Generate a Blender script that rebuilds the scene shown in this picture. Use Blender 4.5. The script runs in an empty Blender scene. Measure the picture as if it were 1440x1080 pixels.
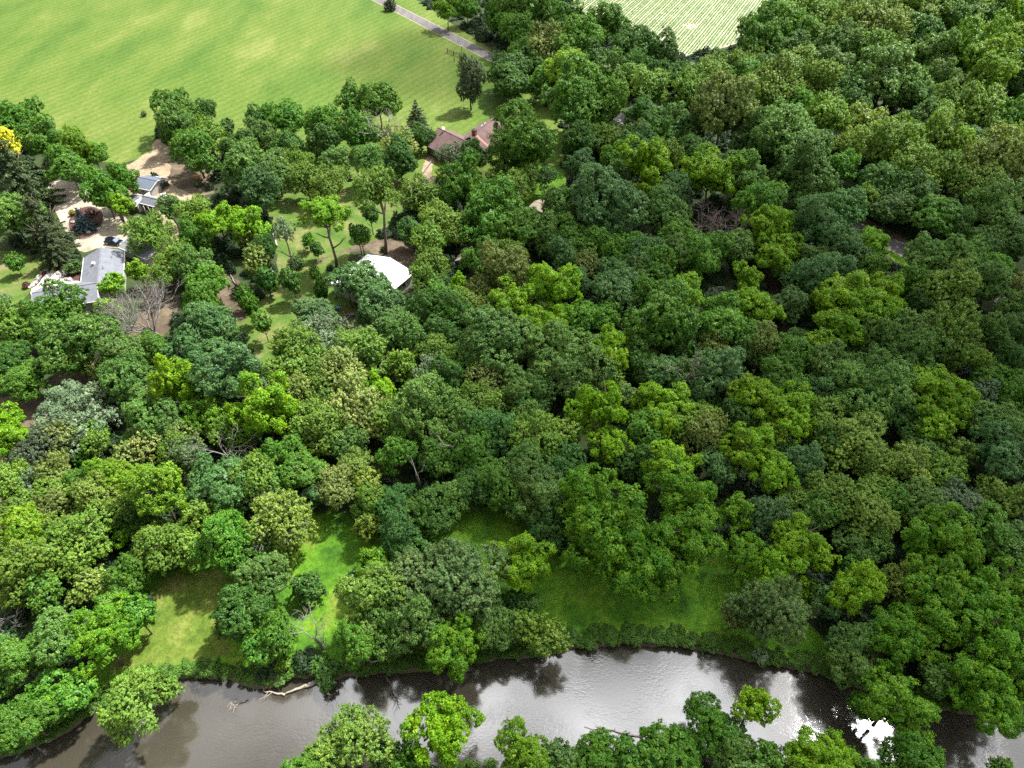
import bpy, bmesh, math, random
import numpy as np
from mathutils import Vector, Matrix, noise

R = math.radians
S = bpy.context.scene
C = S.collection
rng = np.random.default_rng(7)
random.seed(7)

# ------------------------------------------------------------------ camera, sky, sun
cam = bpy.data.objects.new('camera', bpy.data.cameras.new('camera'))
C.objects.link(cam)
cam.location = (0, 0, 100)
cam.rotation_euler = (R(45), 0, 0)
cam.data.sensor_width = 36
cam.data.lens = 25.0
cam.data.clip_start = 1
cam.data.clip_end = 5000
S.camera = cam

SUN_EL, SUN_AZ = R(57), R(50)          # azimuth clockwise from +Y
sun_dir = Vector((math.sin(SUN_AZ)*math.cos(SUN_EL), math.cos(SUN_AZ)*math.cos(SUN_EL), math.sin(SUN_EL)))
ld = bpy.data.lights.new('sun', 'SUN')
ld.energy = 5.6
ld.angle = R(2.0)
ld.color = (1.0, 0.97, 0.91)
sun = bpy.data.objects.new('sun', ld)
C.objects.link(sun)
sun.rotation_euler = sun_dir.to_track_quat('Z', 'Y').to_euler()
sun.location = (0, 0, 300)

W = bpy.data.worlds.new('World')
S.world = W
W.use_nodes = True
nt = W.node_tree
nt.nodes.clear()
def wn(t, **k):
    n = nt.nodes.new(t)
    for a, b in k.items(): setattr(n, a, b)
    return n
out = wn('ShaderNodeOutputWorld')
bg = wn('ShaderNodeBackground'); bg.inputs['Strength'].default_value = 0.088
sky = wn('ShaderNodeTexSky', sky_type='NISHITA', sun_disc=False, sun_elevation=SUN_EL, sun_rotation=SUN_AZ)
tc = wn('ShaderNodeTexCoord')
sep = wn('ShaderNodeSeparateXYZ'); nt.links.new(tc.outputs['Generated'], sep.inputs[0])
mz = wn('ShaderNodeMath', operation='MAXIMUM'); nt.links.new(sep.outputs['Z'], mz.inputs[0]); mz.inputs[1].default_value = 0.02
az = wn('ShaderNodeMath', operation='ADD'); nt.links.new(mz.outputs[0], az.inputs[0]); az.inputs[1].default_value = 0.12
dx = wn('ShaderNodeMath', operation='DIVIDE'); nt.links.new(sep.outputs['X'], dx.inputs[0]); nt.links.new(az.outputs[0], dx.inputs[1])
dy = wn('ShaderNodeMath', operation='DIVIDE'); nt.links.new(sep.outputs['Y'], dy.inputs[0]); nt.links.new(az.outputs[0], dy.inputs[1])
cb = wn('ShaderNodeCombineXYZ'); nt.links.new(dx.outputs[0], cb.inputs[0]); nt.links.new(dy.outputs[0], cb.inputs[1])
n1 = wn('ShaderNodeTexNoise'); n1.inputs['Scale'].default_value = 3.6; n1.inputs['Detail'].default_value = 5; n1.inputs['Roughness'].default_value = 0.55
nt.links.new(cb.outputs[0], n1.inputs['Vector'])
r1 = wn('ShaderNodeValToRGB'); r1.color_ramp.elements[0].position = 0.22; r1.color_ramp.elements[1].position = 0.38
nt.links.new(n1.outputs['Fac'], r1.inputs[0])
n2 = wn('ShaderNodeTexNoise'); n2.inputs['Scale'].default_value = 6.5; n2.inputs['Detail'].default_value = 4
mp = wn('ShaderNodeMapping'); mp.inputs['Location'].default_value = (3.1, 1.7, 0.4)
nt.links.new(cb.outputs[0], mp.inputs[0]); nt.links.new(mp.outputs[0], n2.inputs['Vector'])
r2 = wn('ShaderNodeValToRGB')
r2.color_ramp.elements[0].position = 0.42; r2.color_ramp.elements[0].color = (1.4, 1.46, 1.55, 1)
r2.color_ramp.elements[1].position = 0.66; r2.color_ramp.elements[1].color = (11.0, 11.0, 11.2, 1)
nt.links.new(n2.outputs['Fac'], r2.inputs[0])
sd_ = wn('ShaderNodeVectorMath', operation='DOT_PRODUCT'); nt.links.new(tc.outputs['Generated'], sd_.inputs[0]); sd_.inputs[1].default_value = sun_dir
fw = wn('ShaderNodeMapRange'); nt.links.new(sd_.outputs['Value'], fw.inputs[0])
for i_, v_ in ((1, 0.70), (2, 1.0), (3, 0.8), (4, 4.0)): fw.inputs[i_].default_value = v_
cm_ = wn('ShaderNodeVectorMath', operation='MULTIPLY'); nt.links.new(r2.outputs[0], cm_.inputs[0]); nt.links.new(fw.outputs[0], cm_.inputs[1])
mx = wn('ShaderNodeMix', data_type='RGBA')
nt.links.new(r1.outputs['Color'], mx.inputs['Factor'])
nt.links.new(sky.outputs[0], mx.inputs['A']); nt.links.new(cm_.outputs[0], mx.inputs['B'])
nt.links.new(mx.outputs['Result'], bg.inputs['Color'])
nt.links.new(bg.outputs[0], out.inputs[0])

S.view_settings.view_transform = 'Standard'
S.view_settings.look = 'None'
S.view_settings.exposure = 1.25
S.view_settings.gamma = 1.0
S.view_settings.use_curve_mapping = False
S.render.engine = 'CYCLES'
cy = S.cycles
cy.max_bounces = 6; cy.diffuse_bounces = 3; cy.glossy_bounces = 3; cy.transmission_bounces = 3; cy.transparent_max_bounces = 8
cy.use_adaptive_sampling = False
cy.use_denoising = False      # keep the leaf texture crisp
cy.sample_clamp_indirect = 4.0

# ground spots (x, y, half widths) that lie under a cloud's shadow
CLOUDS = [(40, 90, 60, 62), (95, 60, 60, 60), (115, 125, 62, 46), (20, 165, 42, 36), (60, 20, 60, 40), (8, 46, 30, 26), (-22, 268, 36, 34), (150, 90, 60, 70)]

# ------------------------------------------------------------------ helpers
def new_mat(name):
    m = bpy.data.materials.new(name); m.use_nodes = True
    t = m.node_tree
    for n in list(t.nodes): t.nodes.remove(n)
    o = t.nodes.new('ShaderNodeOutputMaterial')
    return m, t, o

class N:
    """small node builder"""
    def __init__(s, t): s.t = t
    def __call__(s, typ, ins=None, **k):
        n = s.t.nodes.new(typ)
        for a, b in k.items(): setattr(n, a, b)
        for a, v in (ins or {}).items():
            if isinstance(v, bpy.types.NodeSocket): s.t.links.new(v, n.inputs[a])
            else: n.inputs[a].default_value = v
        return n

def ramp(nb, fac, stops):
    n = nb('ShaderNodeValToRGB', {0: fac})
    e = n.color_ramp.elements
    while len(e) < len(stops): e.new(0.5)
    for i, (p, c) in enumerate(stops):
        e[i].position = p; e[i].color = (*c, 1)
    return n.outputs[0]

def noise_mat(name, stops, scale=0.3, detail=6, rough=0.85, bump=0.3, bscale=4, spec=0.2, stretch=None, rot=0, fine=(0.75, 1.25), fscale=2.5, mow=0.0):
    """colour from world-space noise through a ramp, multiplied by finer noise, with fine relief"""
    m, t, o = new_mat(name); nb = N(t)
    geo = nb('ShaderNodeNewGeometry')
    vec = geo.outputs['Position']
    if stretch:
        vec = nb('ShaderNodeMapping', {0: vec, 'Scale': stretch, 'Rotation': (0, 0, rot)}).outputs[0]
    a = nb('ShaderNodeTexNoise', {'Vector': vec, 'Scale': scale, 'Detail': detail, 'Roughness': 0.62})
    col = ramp(nb, a.outputs['Fac'], stops)
    b = nb('ShaderNodeTexNoise', {'Vector': geo.outputs['Position'], 'Scale': fscale, 'Detail': 4, 'Roughness': 0.7})
    f = nb('ShaderNodeMapRange', {0: b.outputs['Fac'], 1: 0.3, 2: 0.7, 3: fine[0], 4: fine[1]})
    mul = nb('ShaderNodeVectorMath', {0: col, 1: f.outputs[0]}, operation='MULTIPLY')
    if mow:
        mv = nb('ShaderNodeMapping', {0: geo.outputs['Position'], 'Rotation': (0, 0, R(33))}).outputs[0]
        wv = nb('ShaderNodeTexWave', {'Vector': mv, 'Scale': .10, 'Distortion': 2.5, 'Detail': 3, 'Detail Scale': 1.5, 'Detail Roughness': .6})
        wf = nb('ShaderNodeMapRange', {0: wv.outputs['Fac'], 3: 1-mow, 4: 1+mow})
        mul = nb('ShaderNodeVectorMath', {0: mul.outputs[0], 1: wf.outputs[0]}, operation='MULTIPLY')
    c = nb('ShaderNodeTexNoise', {'Vector': geo.outputs['Position'], 'Scale': bscale, 'Detail': 5, 'Roughness': 0.7})
    bp = nb('ShaderNodeBump', {'Height': c.outputs['Fac'], 'Strength': bump, 'Distance': 0.3})
    p = nb('ShaderNodeBsdfPrincipled', {'Base Color': mul.outputs[0], 'Roughness': rough, 'Specular IOR Level': spec, 'Normal': bp.outputs[0]})
    t.links.new(p.outputs[0], o.inputs[0])
    return m

def plain_mat(name, col, rough=0.6, metal=0.0, var=0.15, vscale=3.0, spec=0.5):
    m, t, o = new_mat(name); nb = N(t)
    tc = nb('ShaderNodeTexCoord')
    a = nb('ShaderNodeTexNoise', {'Vector': tc.outputs['Object'], 'Scale': vscale, 'Detail': 5, 'Roughness': 0.65})
    f = nb('ShaderNodeMapRange', {0: a.outputs['Fac'], 1: 0.3, 2: 0.7, 3: 1-var, 4: 1+var})
    mul = nb('ShaderNodeVectorMath', {0: col, 1: f.outputs[0]}, operation='MULTIPLY')
    p = nb('ShaderNodeBsdfPrincipled', {'Base Color': mul.outputs[0], 'Roughness': rough, 'Metallic': metal, 'Specular IOR Level': spec})
    t.links.new(p.outputs[0], o.inputs[0])
    return m

def leaf_mat(name):
    """leaf: colour of the tree (object colour), each clump a little different in hue and value"""
    m, t, o = new_mat(name); nb = N(t)
    oi = nb('ShaderNodeObjectInfo')
    at = nb('ShaderNodeAttribute', attribute_name='tint')
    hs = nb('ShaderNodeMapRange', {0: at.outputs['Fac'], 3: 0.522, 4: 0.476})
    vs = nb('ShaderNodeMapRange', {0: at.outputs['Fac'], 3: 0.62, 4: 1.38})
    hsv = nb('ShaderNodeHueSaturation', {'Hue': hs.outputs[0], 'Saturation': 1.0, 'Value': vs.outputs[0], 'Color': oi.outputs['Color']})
    p = nb('ShaderNodeBsdfPrincipled', {'Base Color': hsv.outputs[0], 'Roughness': 0.48, 'Specular IOR Level': 0.26})
    tl = nb('ShaderNodeHueSaturation', {'Hue': 0.49, 'Saturation': 1.1, 'Value': 1.25, 'Color': hsv.outputs[0]})
    tr = nb('ShaderNodeBsdfTranslucent', {'Color': tl.outputs[0]})
    mixs = nb('ShaderNodeMixShader', {0: 0.27, 1: p.outputs[0], 2: tr.outputs[0]})
    t.links.new(mixs.outputs[0], o.inputs[0])
    return m

def mesh_from(name, V, F, mats, smooth=False, tint=None):
    me = bpy.data.meshes.new(name)
    V = np.asarray(V, np.float32)
    if isinstance(F, np.ndarray):
        k = F.shape[1]; n = len(F)
        me.vertices.add(len(V)); me.vertices.foreach_set('co', V.ravel())
        me.loops.add(n*k); me.loops.foreach_set('vertex_index', F.astype(np.int32).ravel())
        me.polygons.add(n)
        me.polygons.foreach_set('loop_start', np.arange(0, n*k, k, dtype=np.int32))
        me.polygons.foreach_set('loop_total', np.full(n, k, np.int32))
        me.update(calc_edges=True)
    else:
        me.from_pydata([tuple(map(float, v)) for v in V], [], F)
    for m in (mats if isinstance(mats, (list, tuple)) else [mats]): me.materials.append(m)
    if smooth: me.polygons.foreach_set('use_smooth', [True]*len(me.polygons))
    if tint is not None:
        at = me.attributes.new('tint', 'FLOAT', 'FACE'); at.data.foreach_set('value', np.asarray(tint, np.float32))
    return me

def link(name, me, parent=None, loc=None, rot=None, scale=None):
    o = bpy.data.objects.new(name, me); C.objects.link(o)
    if parent: o.parent = parent
    if loc is not None: o.location = loc
    if rot is not None: o.rotation_euler = rot
    if scale is not None: o.scale = scale
    return o

def tag(o, label=None, cat=None, group=None, kind=None):
    if label: o['label'] = label
    if cat: o['category'] = cat
    if group: o['group'] = group
    if kind: o['kind'] = kind
    return o

def thing(name, label, cat, loc=(0, 0, 0), rz=0.0, group=None):
    return tag(link(name, None, None, loc, (0, 0, rz)), label, cat, group)

class MB:
    """collects boxes, prisms and tubes into one mesh"""
    def __init__(s): s.v = []; s.f = []
    def add(s, V, F):
        b = len(s.v); s.v += [tuple(v) for v in V]; s.f += [tuple(i+b for i in f) for f in F]; return s
    def box(s, c, d, rz=0.0, ry=0.0):
        M = Matrix.Translation(c) @ Matrix.Rotation(rz, 4, 'Z') @ Matrix.Rotation(ry, 4, 'Y')
        x, y, z = d[0]/2, d[1]/2, d[2]/2
        V = [M @ Vector(p) for p in ((-x,-y,-z),(x,-y,-z),(x,y,-z),(-x,y,-z),(-x,-y,z),(x,-y,z),(x,y,z),(-x,y,z))]
        return s.add(V, [(3,2,1,0),(4,5,6,7),(0,1,5,4),(1,2,6,5),(2,3,7,6),(3,0,4,7)])
    def slab(s, quad, t):
        """a quad given counter-clockwise from above, thickened downwards by t"""
        q = [Vector(p) for p in quad]; k = len(q)
        n = (q[1]-q[0]).cross(q[2]-q[0]).normalized()
        V = q + [p - n*t for p in q]
        F = [tuple(range(k)), tuple(range(2*k-1, k-1, -1))] + [(i, i+k, (i+1) % k + k, (i+1) % k) for i in range(k)]
        return s.add(V, F)
    def prism(s, poly, z0, z1):
        k = len(poly)
        V = [(x, y, z0) for x, y in poly] + [(x, y, z1) for x, y in poly]
        return s.add(V, [tuple(range(k-1, -1, -1)), tuple(range(k, 2*k))] + [(i, (i+1) % k, (i+1) % k + k, i+k) for i in range(k)])
    def tube(s, pts, rad, n=6, cap=True):
        pts = [Vector(p) for p in pts]; b = len(s.v)
        for i, p in enumerate(pts):
            d = (pts[min(i+1, len(pts)-1)] - pts[max(i-1, 0)]).normalized()
            a = d.orthogonal().normalized() if abs(d.z) > 0.95 else d.cross(Vector((0, 0, 1))).normalized()
            c = d.cross(a)
            for k in range(n):
                q = 2*math.pi*k/n
                s.v.append(tuple(p + (a*math.cos(q) + c*math.sin(q))*rad[i]))
        for i in range(len(pts)-1):
            for k in range(n):
                s.f.append((b+i*n+k, b+i*n+(k+1) % n, b+(i+1)*n+(k+1) % n, b+(i+1)*n+k))
        if cap:
            s.f.append(tuple(b+(len(pts)-1)*n+k for k in range(n))); s.f.append(tuple(b+k for k in range(n-1, -1, -1)))
        return s
    def cyl(s, c, r, h, n=12):
        return s.tube([c, (c[0], c[1], c[2]+h)], [r, r], n)
    def mesh(s, name, m, smooth=False): return mesh_from(name, s.v, s.f, m, smooth)
    def build(s, name, m, parent=None, smooth=False): return link(name, s.mesh(name, m, smooth), parent)

def in_poly(P, X, Y):
    P = np.asarray(P, float); n = len(P); ins = np.zeros(X.shape, bool); j = n-1
    for i in range(n):
        xi, yi = P[i]; xj, yj = P[j]
        if yi != yj:
            ins ^= ((yi > Y) != (yj > Y)) & (X < (xj-xi)*(Y-yi)/(yj-yi) + xi)
        j = i
    return ins

def dist_poly(P, X, Y):
    P = np.asarray(P, float); d = np.full(X.shape, 1e9)
    for i in range(len(P)):
        ax, ay = P[i]; bx, by = P[(i+1) % len(P)]
        vx, vy = bx-ax, by-ay; L = vx*vx+vy*vy+1e-9
        t = np.clip(((X-ax)*vx+(Y-ay)*vy)/L, 0, 1)
        d = np.minimum(d, np.hypot(X-ax-t*vx, Y-ay-t*vy))
    return d

def rough_poly(P, step=0.8, amp=0.5, seed=0):
    """polygon with its edges subdivided and made uneven"""
    out = []
    for i in range(len(P)):
        a = Vector((*P[i], 0)); b = Vector((*P[(i+1) % len(P)], 0)); L = (b-a).length; n = max(1, int(L/step))
        nrm = Vector((-(b-a).y, (b-a).x, 0)).normalized()
        for k in range(n):
            p = a.lerp(b, k/n)
            w = noise.noise(p*0.35+Vector((seed, 0, 0)))*1.4 + noise.noise(p*1.1+Vector((0, seed, 0)))*0.8
            p += nrm*w*amp
            out.append((p.x, p.y))
    return out

def smooth_poly(P, it=2):
    for _ in range(it):
        Q = []
        for i in range(len(P)):
            a = P[i]; b = P[(i+1) % len(P)]
            Q += [(a[0]*.75+b[0]*.25, a[1]*.75+b[1]*.25), (a[0]*.25+b[0]*.75, a[1]*.25+b[1]*.75)]
        P = Q
    return P

def sheet(name, P, z, mat, step=0.8, amp=0.5, seed=0, smooth=1, kind='structure', parent=None):
    P = rough_poly(smooth_poly(P, smooth), step, amp, seed)
    bm = bmesh.new()
    vs = [bm.verts.new((x, y, z)) for x, y in P]
    f = bm.faces.new(vs)
    bmesh.ops.triangulate(bm, faces=[f])
    bmesh.ops.recalc_face_normals(bm, faces=bm.faces)
    for f in bm.faces:
        if f.normal.z < 0: f.normal_flip()
    me = bpy.data.meshes.new(name); bm.to_mesh(me); bm.free(); me.materials.append(mat)
    o = link(name, me, parent)
    if kind: o['kind'] = kind
    return o

# ------------------------------------------------------------------ materials
M = {}
M['forest'] = noise_mat('forest_floor_soil', [(0.3, (.024, .026, .014)), (0.5, (.030, .044, .014)), (0.7, (.030, .06, .012))], 0.25, bump=0.8)
M['meadow'] = noise_mat('meadow_grass', [(0.3, (.038, .082, .008)), (0.42, (.056, .102, .011)), (0.56, (.082, .120, .018)), (0.72, (.145, .160, .045))], 0.03, 10, bump=0.5, stretch=(1.6, .6, 1), rot=R(-38), fine=(.74, 1.24), fscale=.9, mow=.09)
M['lawn'] = noise_mat('river_lawn_grass', [(0.32, (.028, .085, .007)), (0.46, (.060, .160, .008)), (0.56, (.095, .205, .012)), (0.7, (.16, .21, .03))], 0.16, 9, bump=0.9, bscale=2.5, fine=(.6, 1.35), fscale=1.1)
M['yard'] = noise_mat('yard_grass', [(0.3, (.036, .078, .010)), (0.48, (.062, .108, .015)), (0.6, (.115, .125, .04)), (.72, (.17, .145, .08))], 0.16, 7, bump=0.5, fine=(.75, 1.25), fscale=2.2)
M['dirt'] = noise_mat('sandy_dirt', [(0.3, (.12, .088, .055)), (0.45, (.20, .155, .10)), (0.7, (.30, .245, .17))], 0.16, 7, bump=0.4, fscale=1.6)
M['browndirt'] = noise_mat('brown_dirt', [(0.3, (.045, .034, .023)), (0.5, (.085, .064, .042)), (0.72, (.16, .128, .085))], 0.2, 7, bump=0.5, fscale=1.8)
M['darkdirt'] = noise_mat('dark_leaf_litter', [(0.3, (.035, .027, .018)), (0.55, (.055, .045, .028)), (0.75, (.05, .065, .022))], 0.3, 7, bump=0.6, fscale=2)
M['drive'] = noise_mat('pale_gravel', [(0.3, (.17, .145, .11)), (0.5, (.27, .235, .18)), (0.7, (.38, .335, .265))], 0.2, 6, bump=0.25, fscale=2.5, fine=(.88, 1.1))
M['road'] = noise_mat('worn_asphalt', [(0.3, (.082, .077, .074)), (0.6, (.125, .116, .112))], 0.5, 6, bump=0.1, stretch=(1, 0.12, 1), rot=R(-40), fine=(.9, 1.1))
M['crop'] = noise_mat('field_soil', [(0.3, (.22, .195, .13)), (0.6, (.34, .30, .21))], 0.1, 6, bump=0.4)
M['mulch'] = noise_mat('red_brown_mulch', [(0.3, (.045, .022, .018)), (0.6, (.085, .042, .034))], 1.2, 6, bump=0.8)
M['bank'] = noise_mat('river_bank_mud', [(0.3, (.075, .058, .04)), (0.6, (.14, .11, .08))], 0.8, 6, bump=0.6)
M['patio'] = noise_mat('white_patio', [(0.3, (.48, .46, .43)), (0.6, (.56, .54, .51))], 0.6, 5, bump=0.05, fine=(.96, 1.03))
M['bark'] = plain_mat('bark', (.085, .066, .05), 0.9, var=.4, vscale=4)
M['barkpale'] = plain_mat('pale_bark', (.2, .18, .16), 0.85, var=.3, vscale=5)
M['dead'] = plain_mat('weathered_wood', (.17, .155, .14), 0.85, var=.3, vscale=5)
M['deadp'] = plain_mat('purplish_twigs', (.16, .12, .11), 0.9, var=.3, vscale=5)
M['twig'] = plain_mat('grey_twigs', (.16, .148, .135), 0.9, var=.25, vscale=5)
M['log'] = plain_mat('bleached_log', (.27, .225, .19), 0.8, var=.2, vscale=3)
M['shingle'] = noise_mat('grey_shingles', [(0.3, (.105, .112, .13)), (0.6, (.14, .148, .168))], 0.8, 5, bump=0.2, bscale=14, fine=(.84, 1.14), fscale=9)
M['shingleb'] = noise_mat('blue_grey_shingles', [(0.3, (.075, .09, .12)), (0.6, (.10, .12, .155))], 0.8, 5, bump=0.2, bscale=14, fine=(.9, 1.08), fscale=9)
M['shingleg'] = noise_mat('pale_grey_shingles', [(0.3, (.115, .122, .125)), (0.6, (.15, .158, .16))], 0.8, 5, bump=0.2, bscale=14, fine=(.85, 1.14), fscale=9)
M['brownroof'] = noise_mat('red_brown_shingles', [(0.3, (.085, .052, .05)), (0.6, (.125, .08, .075))], 0.7, 5, bump=0.2, bscale=14, fine=(.85, 1.15), fscale=7)
M['flash'] = plain_mat('rusty_red_metal', (.19, .06, .04), 0.6, var=.2)
M['brick'] = plain_mat('red_brick', (.19, .06, .035), 0.85, var=.25, vscale=6)
M['whitemetal'] = plain_mat('white_metal', (.74, .75, .76), 0.35, var=.03)
M['white'] = plain_mat('white_paint', (.55, .54, .52), 0.6, var=.05)
M['siding'] = plain_mat('light_siding', (.34, .32, .29), 0.7, var=.08)
M['darkwall'] = plain_mat('dark_stained_wall', (.075, .055, .045), 0.8, var=.2)
M['tan'] = noise_mat('tan_metal', [(0.3, (.26, .21, .165)), (0.6, (.34, .28, .225))], 0.7, 4, bump=0.05)
M['brown2'] = plain_mat('weathered_brown_roof', (.21, .155, .135), 0.8, var=.2)
M['wood'] = plain_mat('weathered_boards', (.17, .14, .115), 0.8, var=.2)
M['deck'] = plain_mat('bleached_deck_boards', (.26, .22, .19), 0.8, var=.12)
M['darkwood'] = plain_mat('dark_post_wood', (.07, .055, .04), 0.85, var=.2)
M['glass'] = plain_mat('window_glass', (.03, .04, .05), 0.08, var=.05)
M['car'] = plain_mat('car_paint', (.006, .007, .014), 0.12, var=.05, spec=.8)
M['carglass'] = plain_mat('car_glass', (.05, .10, .17), 0.05, var=.05, spec=.9)
M['tyre'] = plain_mat('tyre_rubber', (.02, .02, .02), 0.85)
M['chrome'] = plain_mat('bright_metal', (.6, .6, .62), 0.25, metal=1)
M['redlamp'] = plain_mat('red_lens', (.35, .01, .01), 0.2)
M['lens'] = plain_mat('clear_lens', (.7, .7, .7), 0.15)
M['rock'] = plain_mat('pale_rock', (.34, .32, .29), 0.85, var=.25, vscale=2.5)
M['greyrock'] = plain_mat('grey_rock', (.22, .21, .20), 0.85, var=.3, vscale=2.5)
M['yellow'] = plain_mat('yellow_wood', (.40, .22, .06), 0.6, var=.1)
M['redc'] = plain_mat('faded_red_plastic', (.60, .15, .09), 0.5, var=.1)
M['blue'] = plain_mat('blue_plastic', (.05, .18, .42), 0.45, var=.15)
M['orange'] = plain_mat('faded_orange_plastic', (.62, .33, .20), 0.55, var=.15)
M['black'] = plain_mat('black_metal', (.02, .02, .02), 0.5)
M['gravelring'] = plain_mat('ring_stone', (.55, .44, .38), 0.85, var=.2)
M['leaf'] = leaf_mat('leaves')

def water_mat():
    m, t, o = new_mat('muddy_water'); nb = N(t)
    geo = nb('ShaderNodeNewGeometry')
    v = nb('ShaderNodeMapping', {0: geo.outputs['Position'], 'Scale': (1, 1.6, 1)}).outputs[0]
    a = nb('ShaderNodeTexNoise', {'Vector': v, 'Scale': 0.09, 'Detail': 3})
    col = ramp(nb, a.outputs['Fac'], [(0.3, (.034, .030, .022)), (0.7, (.046, .041, .031))])
    w1 = nb('ShaderNodeTexNoise', {'Vector': v, 'Scale': 2.2, 'Detail': 3, 'Roughness': 0.6})
    w2 = nb('ShaderNodeTexNoise', {'Vector': geo.outputs['Position'], 'Scale': 0.25, 'Detail': 2})
    st = nb('ShaderNodeMapRange', {0: w2.outputs['Fac'], 1: 0.4, 2: 0.65, 3: 0.012, 4: 0.06})
    bp = nb('ShaderNodeBump', {'Height': w1.outputs['Fac'], 'Strength': st.outputs[0], 'Distance': 0.25})
    p = nb('ShaderNodeBsdfPrincipled', {'Base Color': col, 'Roughness': 0.10, 'IOR': 2.15, 'Specular IOR Level': 0.5, 'Normal': bp.outputs[0]})
    t.links.new(p.outputs[0], o.inputs[0])
    return m
M['water'] = water_mat()

# ------------------------------------------------------------------ ground with the river channel
RIVER = [(-84.51, 21.95), (-75.19, 26.58), (-70.02, 30.29), (-64.54, 32.28), (-61.01, 33.78), (-56.57, 37.93), (-51.57, 40.25), (-48.48, 41.64), (-45.97, 41.94), (-40.09, 41.74), (-37.29, 40.65), (-34.46, 40.06), (-32.76, 41.24), (-28.18, 42.35), (-25.04, 41.64), (-20.15, 42.45), (-14.14, 42.86), (-8.12, 43.47), (-3.88, 44.51), (2.56, 44.82), (7.74, 45.99), (12.44, 46.63), (19.20, 46.74), (24.85, 46.41), (29.85, 45.56), (34.67, 44.20), (39.51, 43.27), (44.76, 42.25), (48.73, 40.65), (54.81, 38.41), (61.99, 36.99), (69.17, 35.87), (79.73, 34.23), (92.40, 33.33), (86.08, 24.22), (63.84, 25.39), (52.18, 27.23), (34.63, 28.87), (22.24, 31.06), (12.03, 30.89), (3.67, 29.87), (-2.77, 30.55), (-11.01, 29.70), (-21.87, 28.87), (-32.91, 25.79), (-41.39, 21.95), (-50.98, 16.28), (-62.35, 7.53), (-70.71, 2.04)]
RIVER = smooth_poly(RIVER, 1)
WATER_Z = -1.1
xs = np.unique(np.concatenate([np.arange(-1500, -160, 60), np.arange(-160, -80, 4), np.arange(-80, 100, 0.7), np.arange(100, 180, 4), np.arange(180, 1501, 60)]))
ys = np.unique(np.concatenate([np.arange(-600, -20, 40), np.arange(-20, 16, 3), np.arange(16, 54, 0.6), np.arange(54, 360, 6), np.arange(360, 2001, 80)]))
X, Y = np.meshgrid(xs, ys)
wob = np.array([[noise.noise(Vector((x*.5, y*.5, 0)))*.6 + noise.noise(Vector((x*1.4, y*1.4, 3)))*.3 if (-90 < x < 110 and 10 < y < 60) else 0.0 for x in xs] for y in ys])
sd = dist_poly(RIVER, X, Y); sd = np.where(in_poly(RIVER, X, Y), -sd, sd)
t = np.clip((sd + wob*0.8 + 1.3)/2.6, 0, 1); t = t*t*(3-2*t)
Z = (1-t)*(-2.3)
ny, nx = X.shape
idx = np.arange(nx*ny).reshape(ny, nx)
F = np.stack([idx[:-1, :-1], idx[:-1, 1:], idx[1:, 1:], idx[1:, :-1]], -1).reshape(-1, 4)
me = mesh_from('ground', np.stack([X, Y, Z], -1).reshape(-1, 3), F, [M['forest'], M['bank']], True)
zc = Z.ravel()[F].mean(1)
me.polygons.foreach_set('material_index', (zc < -0.25).astype(np.int32))
g = link('ground', me); g['kind'] = 'structure'
wm = MB().add([(-200, -40, WATER_Z), (220, -40, WATER_Z), (220, 62, WATER_Z), (-200, 62, WATER_Z)], [(0, 1, 2, 3)])
tag(wm.build('river_water', M['water']), kind='structure')

# ------------------------------------------------------------------ sheets of the setting
MEADOW = [(-447.07, 545.16), (-132.30, 545.16), (-67.87, 346.43), (-51.19, 352.49), (-22.81, 303.23), (-2.08, 267.65), (6.01, 240.14), (15.84, 220.00), (16.89, 198.51), (10.88, 156.41), (-3.72, 163.16), (-15.71, 177.78), (-25.53, 177.78), (-29.77, 163.16), (-35.14, 148.45), (-38.32, 146.31), (-47.59, 140.38), (-59.55, 163.16), (-70.71, 185.71), (-79.93, 189.86), (-97.25, 200.30), (-103.48, 204.88), (-109.50, 213.48), (-109.70, 211.53), (-106.81, 200.30), (-107.31, 194.12), (-112.40, 189.02), (-121.63, 191.55), (-144.61, 200.75), (-167.61, 196.30)]
sheet('meadow', MEADOW, 0.004, M['meadow'], 1.5, 0.5, 1, 0)
YARD = [(-64.28, 179.72), (-44.45, 185.71), (-24.31, 186.53), (-23.50, 177.01), (-29.77, 163.16), (-31.81, 157.07), (-32.79, 150.63), (-39.30, 148.14), (-39.77, 140.38), (-40.17, 134.74), (-35.16, 125.99), (-31.63, 115.05), (-23.57, 108.33), (-11.54, 104.08), (-8.32, 96.08), (-22.63, 100.00), (-36.50, 115.05), (-42.13, 112.77), (-41.59, 96.08), (-50.51, 104.08), (-58.39, 115.05), (-60.88, 120.75), (-58.08, 123.21), (-53.44, 132.56), (-57.97, 146.91), (-64.76, 163.16)]
sheet('yard', YARD, 0.008, M['yard'], 1.0, 0.7, 2, 1)
LAWN = [(-62.64, 38.41), (-59.06, 46.52), (-54.97, 50.94), (-57.88, 54.44), (-55.56, 58.73), (-52.02, 60.64), (-44.55, 61.55), (-37.09, 63.93), (-34.61, 68.78), (-30.17, 70.65), (-23.41, 65.56), (-14.20, 67.36), (-9.75, 72.41), (0.00, 70.65), (9.20, 62.60), (20.20, 58.73), (39.09, 62.60), (42.85, 51.52), (47.82, 43.88), (48.14, 41.84), (44.54, 43.16), (39.77, 44.20), (34.89, 45.14), (30.05, 46.52), (25.01, 47.38), (18.79, 47.60), (12.52, 47.49), (7.79, 46.84), (2.58, 45.77), (-3.91, 45.45), (-8.17, 44.51), (-14.24, 43.88), (-25.29, 43.06), (-28.49, 43.88), (-33.13, 42.86), (-37.93, 43.06), (-42.61, 43.47), (-48.63, 43.27), (-52.16, 41.84), (-57.28, 39.66)]
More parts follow.
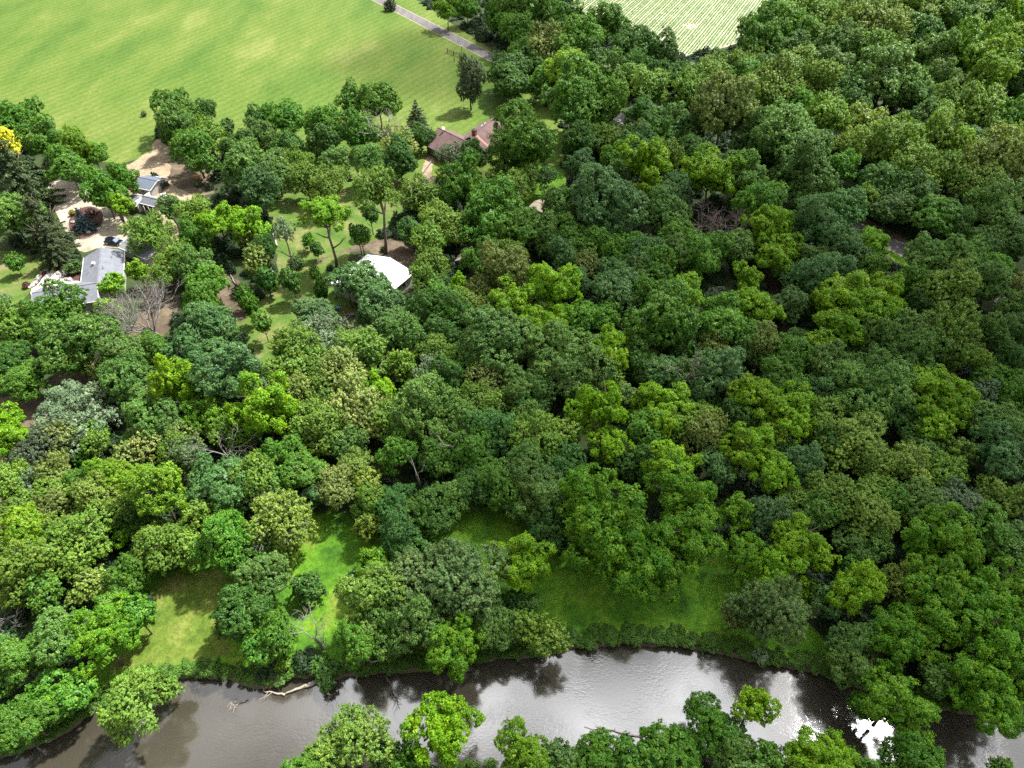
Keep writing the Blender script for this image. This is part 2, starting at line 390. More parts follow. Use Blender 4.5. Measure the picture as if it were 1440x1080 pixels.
sheet('river_lawn', LAWN, 0.004, M['lawn'], 0.8, 0.3, 3, 0)
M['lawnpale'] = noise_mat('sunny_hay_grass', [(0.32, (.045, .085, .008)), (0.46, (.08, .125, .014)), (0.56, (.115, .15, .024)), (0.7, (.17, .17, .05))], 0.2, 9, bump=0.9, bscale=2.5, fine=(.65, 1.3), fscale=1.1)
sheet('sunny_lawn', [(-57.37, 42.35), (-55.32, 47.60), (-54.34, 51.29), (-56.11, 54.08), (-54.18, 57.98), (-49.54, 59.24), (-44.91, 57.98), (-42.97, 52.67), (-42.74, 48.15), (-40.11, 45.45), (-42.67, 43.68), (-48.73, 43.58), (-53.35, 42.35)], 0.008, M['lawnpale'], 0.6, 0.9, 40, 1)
DIRT = [(-111.31, 215.46), (-106.71, 204.88), (-99.46, 196.74), (-91.29, 188.18), (-85.81, 180.90), (-84.55, 171.74), (-88.62, 166.67), (-88.76, 163.16), (-82.90, 151.57), (-79.48, 143.31), (-81.15, 138.10), (-84.11, 139.81), (-86.97, 150.00), (-89.03, 159.07), (-93.60, 162.12), (-100.88, 166.67), (-106.56, 177.01), (-112.16, 187.36), (-108.85, 191.55), (-106.86, 198.06), (-108.01, 204.88)]
sheet('dirt_track', DIRT, 0.012, M['dirt'], 0.8, 0.6, 4, 1)
BROWN = [(-99.46, 196.74), (-94.97, 193.26), (-85.10, 186.53), (-80.40, 173.97), (-84.16, 171.74), (-88.73, 173.97), (-93.43, 177.01), (-97.58, 185.71)]
sheet('packed_earth', BROWN, 0.016, M['browndirt'], 0.6, 0.9, 5, 1)
DRIVE = [(-129.60, 178.55), (-124.74, 180.90), (-112.67, 174.73), (-104.74, 167.38), (-101.23, 163.16), (-96.69, 155.10), (-93.10, 151.26), (-95.68, 146.91), (-101.17, 147.52), (-105.24, 144.80), (-108.89, 150.00), (-112.99, 154.45), (-119.09, 163.16)]
sheet('driveway', DRIVE, 0.020, M['drive'], 0.8, 0.25, 6, 1)
sheet('lower_track', [(-84.69, 133.92), (-78.31, 133.64), (-75.21, 127.27), (-73.26, 118.58), (-75.87, 108.33), (-80.61, 100.00), (-86.87, 90.48), (-90.35, 85.19), (-97.71, 81.82), (-105.37, 96.08), (-97.05, 96.08), (-92.39, 101.01), (-87.48, 106.19), (-83.97, 108.33), (-80.59, 115.05)], 0.012, M['browndirt'], 0.8, 0.8, 7, 1)
sheet('bare_slope', [(-73.85, 146.31), (-64.40, 134.74), (-58.79, 124.72), (-58.28, 119.78), (-61.45, 118.34), (-65.47, 124.72), (-71.12, 133.92), (-75.02, 143.90)], 0.012, M['browndirt'], 0.8, 0.8, 8, 1)
sheet('barn_yard', [(-31.80, 151.26), (-29.89, 157.73), (-27.99, 157.07), (-23.57, 152.53), (-21.49, 145.10), (-22.73, 138.10), (-25.93, 138.10), (-29.59, 143.31), (-32.93, 145.10), (-38.32, 146.31), (-44.39, 143.31), (-47.82, 139.81), (-47.60, 142.13), (-38.60, 148.14)], 0.016, M['browndirt'], 0.7, 0.5, 9, 1)
sheet('side_track', [(-101.20, 83.49), (-89.09, 80.51), (-85.05, 77.94), (-86.04, 74.83), (-85.33, 69.49), (-80.78, 60.00), (-80.03, 55.04), (-85.51, 55.04)], 0.012, M['dirt'], 0.8, 0.8, 10, 1)
sheet('bank_clearing', [(-83.13, 52.67), (-75.95, 51.29), (-74.09, 49.25), (-74.25, 47.06), (-79.48, 45.99)], 0.012, M['dirt'], 0.6, 0.5, 11, 1)
sheet('house_path', [(-25.89, 181.69), (-25.28, 190.70), (-24.34, 196.74), (-22.46, 194.12), (-23.03, 185.71), (-21.15, 177.01), (-22.31, 167.38), (-24.46, 170.27)], 0.012, M['dirt'], 0.6, 0.4, 12, 1)
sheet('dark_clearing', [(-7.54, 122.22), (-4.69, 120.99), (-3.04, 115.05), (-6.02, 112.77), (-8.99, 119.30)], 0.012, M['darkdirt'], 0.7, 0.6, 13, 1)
sheet('grassy_glade', [(0.00, 183.69), (11.27, 189.86), (15.93, 181.69), (13.29, 168.46), (6.51, 163.16), (1.54, 172.11)], 0.012, M['lawn'], 0.8, 0.6, 14, 1)
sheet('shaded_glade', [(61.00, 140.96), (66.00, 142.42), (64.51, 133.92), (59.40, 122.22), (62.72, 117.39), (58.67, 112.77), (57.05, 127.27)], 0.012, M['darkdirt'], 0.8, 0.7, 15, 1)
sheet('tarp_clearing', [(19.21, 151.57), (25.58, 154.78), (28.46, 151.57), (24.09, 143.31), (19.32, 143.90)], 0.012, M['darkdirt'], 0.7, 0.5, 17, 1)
sheet('house_lawn', [(-137.03, 148.45), (-123.66, 146.31), (-113.55, 143.31), (-103.46, 137.53), (-104.17, 133.10), (-110.62, 134.19), (-109.92, 127.27), (-113.64, 123.21), (-123.94, 124.72)], 0.006, M['yard'], 0.8, 0.4, 18, 1)
sheet('side_lawn', [(-92.13, 140.38), (-90.62, 142.72), (-85.53, 138.10), (-85.65, 134.74), (-88.64, 134.74)], 0.016, M['lawn'], 0.5, 0.2, 19, 1)
sheet('gravel_pad', [(-87.37, 140.38), (-86.10, 144.50), (-83.63, 140.38), (-83.19, 135.29), (-85.39, 135.85)], 0.020, M['browndirt'], 0.5, 0.3, 20, 1)
PATIO = [(-110.63, 130.41), (-109.35, 132.56), (-109.90, 135.85), (-108.29, 137.81), (-106.53, 137.25), (-103.59, 133.64), (-100.07, 133.92), (-98.93, 132.02), (-105.58, 130.41), (-104.63, 126.24), (-107.51, 126.24)]
sheet('patio', PATIO, 0.024, M['patio'], 0.6, 0.12, 21, 1)
sheet('patio_bed', [(-110.28, 129.36), (-110.03, 133.64), (-110.11, 138.10), (-108.52, 139.81), (-104.88, 139.23), (-101.06, 135.85), (-99.67, 133.37), (-102.94, 132.56), (-106.15, 136.41), (-107.91, 136.97), (-109.35, 135.02), (-108.81, 131.75), (-109.06, 128.83)], 0.018, M['mulch'], 0.5, 0.2, 22, 1)
sheet('verge', [(87.92, 164.55), (91.39, 161.10), (101.26, 146.91), (103.31, 139.52), (97.93, 134.74), (93.49, 140.38), (86.96, 148.45), (83.40, 156.41)], 0.008, M['browndirt'], 0.8, 0.4, 23, 1)
sheet('grass_verge', [(90.98, 154.78), (100.27, 144.50), (101.74, 139.81), (97.56, 135.85), (92.13, 140.38), (90.47, 148.45)], 0.010, M['lawn'], 0.8, 0.3, 24, 1)

# road: a strip with worn paler wheel tracks
RD = [(-150, 455), (-57.5, 335.0), (-6.2, 268.2), (92.7, 150.4), (128, 106), (150, 84)]
road = MB(); ed = MB()
def strip(mb, pts, half, z, off=0.0):
    V = []
    for i, p in enumerate(pts):
        a = Vector(pts[max(i-1, 0)]); b = Vector(pts[min(i+1, len(pts)-1)]); d = (b-a).normalized(); n = Vector((-d.y, d.x))
        q = Vector(p) + n*off
        V += [(*(q+n*half), z), (*(q-n*half), z)]
    mb.add(V, [(2*i+1, 2*i+3, 2*i+2, 2*i) for i in range(len(pts)-1)])
strip(road, RD, 2.45, 0.030)
tag(road.build('road', M['road']), kind='structure')
strip(ed, RD, 0.22, 0.026, 2.5); strip(ed, RD, 0.22, 0.026, -2.5)
tag(ed.build('road_shoulder', M['drive']), kind='structure')

# crop field with plant rows
CROP = [(26.52, 400.00), (24.60, 334.78), (27.87, 314.94), (45.25, 300.00), (55.54, 283.14), (59.37, 273.13), (64.28, 271.06), (74.43, 275.94), (87.03, 284.62), (98.71, 308.16), (113.45, 339.56), (137.89, 400.00)]
sheet('crop_field', CROP, 0.010, M['crop'], 1.5, 0.4, 30, 0)
cx, cyy = np.array(CROP).T
rdir = np.array([0.44, 0.90]); rdir /= np.linalg.norm(rdir); rn = np.array([rdir[1], -rdir[0]])
P = []
u0 = np.dot(np.stack([cx, cyy], 1), rn); v0 = np.dot(np.stack([cx, cyy], 1), rdir)
for u in np.arange(u0.min(), u0.max(), 1.15):
    v = np.arange(v0.min(), v0.max(), 0.36); v = v+rng.uniform(-.3, .3, len(v))+rng.random()
    u = u+.12*math.sin(u*1.7)
    P.append(np.stack([rn[0]*u+rdir[0]*v, rn[1]*u+rdir[1]*v], 1))
P = np.concatenate(P); P = P[in_poly(CROP, P[:, 0], P[:, 1]) & (dist_poly(CROP, P[:, 0], P[:, 1]) > 1.0)]
dens = np.array([noise.noise(Vector((x*.035, y*.035, 5)))+noise.noise(Vector((x*.12, y*.12, 9)))*.5 for x, y in P])
P = P[(dens > -0.75+0.35*rng.random(len(P)))]
P += rng.normal(0, .05, P.shape)
n = len(P)
A = rng.uniform(0, math.pi, n)
SZ_ = rng.uniform(.55, 1.15, n)
VV = []; 
for k in range(2):
    a = A + k*1.5
    dx_, dy_ = np.cos(a)*.48*SZ_, np.sin(a)*.48*SZ_
    h0 = np.full(n, .03); h1 = rng.uniform(.2, .45, n)
    VV.append(np.stack([np.stack([P[:, 0]-dx_, P[:, 1]-dy_, h1], 1), np.stack([P[:, 0]-dy_*.5, P[:, 1]+dx_*.5, h0+.12], 1),
                        np.stack([P[:, 0]+dx_, P[:, 1]+dy_, h1], 1), np.stack([P[:, 0]+dy_*.5, P[:, 1]-dx_*.5, h0+.12], 1)], 1))
VV = np.concatenate(VV)
me = mesh_from('crop_rows', VV.reshape(-1, 3), np.arange(len(VV)*4).reshape(-1, 4), M['leaf'], tint=rng.random(len(VV)))
o = link('crop_rows', me); o.color = (.055, .17, .03, 1)
tag(o, 'young green crop growing in long straight rows on pale soil', None, None, 'stuff')

# ------------------------------------------------------------------ tree builders
def unit(v): return v/np.maximum(np.linalg.norm(v, axis=-1, keepdims=True), 1e-9)

def leaf_quads(pos, nrm, size, r, aspect=0.62):
    n = len(pos)
    t1 = unit(np.cross(nrm, r.normal(size=(n, 3)))); t2 = np.cross(nrm, t1)
    a = t1*size[:, None]; b = t2*(size*aspect)[:, None]
    fold = nrm*(size*0.18)[:, None]
    return np.stack([pos-a, pos-b+fold, pos+a, pos+b+fold], 1)

def crown_mesh(name, seed, nl, lr, rc, ls, m, shell=0.68, spray=0.0, gap=0.0, inner=420, irregular=0.18, low=-0.5, flat=1.0):
    """a crown of unit radius: branch masses -> twig clumps -> leaves"""
    r = np.random.default_rng(seed)
    nm, ns = nl
    ga = math.pi*(3-math.sqrt(5))
    k = np.arange(nm)+.5
    z = 1-(1-low)*k/nm
    th = ga*k + r.uniform(0, 6.28)
    d = np.stack([np.cos(th)*np.sqrt(np.maximum(0, 1-z*z)), np.sin(th)*np.sqrt(np.maximum(0, 1-z*z)), z], 1)
    d = unit(d + r.normal(0, .22, d.shape))
    lob, lrad = [], []
    for i in range(nm):
        rad = shell*(1+r.uniform(-irregular, irregular)*1.5)
        c0 = d[i]*rad
        big = r.uniform(.8, 1.25)
        for j in range(ns):
            o_ = unit(r.normal(size=3)+d[i]*.5)*lr*big*r.uniform(.55, 1.15)*(0 if j == 0 else 1)
            lob.append(c0+o_); lrad.append(lr*big*(1.0 if j == 0 else r.uniform(.5, .85)))
    lob = np.array(lob); lrad = np.array(lrad)
    lob = np.concatenate([lob, r.normal(0, .15, (3, 3))+[0, 0, .05]]); lrad = np.concatenate([lrad, np.full(3, .36)])
    sk = 1+r.uniform(-.14, .14, 3); sh_ = r.uniform(-.14, .14, 2)
    lob = lob*sk; lob[:, 0] += lob[:, 2]*sh_[0]; lob[:, 1] += lob[:, 2]*sh_[1]
    cp, cn, cl = [], [], []
    for i in range(len(lob)):
        cnt = int(1.35*2*math.pi*lrad[i]**2/(rc*rc*2.0))
        q = unit(r.normal(size=(cnt*2, 3)))
        od = unit(lob[i]+np.array([0, 0, .25]))
        q = q[(q@od) > -.35][:cnt]
        p = lob[i]+q*(lrad[i]*np.where(r.random(len(q)) < .1, r.uniform(1.15, 1.5, len(q)), r.uniform(.76, 1.18, len(q))))[:, None]
        ok = np.ones(len(p), bool)
        for j in range(len(lob)):
            if j != i: ok &= np.linalg.norm(p-lob[j], axis=1) > lrad[j]*.86
        if gap: ok &= r.random(len(p)) > gap
        p, q = p[ok], q[ok]
        cp.append(p); cn.append(unit(q+od*.5)); cl.append(np.full(len(p), r.random()))
    cp, cn, cl = map(np.concatenate, (cp, cn, cl))
    nc = len(cp)
    crad = rc*r.uniform(.7, 1.35, nc)
    ctint = np.clip(.5+r.normal(0, .16, nc)+(cl-.5)*.35, 0, 1)
    L = []; Tn = []
    off = unit(r.normal(size=(nc, m, 3)))*(r.random((nc, m, 1))**.4)
    axis = unit(cn+np.array([0, 0, .35]))
    if spray:
        s = r.uniform(-.4, 1.0, (nc, m, 1))
        off = off*.62 + axis[:, None, :]*s*spray
    else:
        h = (off*cn[:, None, :]).sum(-1, keepdims=True)
        off = off - cn[:, None, :]*np.minimum(h, 0)*.6
    pos = cp[:, None, :]+off*crad[:, None, None]
    nr = unit(unit(off)*.75+cn[:, None, :]*.55+np.array([0, 0, .35])+r.normal(0, .55, (nc, m, 3)))
    pos, nr = pos.reshape(-1, 3), nr.reshape(-1, 3)
    sz = ls*r.uniform(.65, 1.3, len(pos))
    tint = np.clip(np.repeat(ctint, m)+r.normal(0, .10, len(pos)), 0, 1)
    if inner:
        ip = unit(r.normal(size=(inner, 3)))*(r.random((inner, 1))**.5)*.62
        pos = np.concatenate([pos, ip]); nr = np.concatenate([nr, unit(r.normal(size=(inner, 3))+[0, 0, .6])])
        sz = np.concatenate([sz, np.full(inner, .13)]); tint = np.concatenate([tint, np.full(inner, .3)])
    pos[:, 2] *= flat
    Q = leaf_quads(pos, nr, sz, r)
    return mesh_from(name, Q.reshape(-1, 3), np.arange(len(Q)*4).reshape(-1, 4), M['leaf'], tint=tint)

STY = {
 'pom':   dict(nl=(17, 4), lr=.20, rc=.098, ls=.031, m=46, shell=.76, gap=.22, irregular=.2),
 'round': dict(nl=(13, 4), lr=.285, rc=.074, ls=.027, m=30, shell=.66, gap=.28, irregular=.2),
 'spray': dict(nl=(12, 4), lr=.29, rc=.070, ls=.026, m=27, shell=.64, spray=1.35, gap=.30, irregular=.24),
 'airy':  dict(nl=(12, 4), lr=.22, rc=.072, ls=.028, m=18, shell=.70, spray=.9, gap=.38, inner=60, irregular=.25),
 'open':  dict(nl=(13, 4), lr=.22, rc=.085, ls=.034, m=24, shell=.70, gap=.34, inner=10, irregular=.25),
}
CROWN = {}
for s, n in (('pom', 8), ('round', 10), ('spray', 8), ('airy', 3), ('open', 2)):
    CROWN[s] = [crown_mesh('crown_'+s, 100+i*7+len(s), **STY[s]) for i in range(n)]
small = {'pom': dict(STY['pom'], nl=(9, 3), lr=.31, rc=.13, ls=.064, m=22, shell=.62), 'round': dict(STY['round'], nl=(9, 3), lr=.33, rc=.13, ls=.066, m=20, shell=.56),
         'spray': dict(STY['spray'], nl=(9, 3), lr=.31, rc=.125, ls=.060, m=20, shell=.58), 'airy': dict(STY['airy'], nl=(9, 3), lr=.28, rc=.13, ls=.055, m=16, shell=.64, inner=40),
         'open': dict(STY['open'], nl=(9, 3), lr=.28, rc=.12, ls=.055, m=18, shell=.64, inner=40)}
for s in small:
    CROWN[s+'_s'] = [crown_mesh('crown_small_'+s, 300+i*11+len(s), **small[s]) for i in range(4)]

def conifer_mesh(name, seed, wide=1.0, layers=17, droop=.22):
    """whorls of drooping boughs, each a ridge of needle sprays"""
    r = np.random.default_rng(seed); P = []; NN = []; SZ = []; T = []
    for i in range(layers):
        f = i/(layers-1); rad = (1-f)**.8*.5*wide+.02
        nb_ = max(4, int(9*(1-f)+4))
        for b in range(nb_):
            a = 6.283*(b+r.uniform(-.25, .25))/nb_+i*1.3; L = rad*r.uniform(.72, 1.2); tb = r.random(); z0 = f+r.uniform(-.02, .02)
            k = max(3, int(L*34))
            for s in np.linspace(.2, 1, k):
                c = np.array([math.cos(a)*L*s, math.sin(a)*L*s, z0-droop*L*s*s*.5+.03*s])
                wdt = (.075*(1.15-s)+.012)*wide*(.5+rad)
                for q in range(12):
                    side = r.normal(0, .6)
                    P.append(c+np.array([-math.sin(a)*side*wdt, math.cos(a)*side*wdt, -abs(side)*wdt*.55+r.normal(0, .004)]))
                    NN.append(np.array([math.cos(a)*.4+r.normal(0, .4), math.sin(a)*.4+r.normal(0, .4), .9])); SZ.append(.023*r.uniform(.6, 1.2)); T.append(np.clip(tb*.5+.5*s+r.normal(0, .1), 0, 1))
    Q = leaf_quads(np.array(P), unit(np.array(NN)), np.array(SZ), r, .5)
    return mesh_from(name, Q.reshape(-1, 3), np.arange(len(Q)*4).reshape(-1, 4), M['leaf'], tint=np.array(T))
CONI = [conifer_mesh('crown_conifer', 5+i, 1.0+.1*i) for i in range(3)]

def trunk_mesh(name, seed, mat, lean=.03, limbs=6):
    r = random.Random(seed); mb = MB()
    pts = [Vector((0, 0, -.02))]
    for i in range(1, 7): pts.append(Vector((pts[-1].x+r.gauss(0, lean)*.5, pts[-1].y+r.gauss(0, lean)*.5, i/6)))
    mb.tube(pts, [.026, .018, .016, .014, .011, .008, .003], 8)
    for k in range(limbs):
        i = r.randint(2, 5); p = pts[i]; a = 6.283*k/limbs+r.random(); L = r.uniform(.16, .30)
        e1 = p+Vector((math.cos(a)*L*.5, math.sin(a)*L*.5, L*.38)); e2 = p+Vector((math.cos(a)*L, math.sin(a)*L, L*r.uniform(.55, 1.0)))
        mb.tube([p, e1, e2], [.012, .009, .003], 5)
        for s in (-1, 1):
            q = e1+Vector((math.cos(a+s*.8)*L*.45, math.sin(a+s*.8)*L*.45, L*.4))
            mb.tube([e1, q], [.006, .002], 4)
    return mb.mesh(name, mat, True)
TRUNK = [trunk_mesh('trunk', i, M['bark']) for i in range(6)]
TRUNKP = [trunk_mesh('trunk_pale', 40+i, M['barkpale']) for i in range(2)]

CLS = {'L': ((0.13, 0.275, 0.006), 'pom'), 'L2': ((0.122, 0.225, 0.028), 'spray'), 'L3': ((0.132, 0.255, 0.012), 'round'), 'E': ((0.074, 0.195, 0.016), 'round'), 'E2': ((0.06, 0.172, 0.032), 'round'), 'G': ((0.07, 0.176, 0.016), 'round'), 'G2': ((0.086, 0.218, 0.008), 'pom'), 'D': ((0.05, 0.128, 0.018), 'round'), 'M': ((0.088, 0.184, 0.032), 'round'), 'B': ((0.072, 0.162, 0.043), 'round'), 'O': ((0.118, 0.218, 0.024), 'spray'), 'T': ((0.14, 0.195, 0.042), 'spray'), 'Y': ((0.2, 0.26, 0.062), 'spray'), 'Y2': ((0.155, 0.238, 0.036), 'spray'), 'S': ((0.165, 0.24, 0.12), 'airy'), 'S2': ((0.11, 0.17, 0.08), 'airy'), 'S3': ((0.09, 0.16, 0.064), 'spray'), 'S4': ((0.104, 0.182, 0.05), 'spray'), 'K': ((0.065, 0.1, 0.045), 'spray'), 'N': ((0.046, 0.078, 0.026), 'con'), 'F': ((0.68, 0.7, 0.06), 'round'), 'B2': ((0.066, 0.148, 0.04), 'open')}
def tree(kind, label, cat, group, x, y, h, rx, vz, cls, seed, lean=(0, 0)):
    col, sty = CLS[cls]
    r = random.Random(seed)
    t = thing(kind, label, cat, (x, y, 0), r.uniform(0, 6.283), group)
    if cls in 'N':
        cm = CONI[seed % 3]
        c = link('crown', cm, t, (0, 0, h*.06), None, (rx*2, rx*2, h*.96))
    else:
        if sty == 'round' and rx < 2.3 and seed % 3: sty = 'spray'
        key = sty if rx > 2.9 else sty+'_s'
        cm = CROWN[key][seed % len(CROWN[key])]
        c = link('crown', cm, t, (lean[0], lean[1], h-vz), (r.uniform(-.2, .2), r.uniform(-.2, .2), 0), (rx*r.uniform(.9, 1.12), rx*r.uniform(.9, 1.12), vz*r.uniform(.92, 1.12)))
    j = lambda s: 1+r.uniform(-s, s)
    v = j(.13)
    c.color = (col[0]*v*j(.06), col[1]*v*j(.04), col[2]*v*j(.10), 1)
    tm = (TRUNKP if cls[0] == 'S' else TRUNK)
    th = (h-vz*.45) if cls not in 'N' else h*.9
    link('trunk', tm[seed % len(tm)], t, None, None, (th*min(1, .55+rx/9), th*min(1, .55+rx/9), th))
    return t

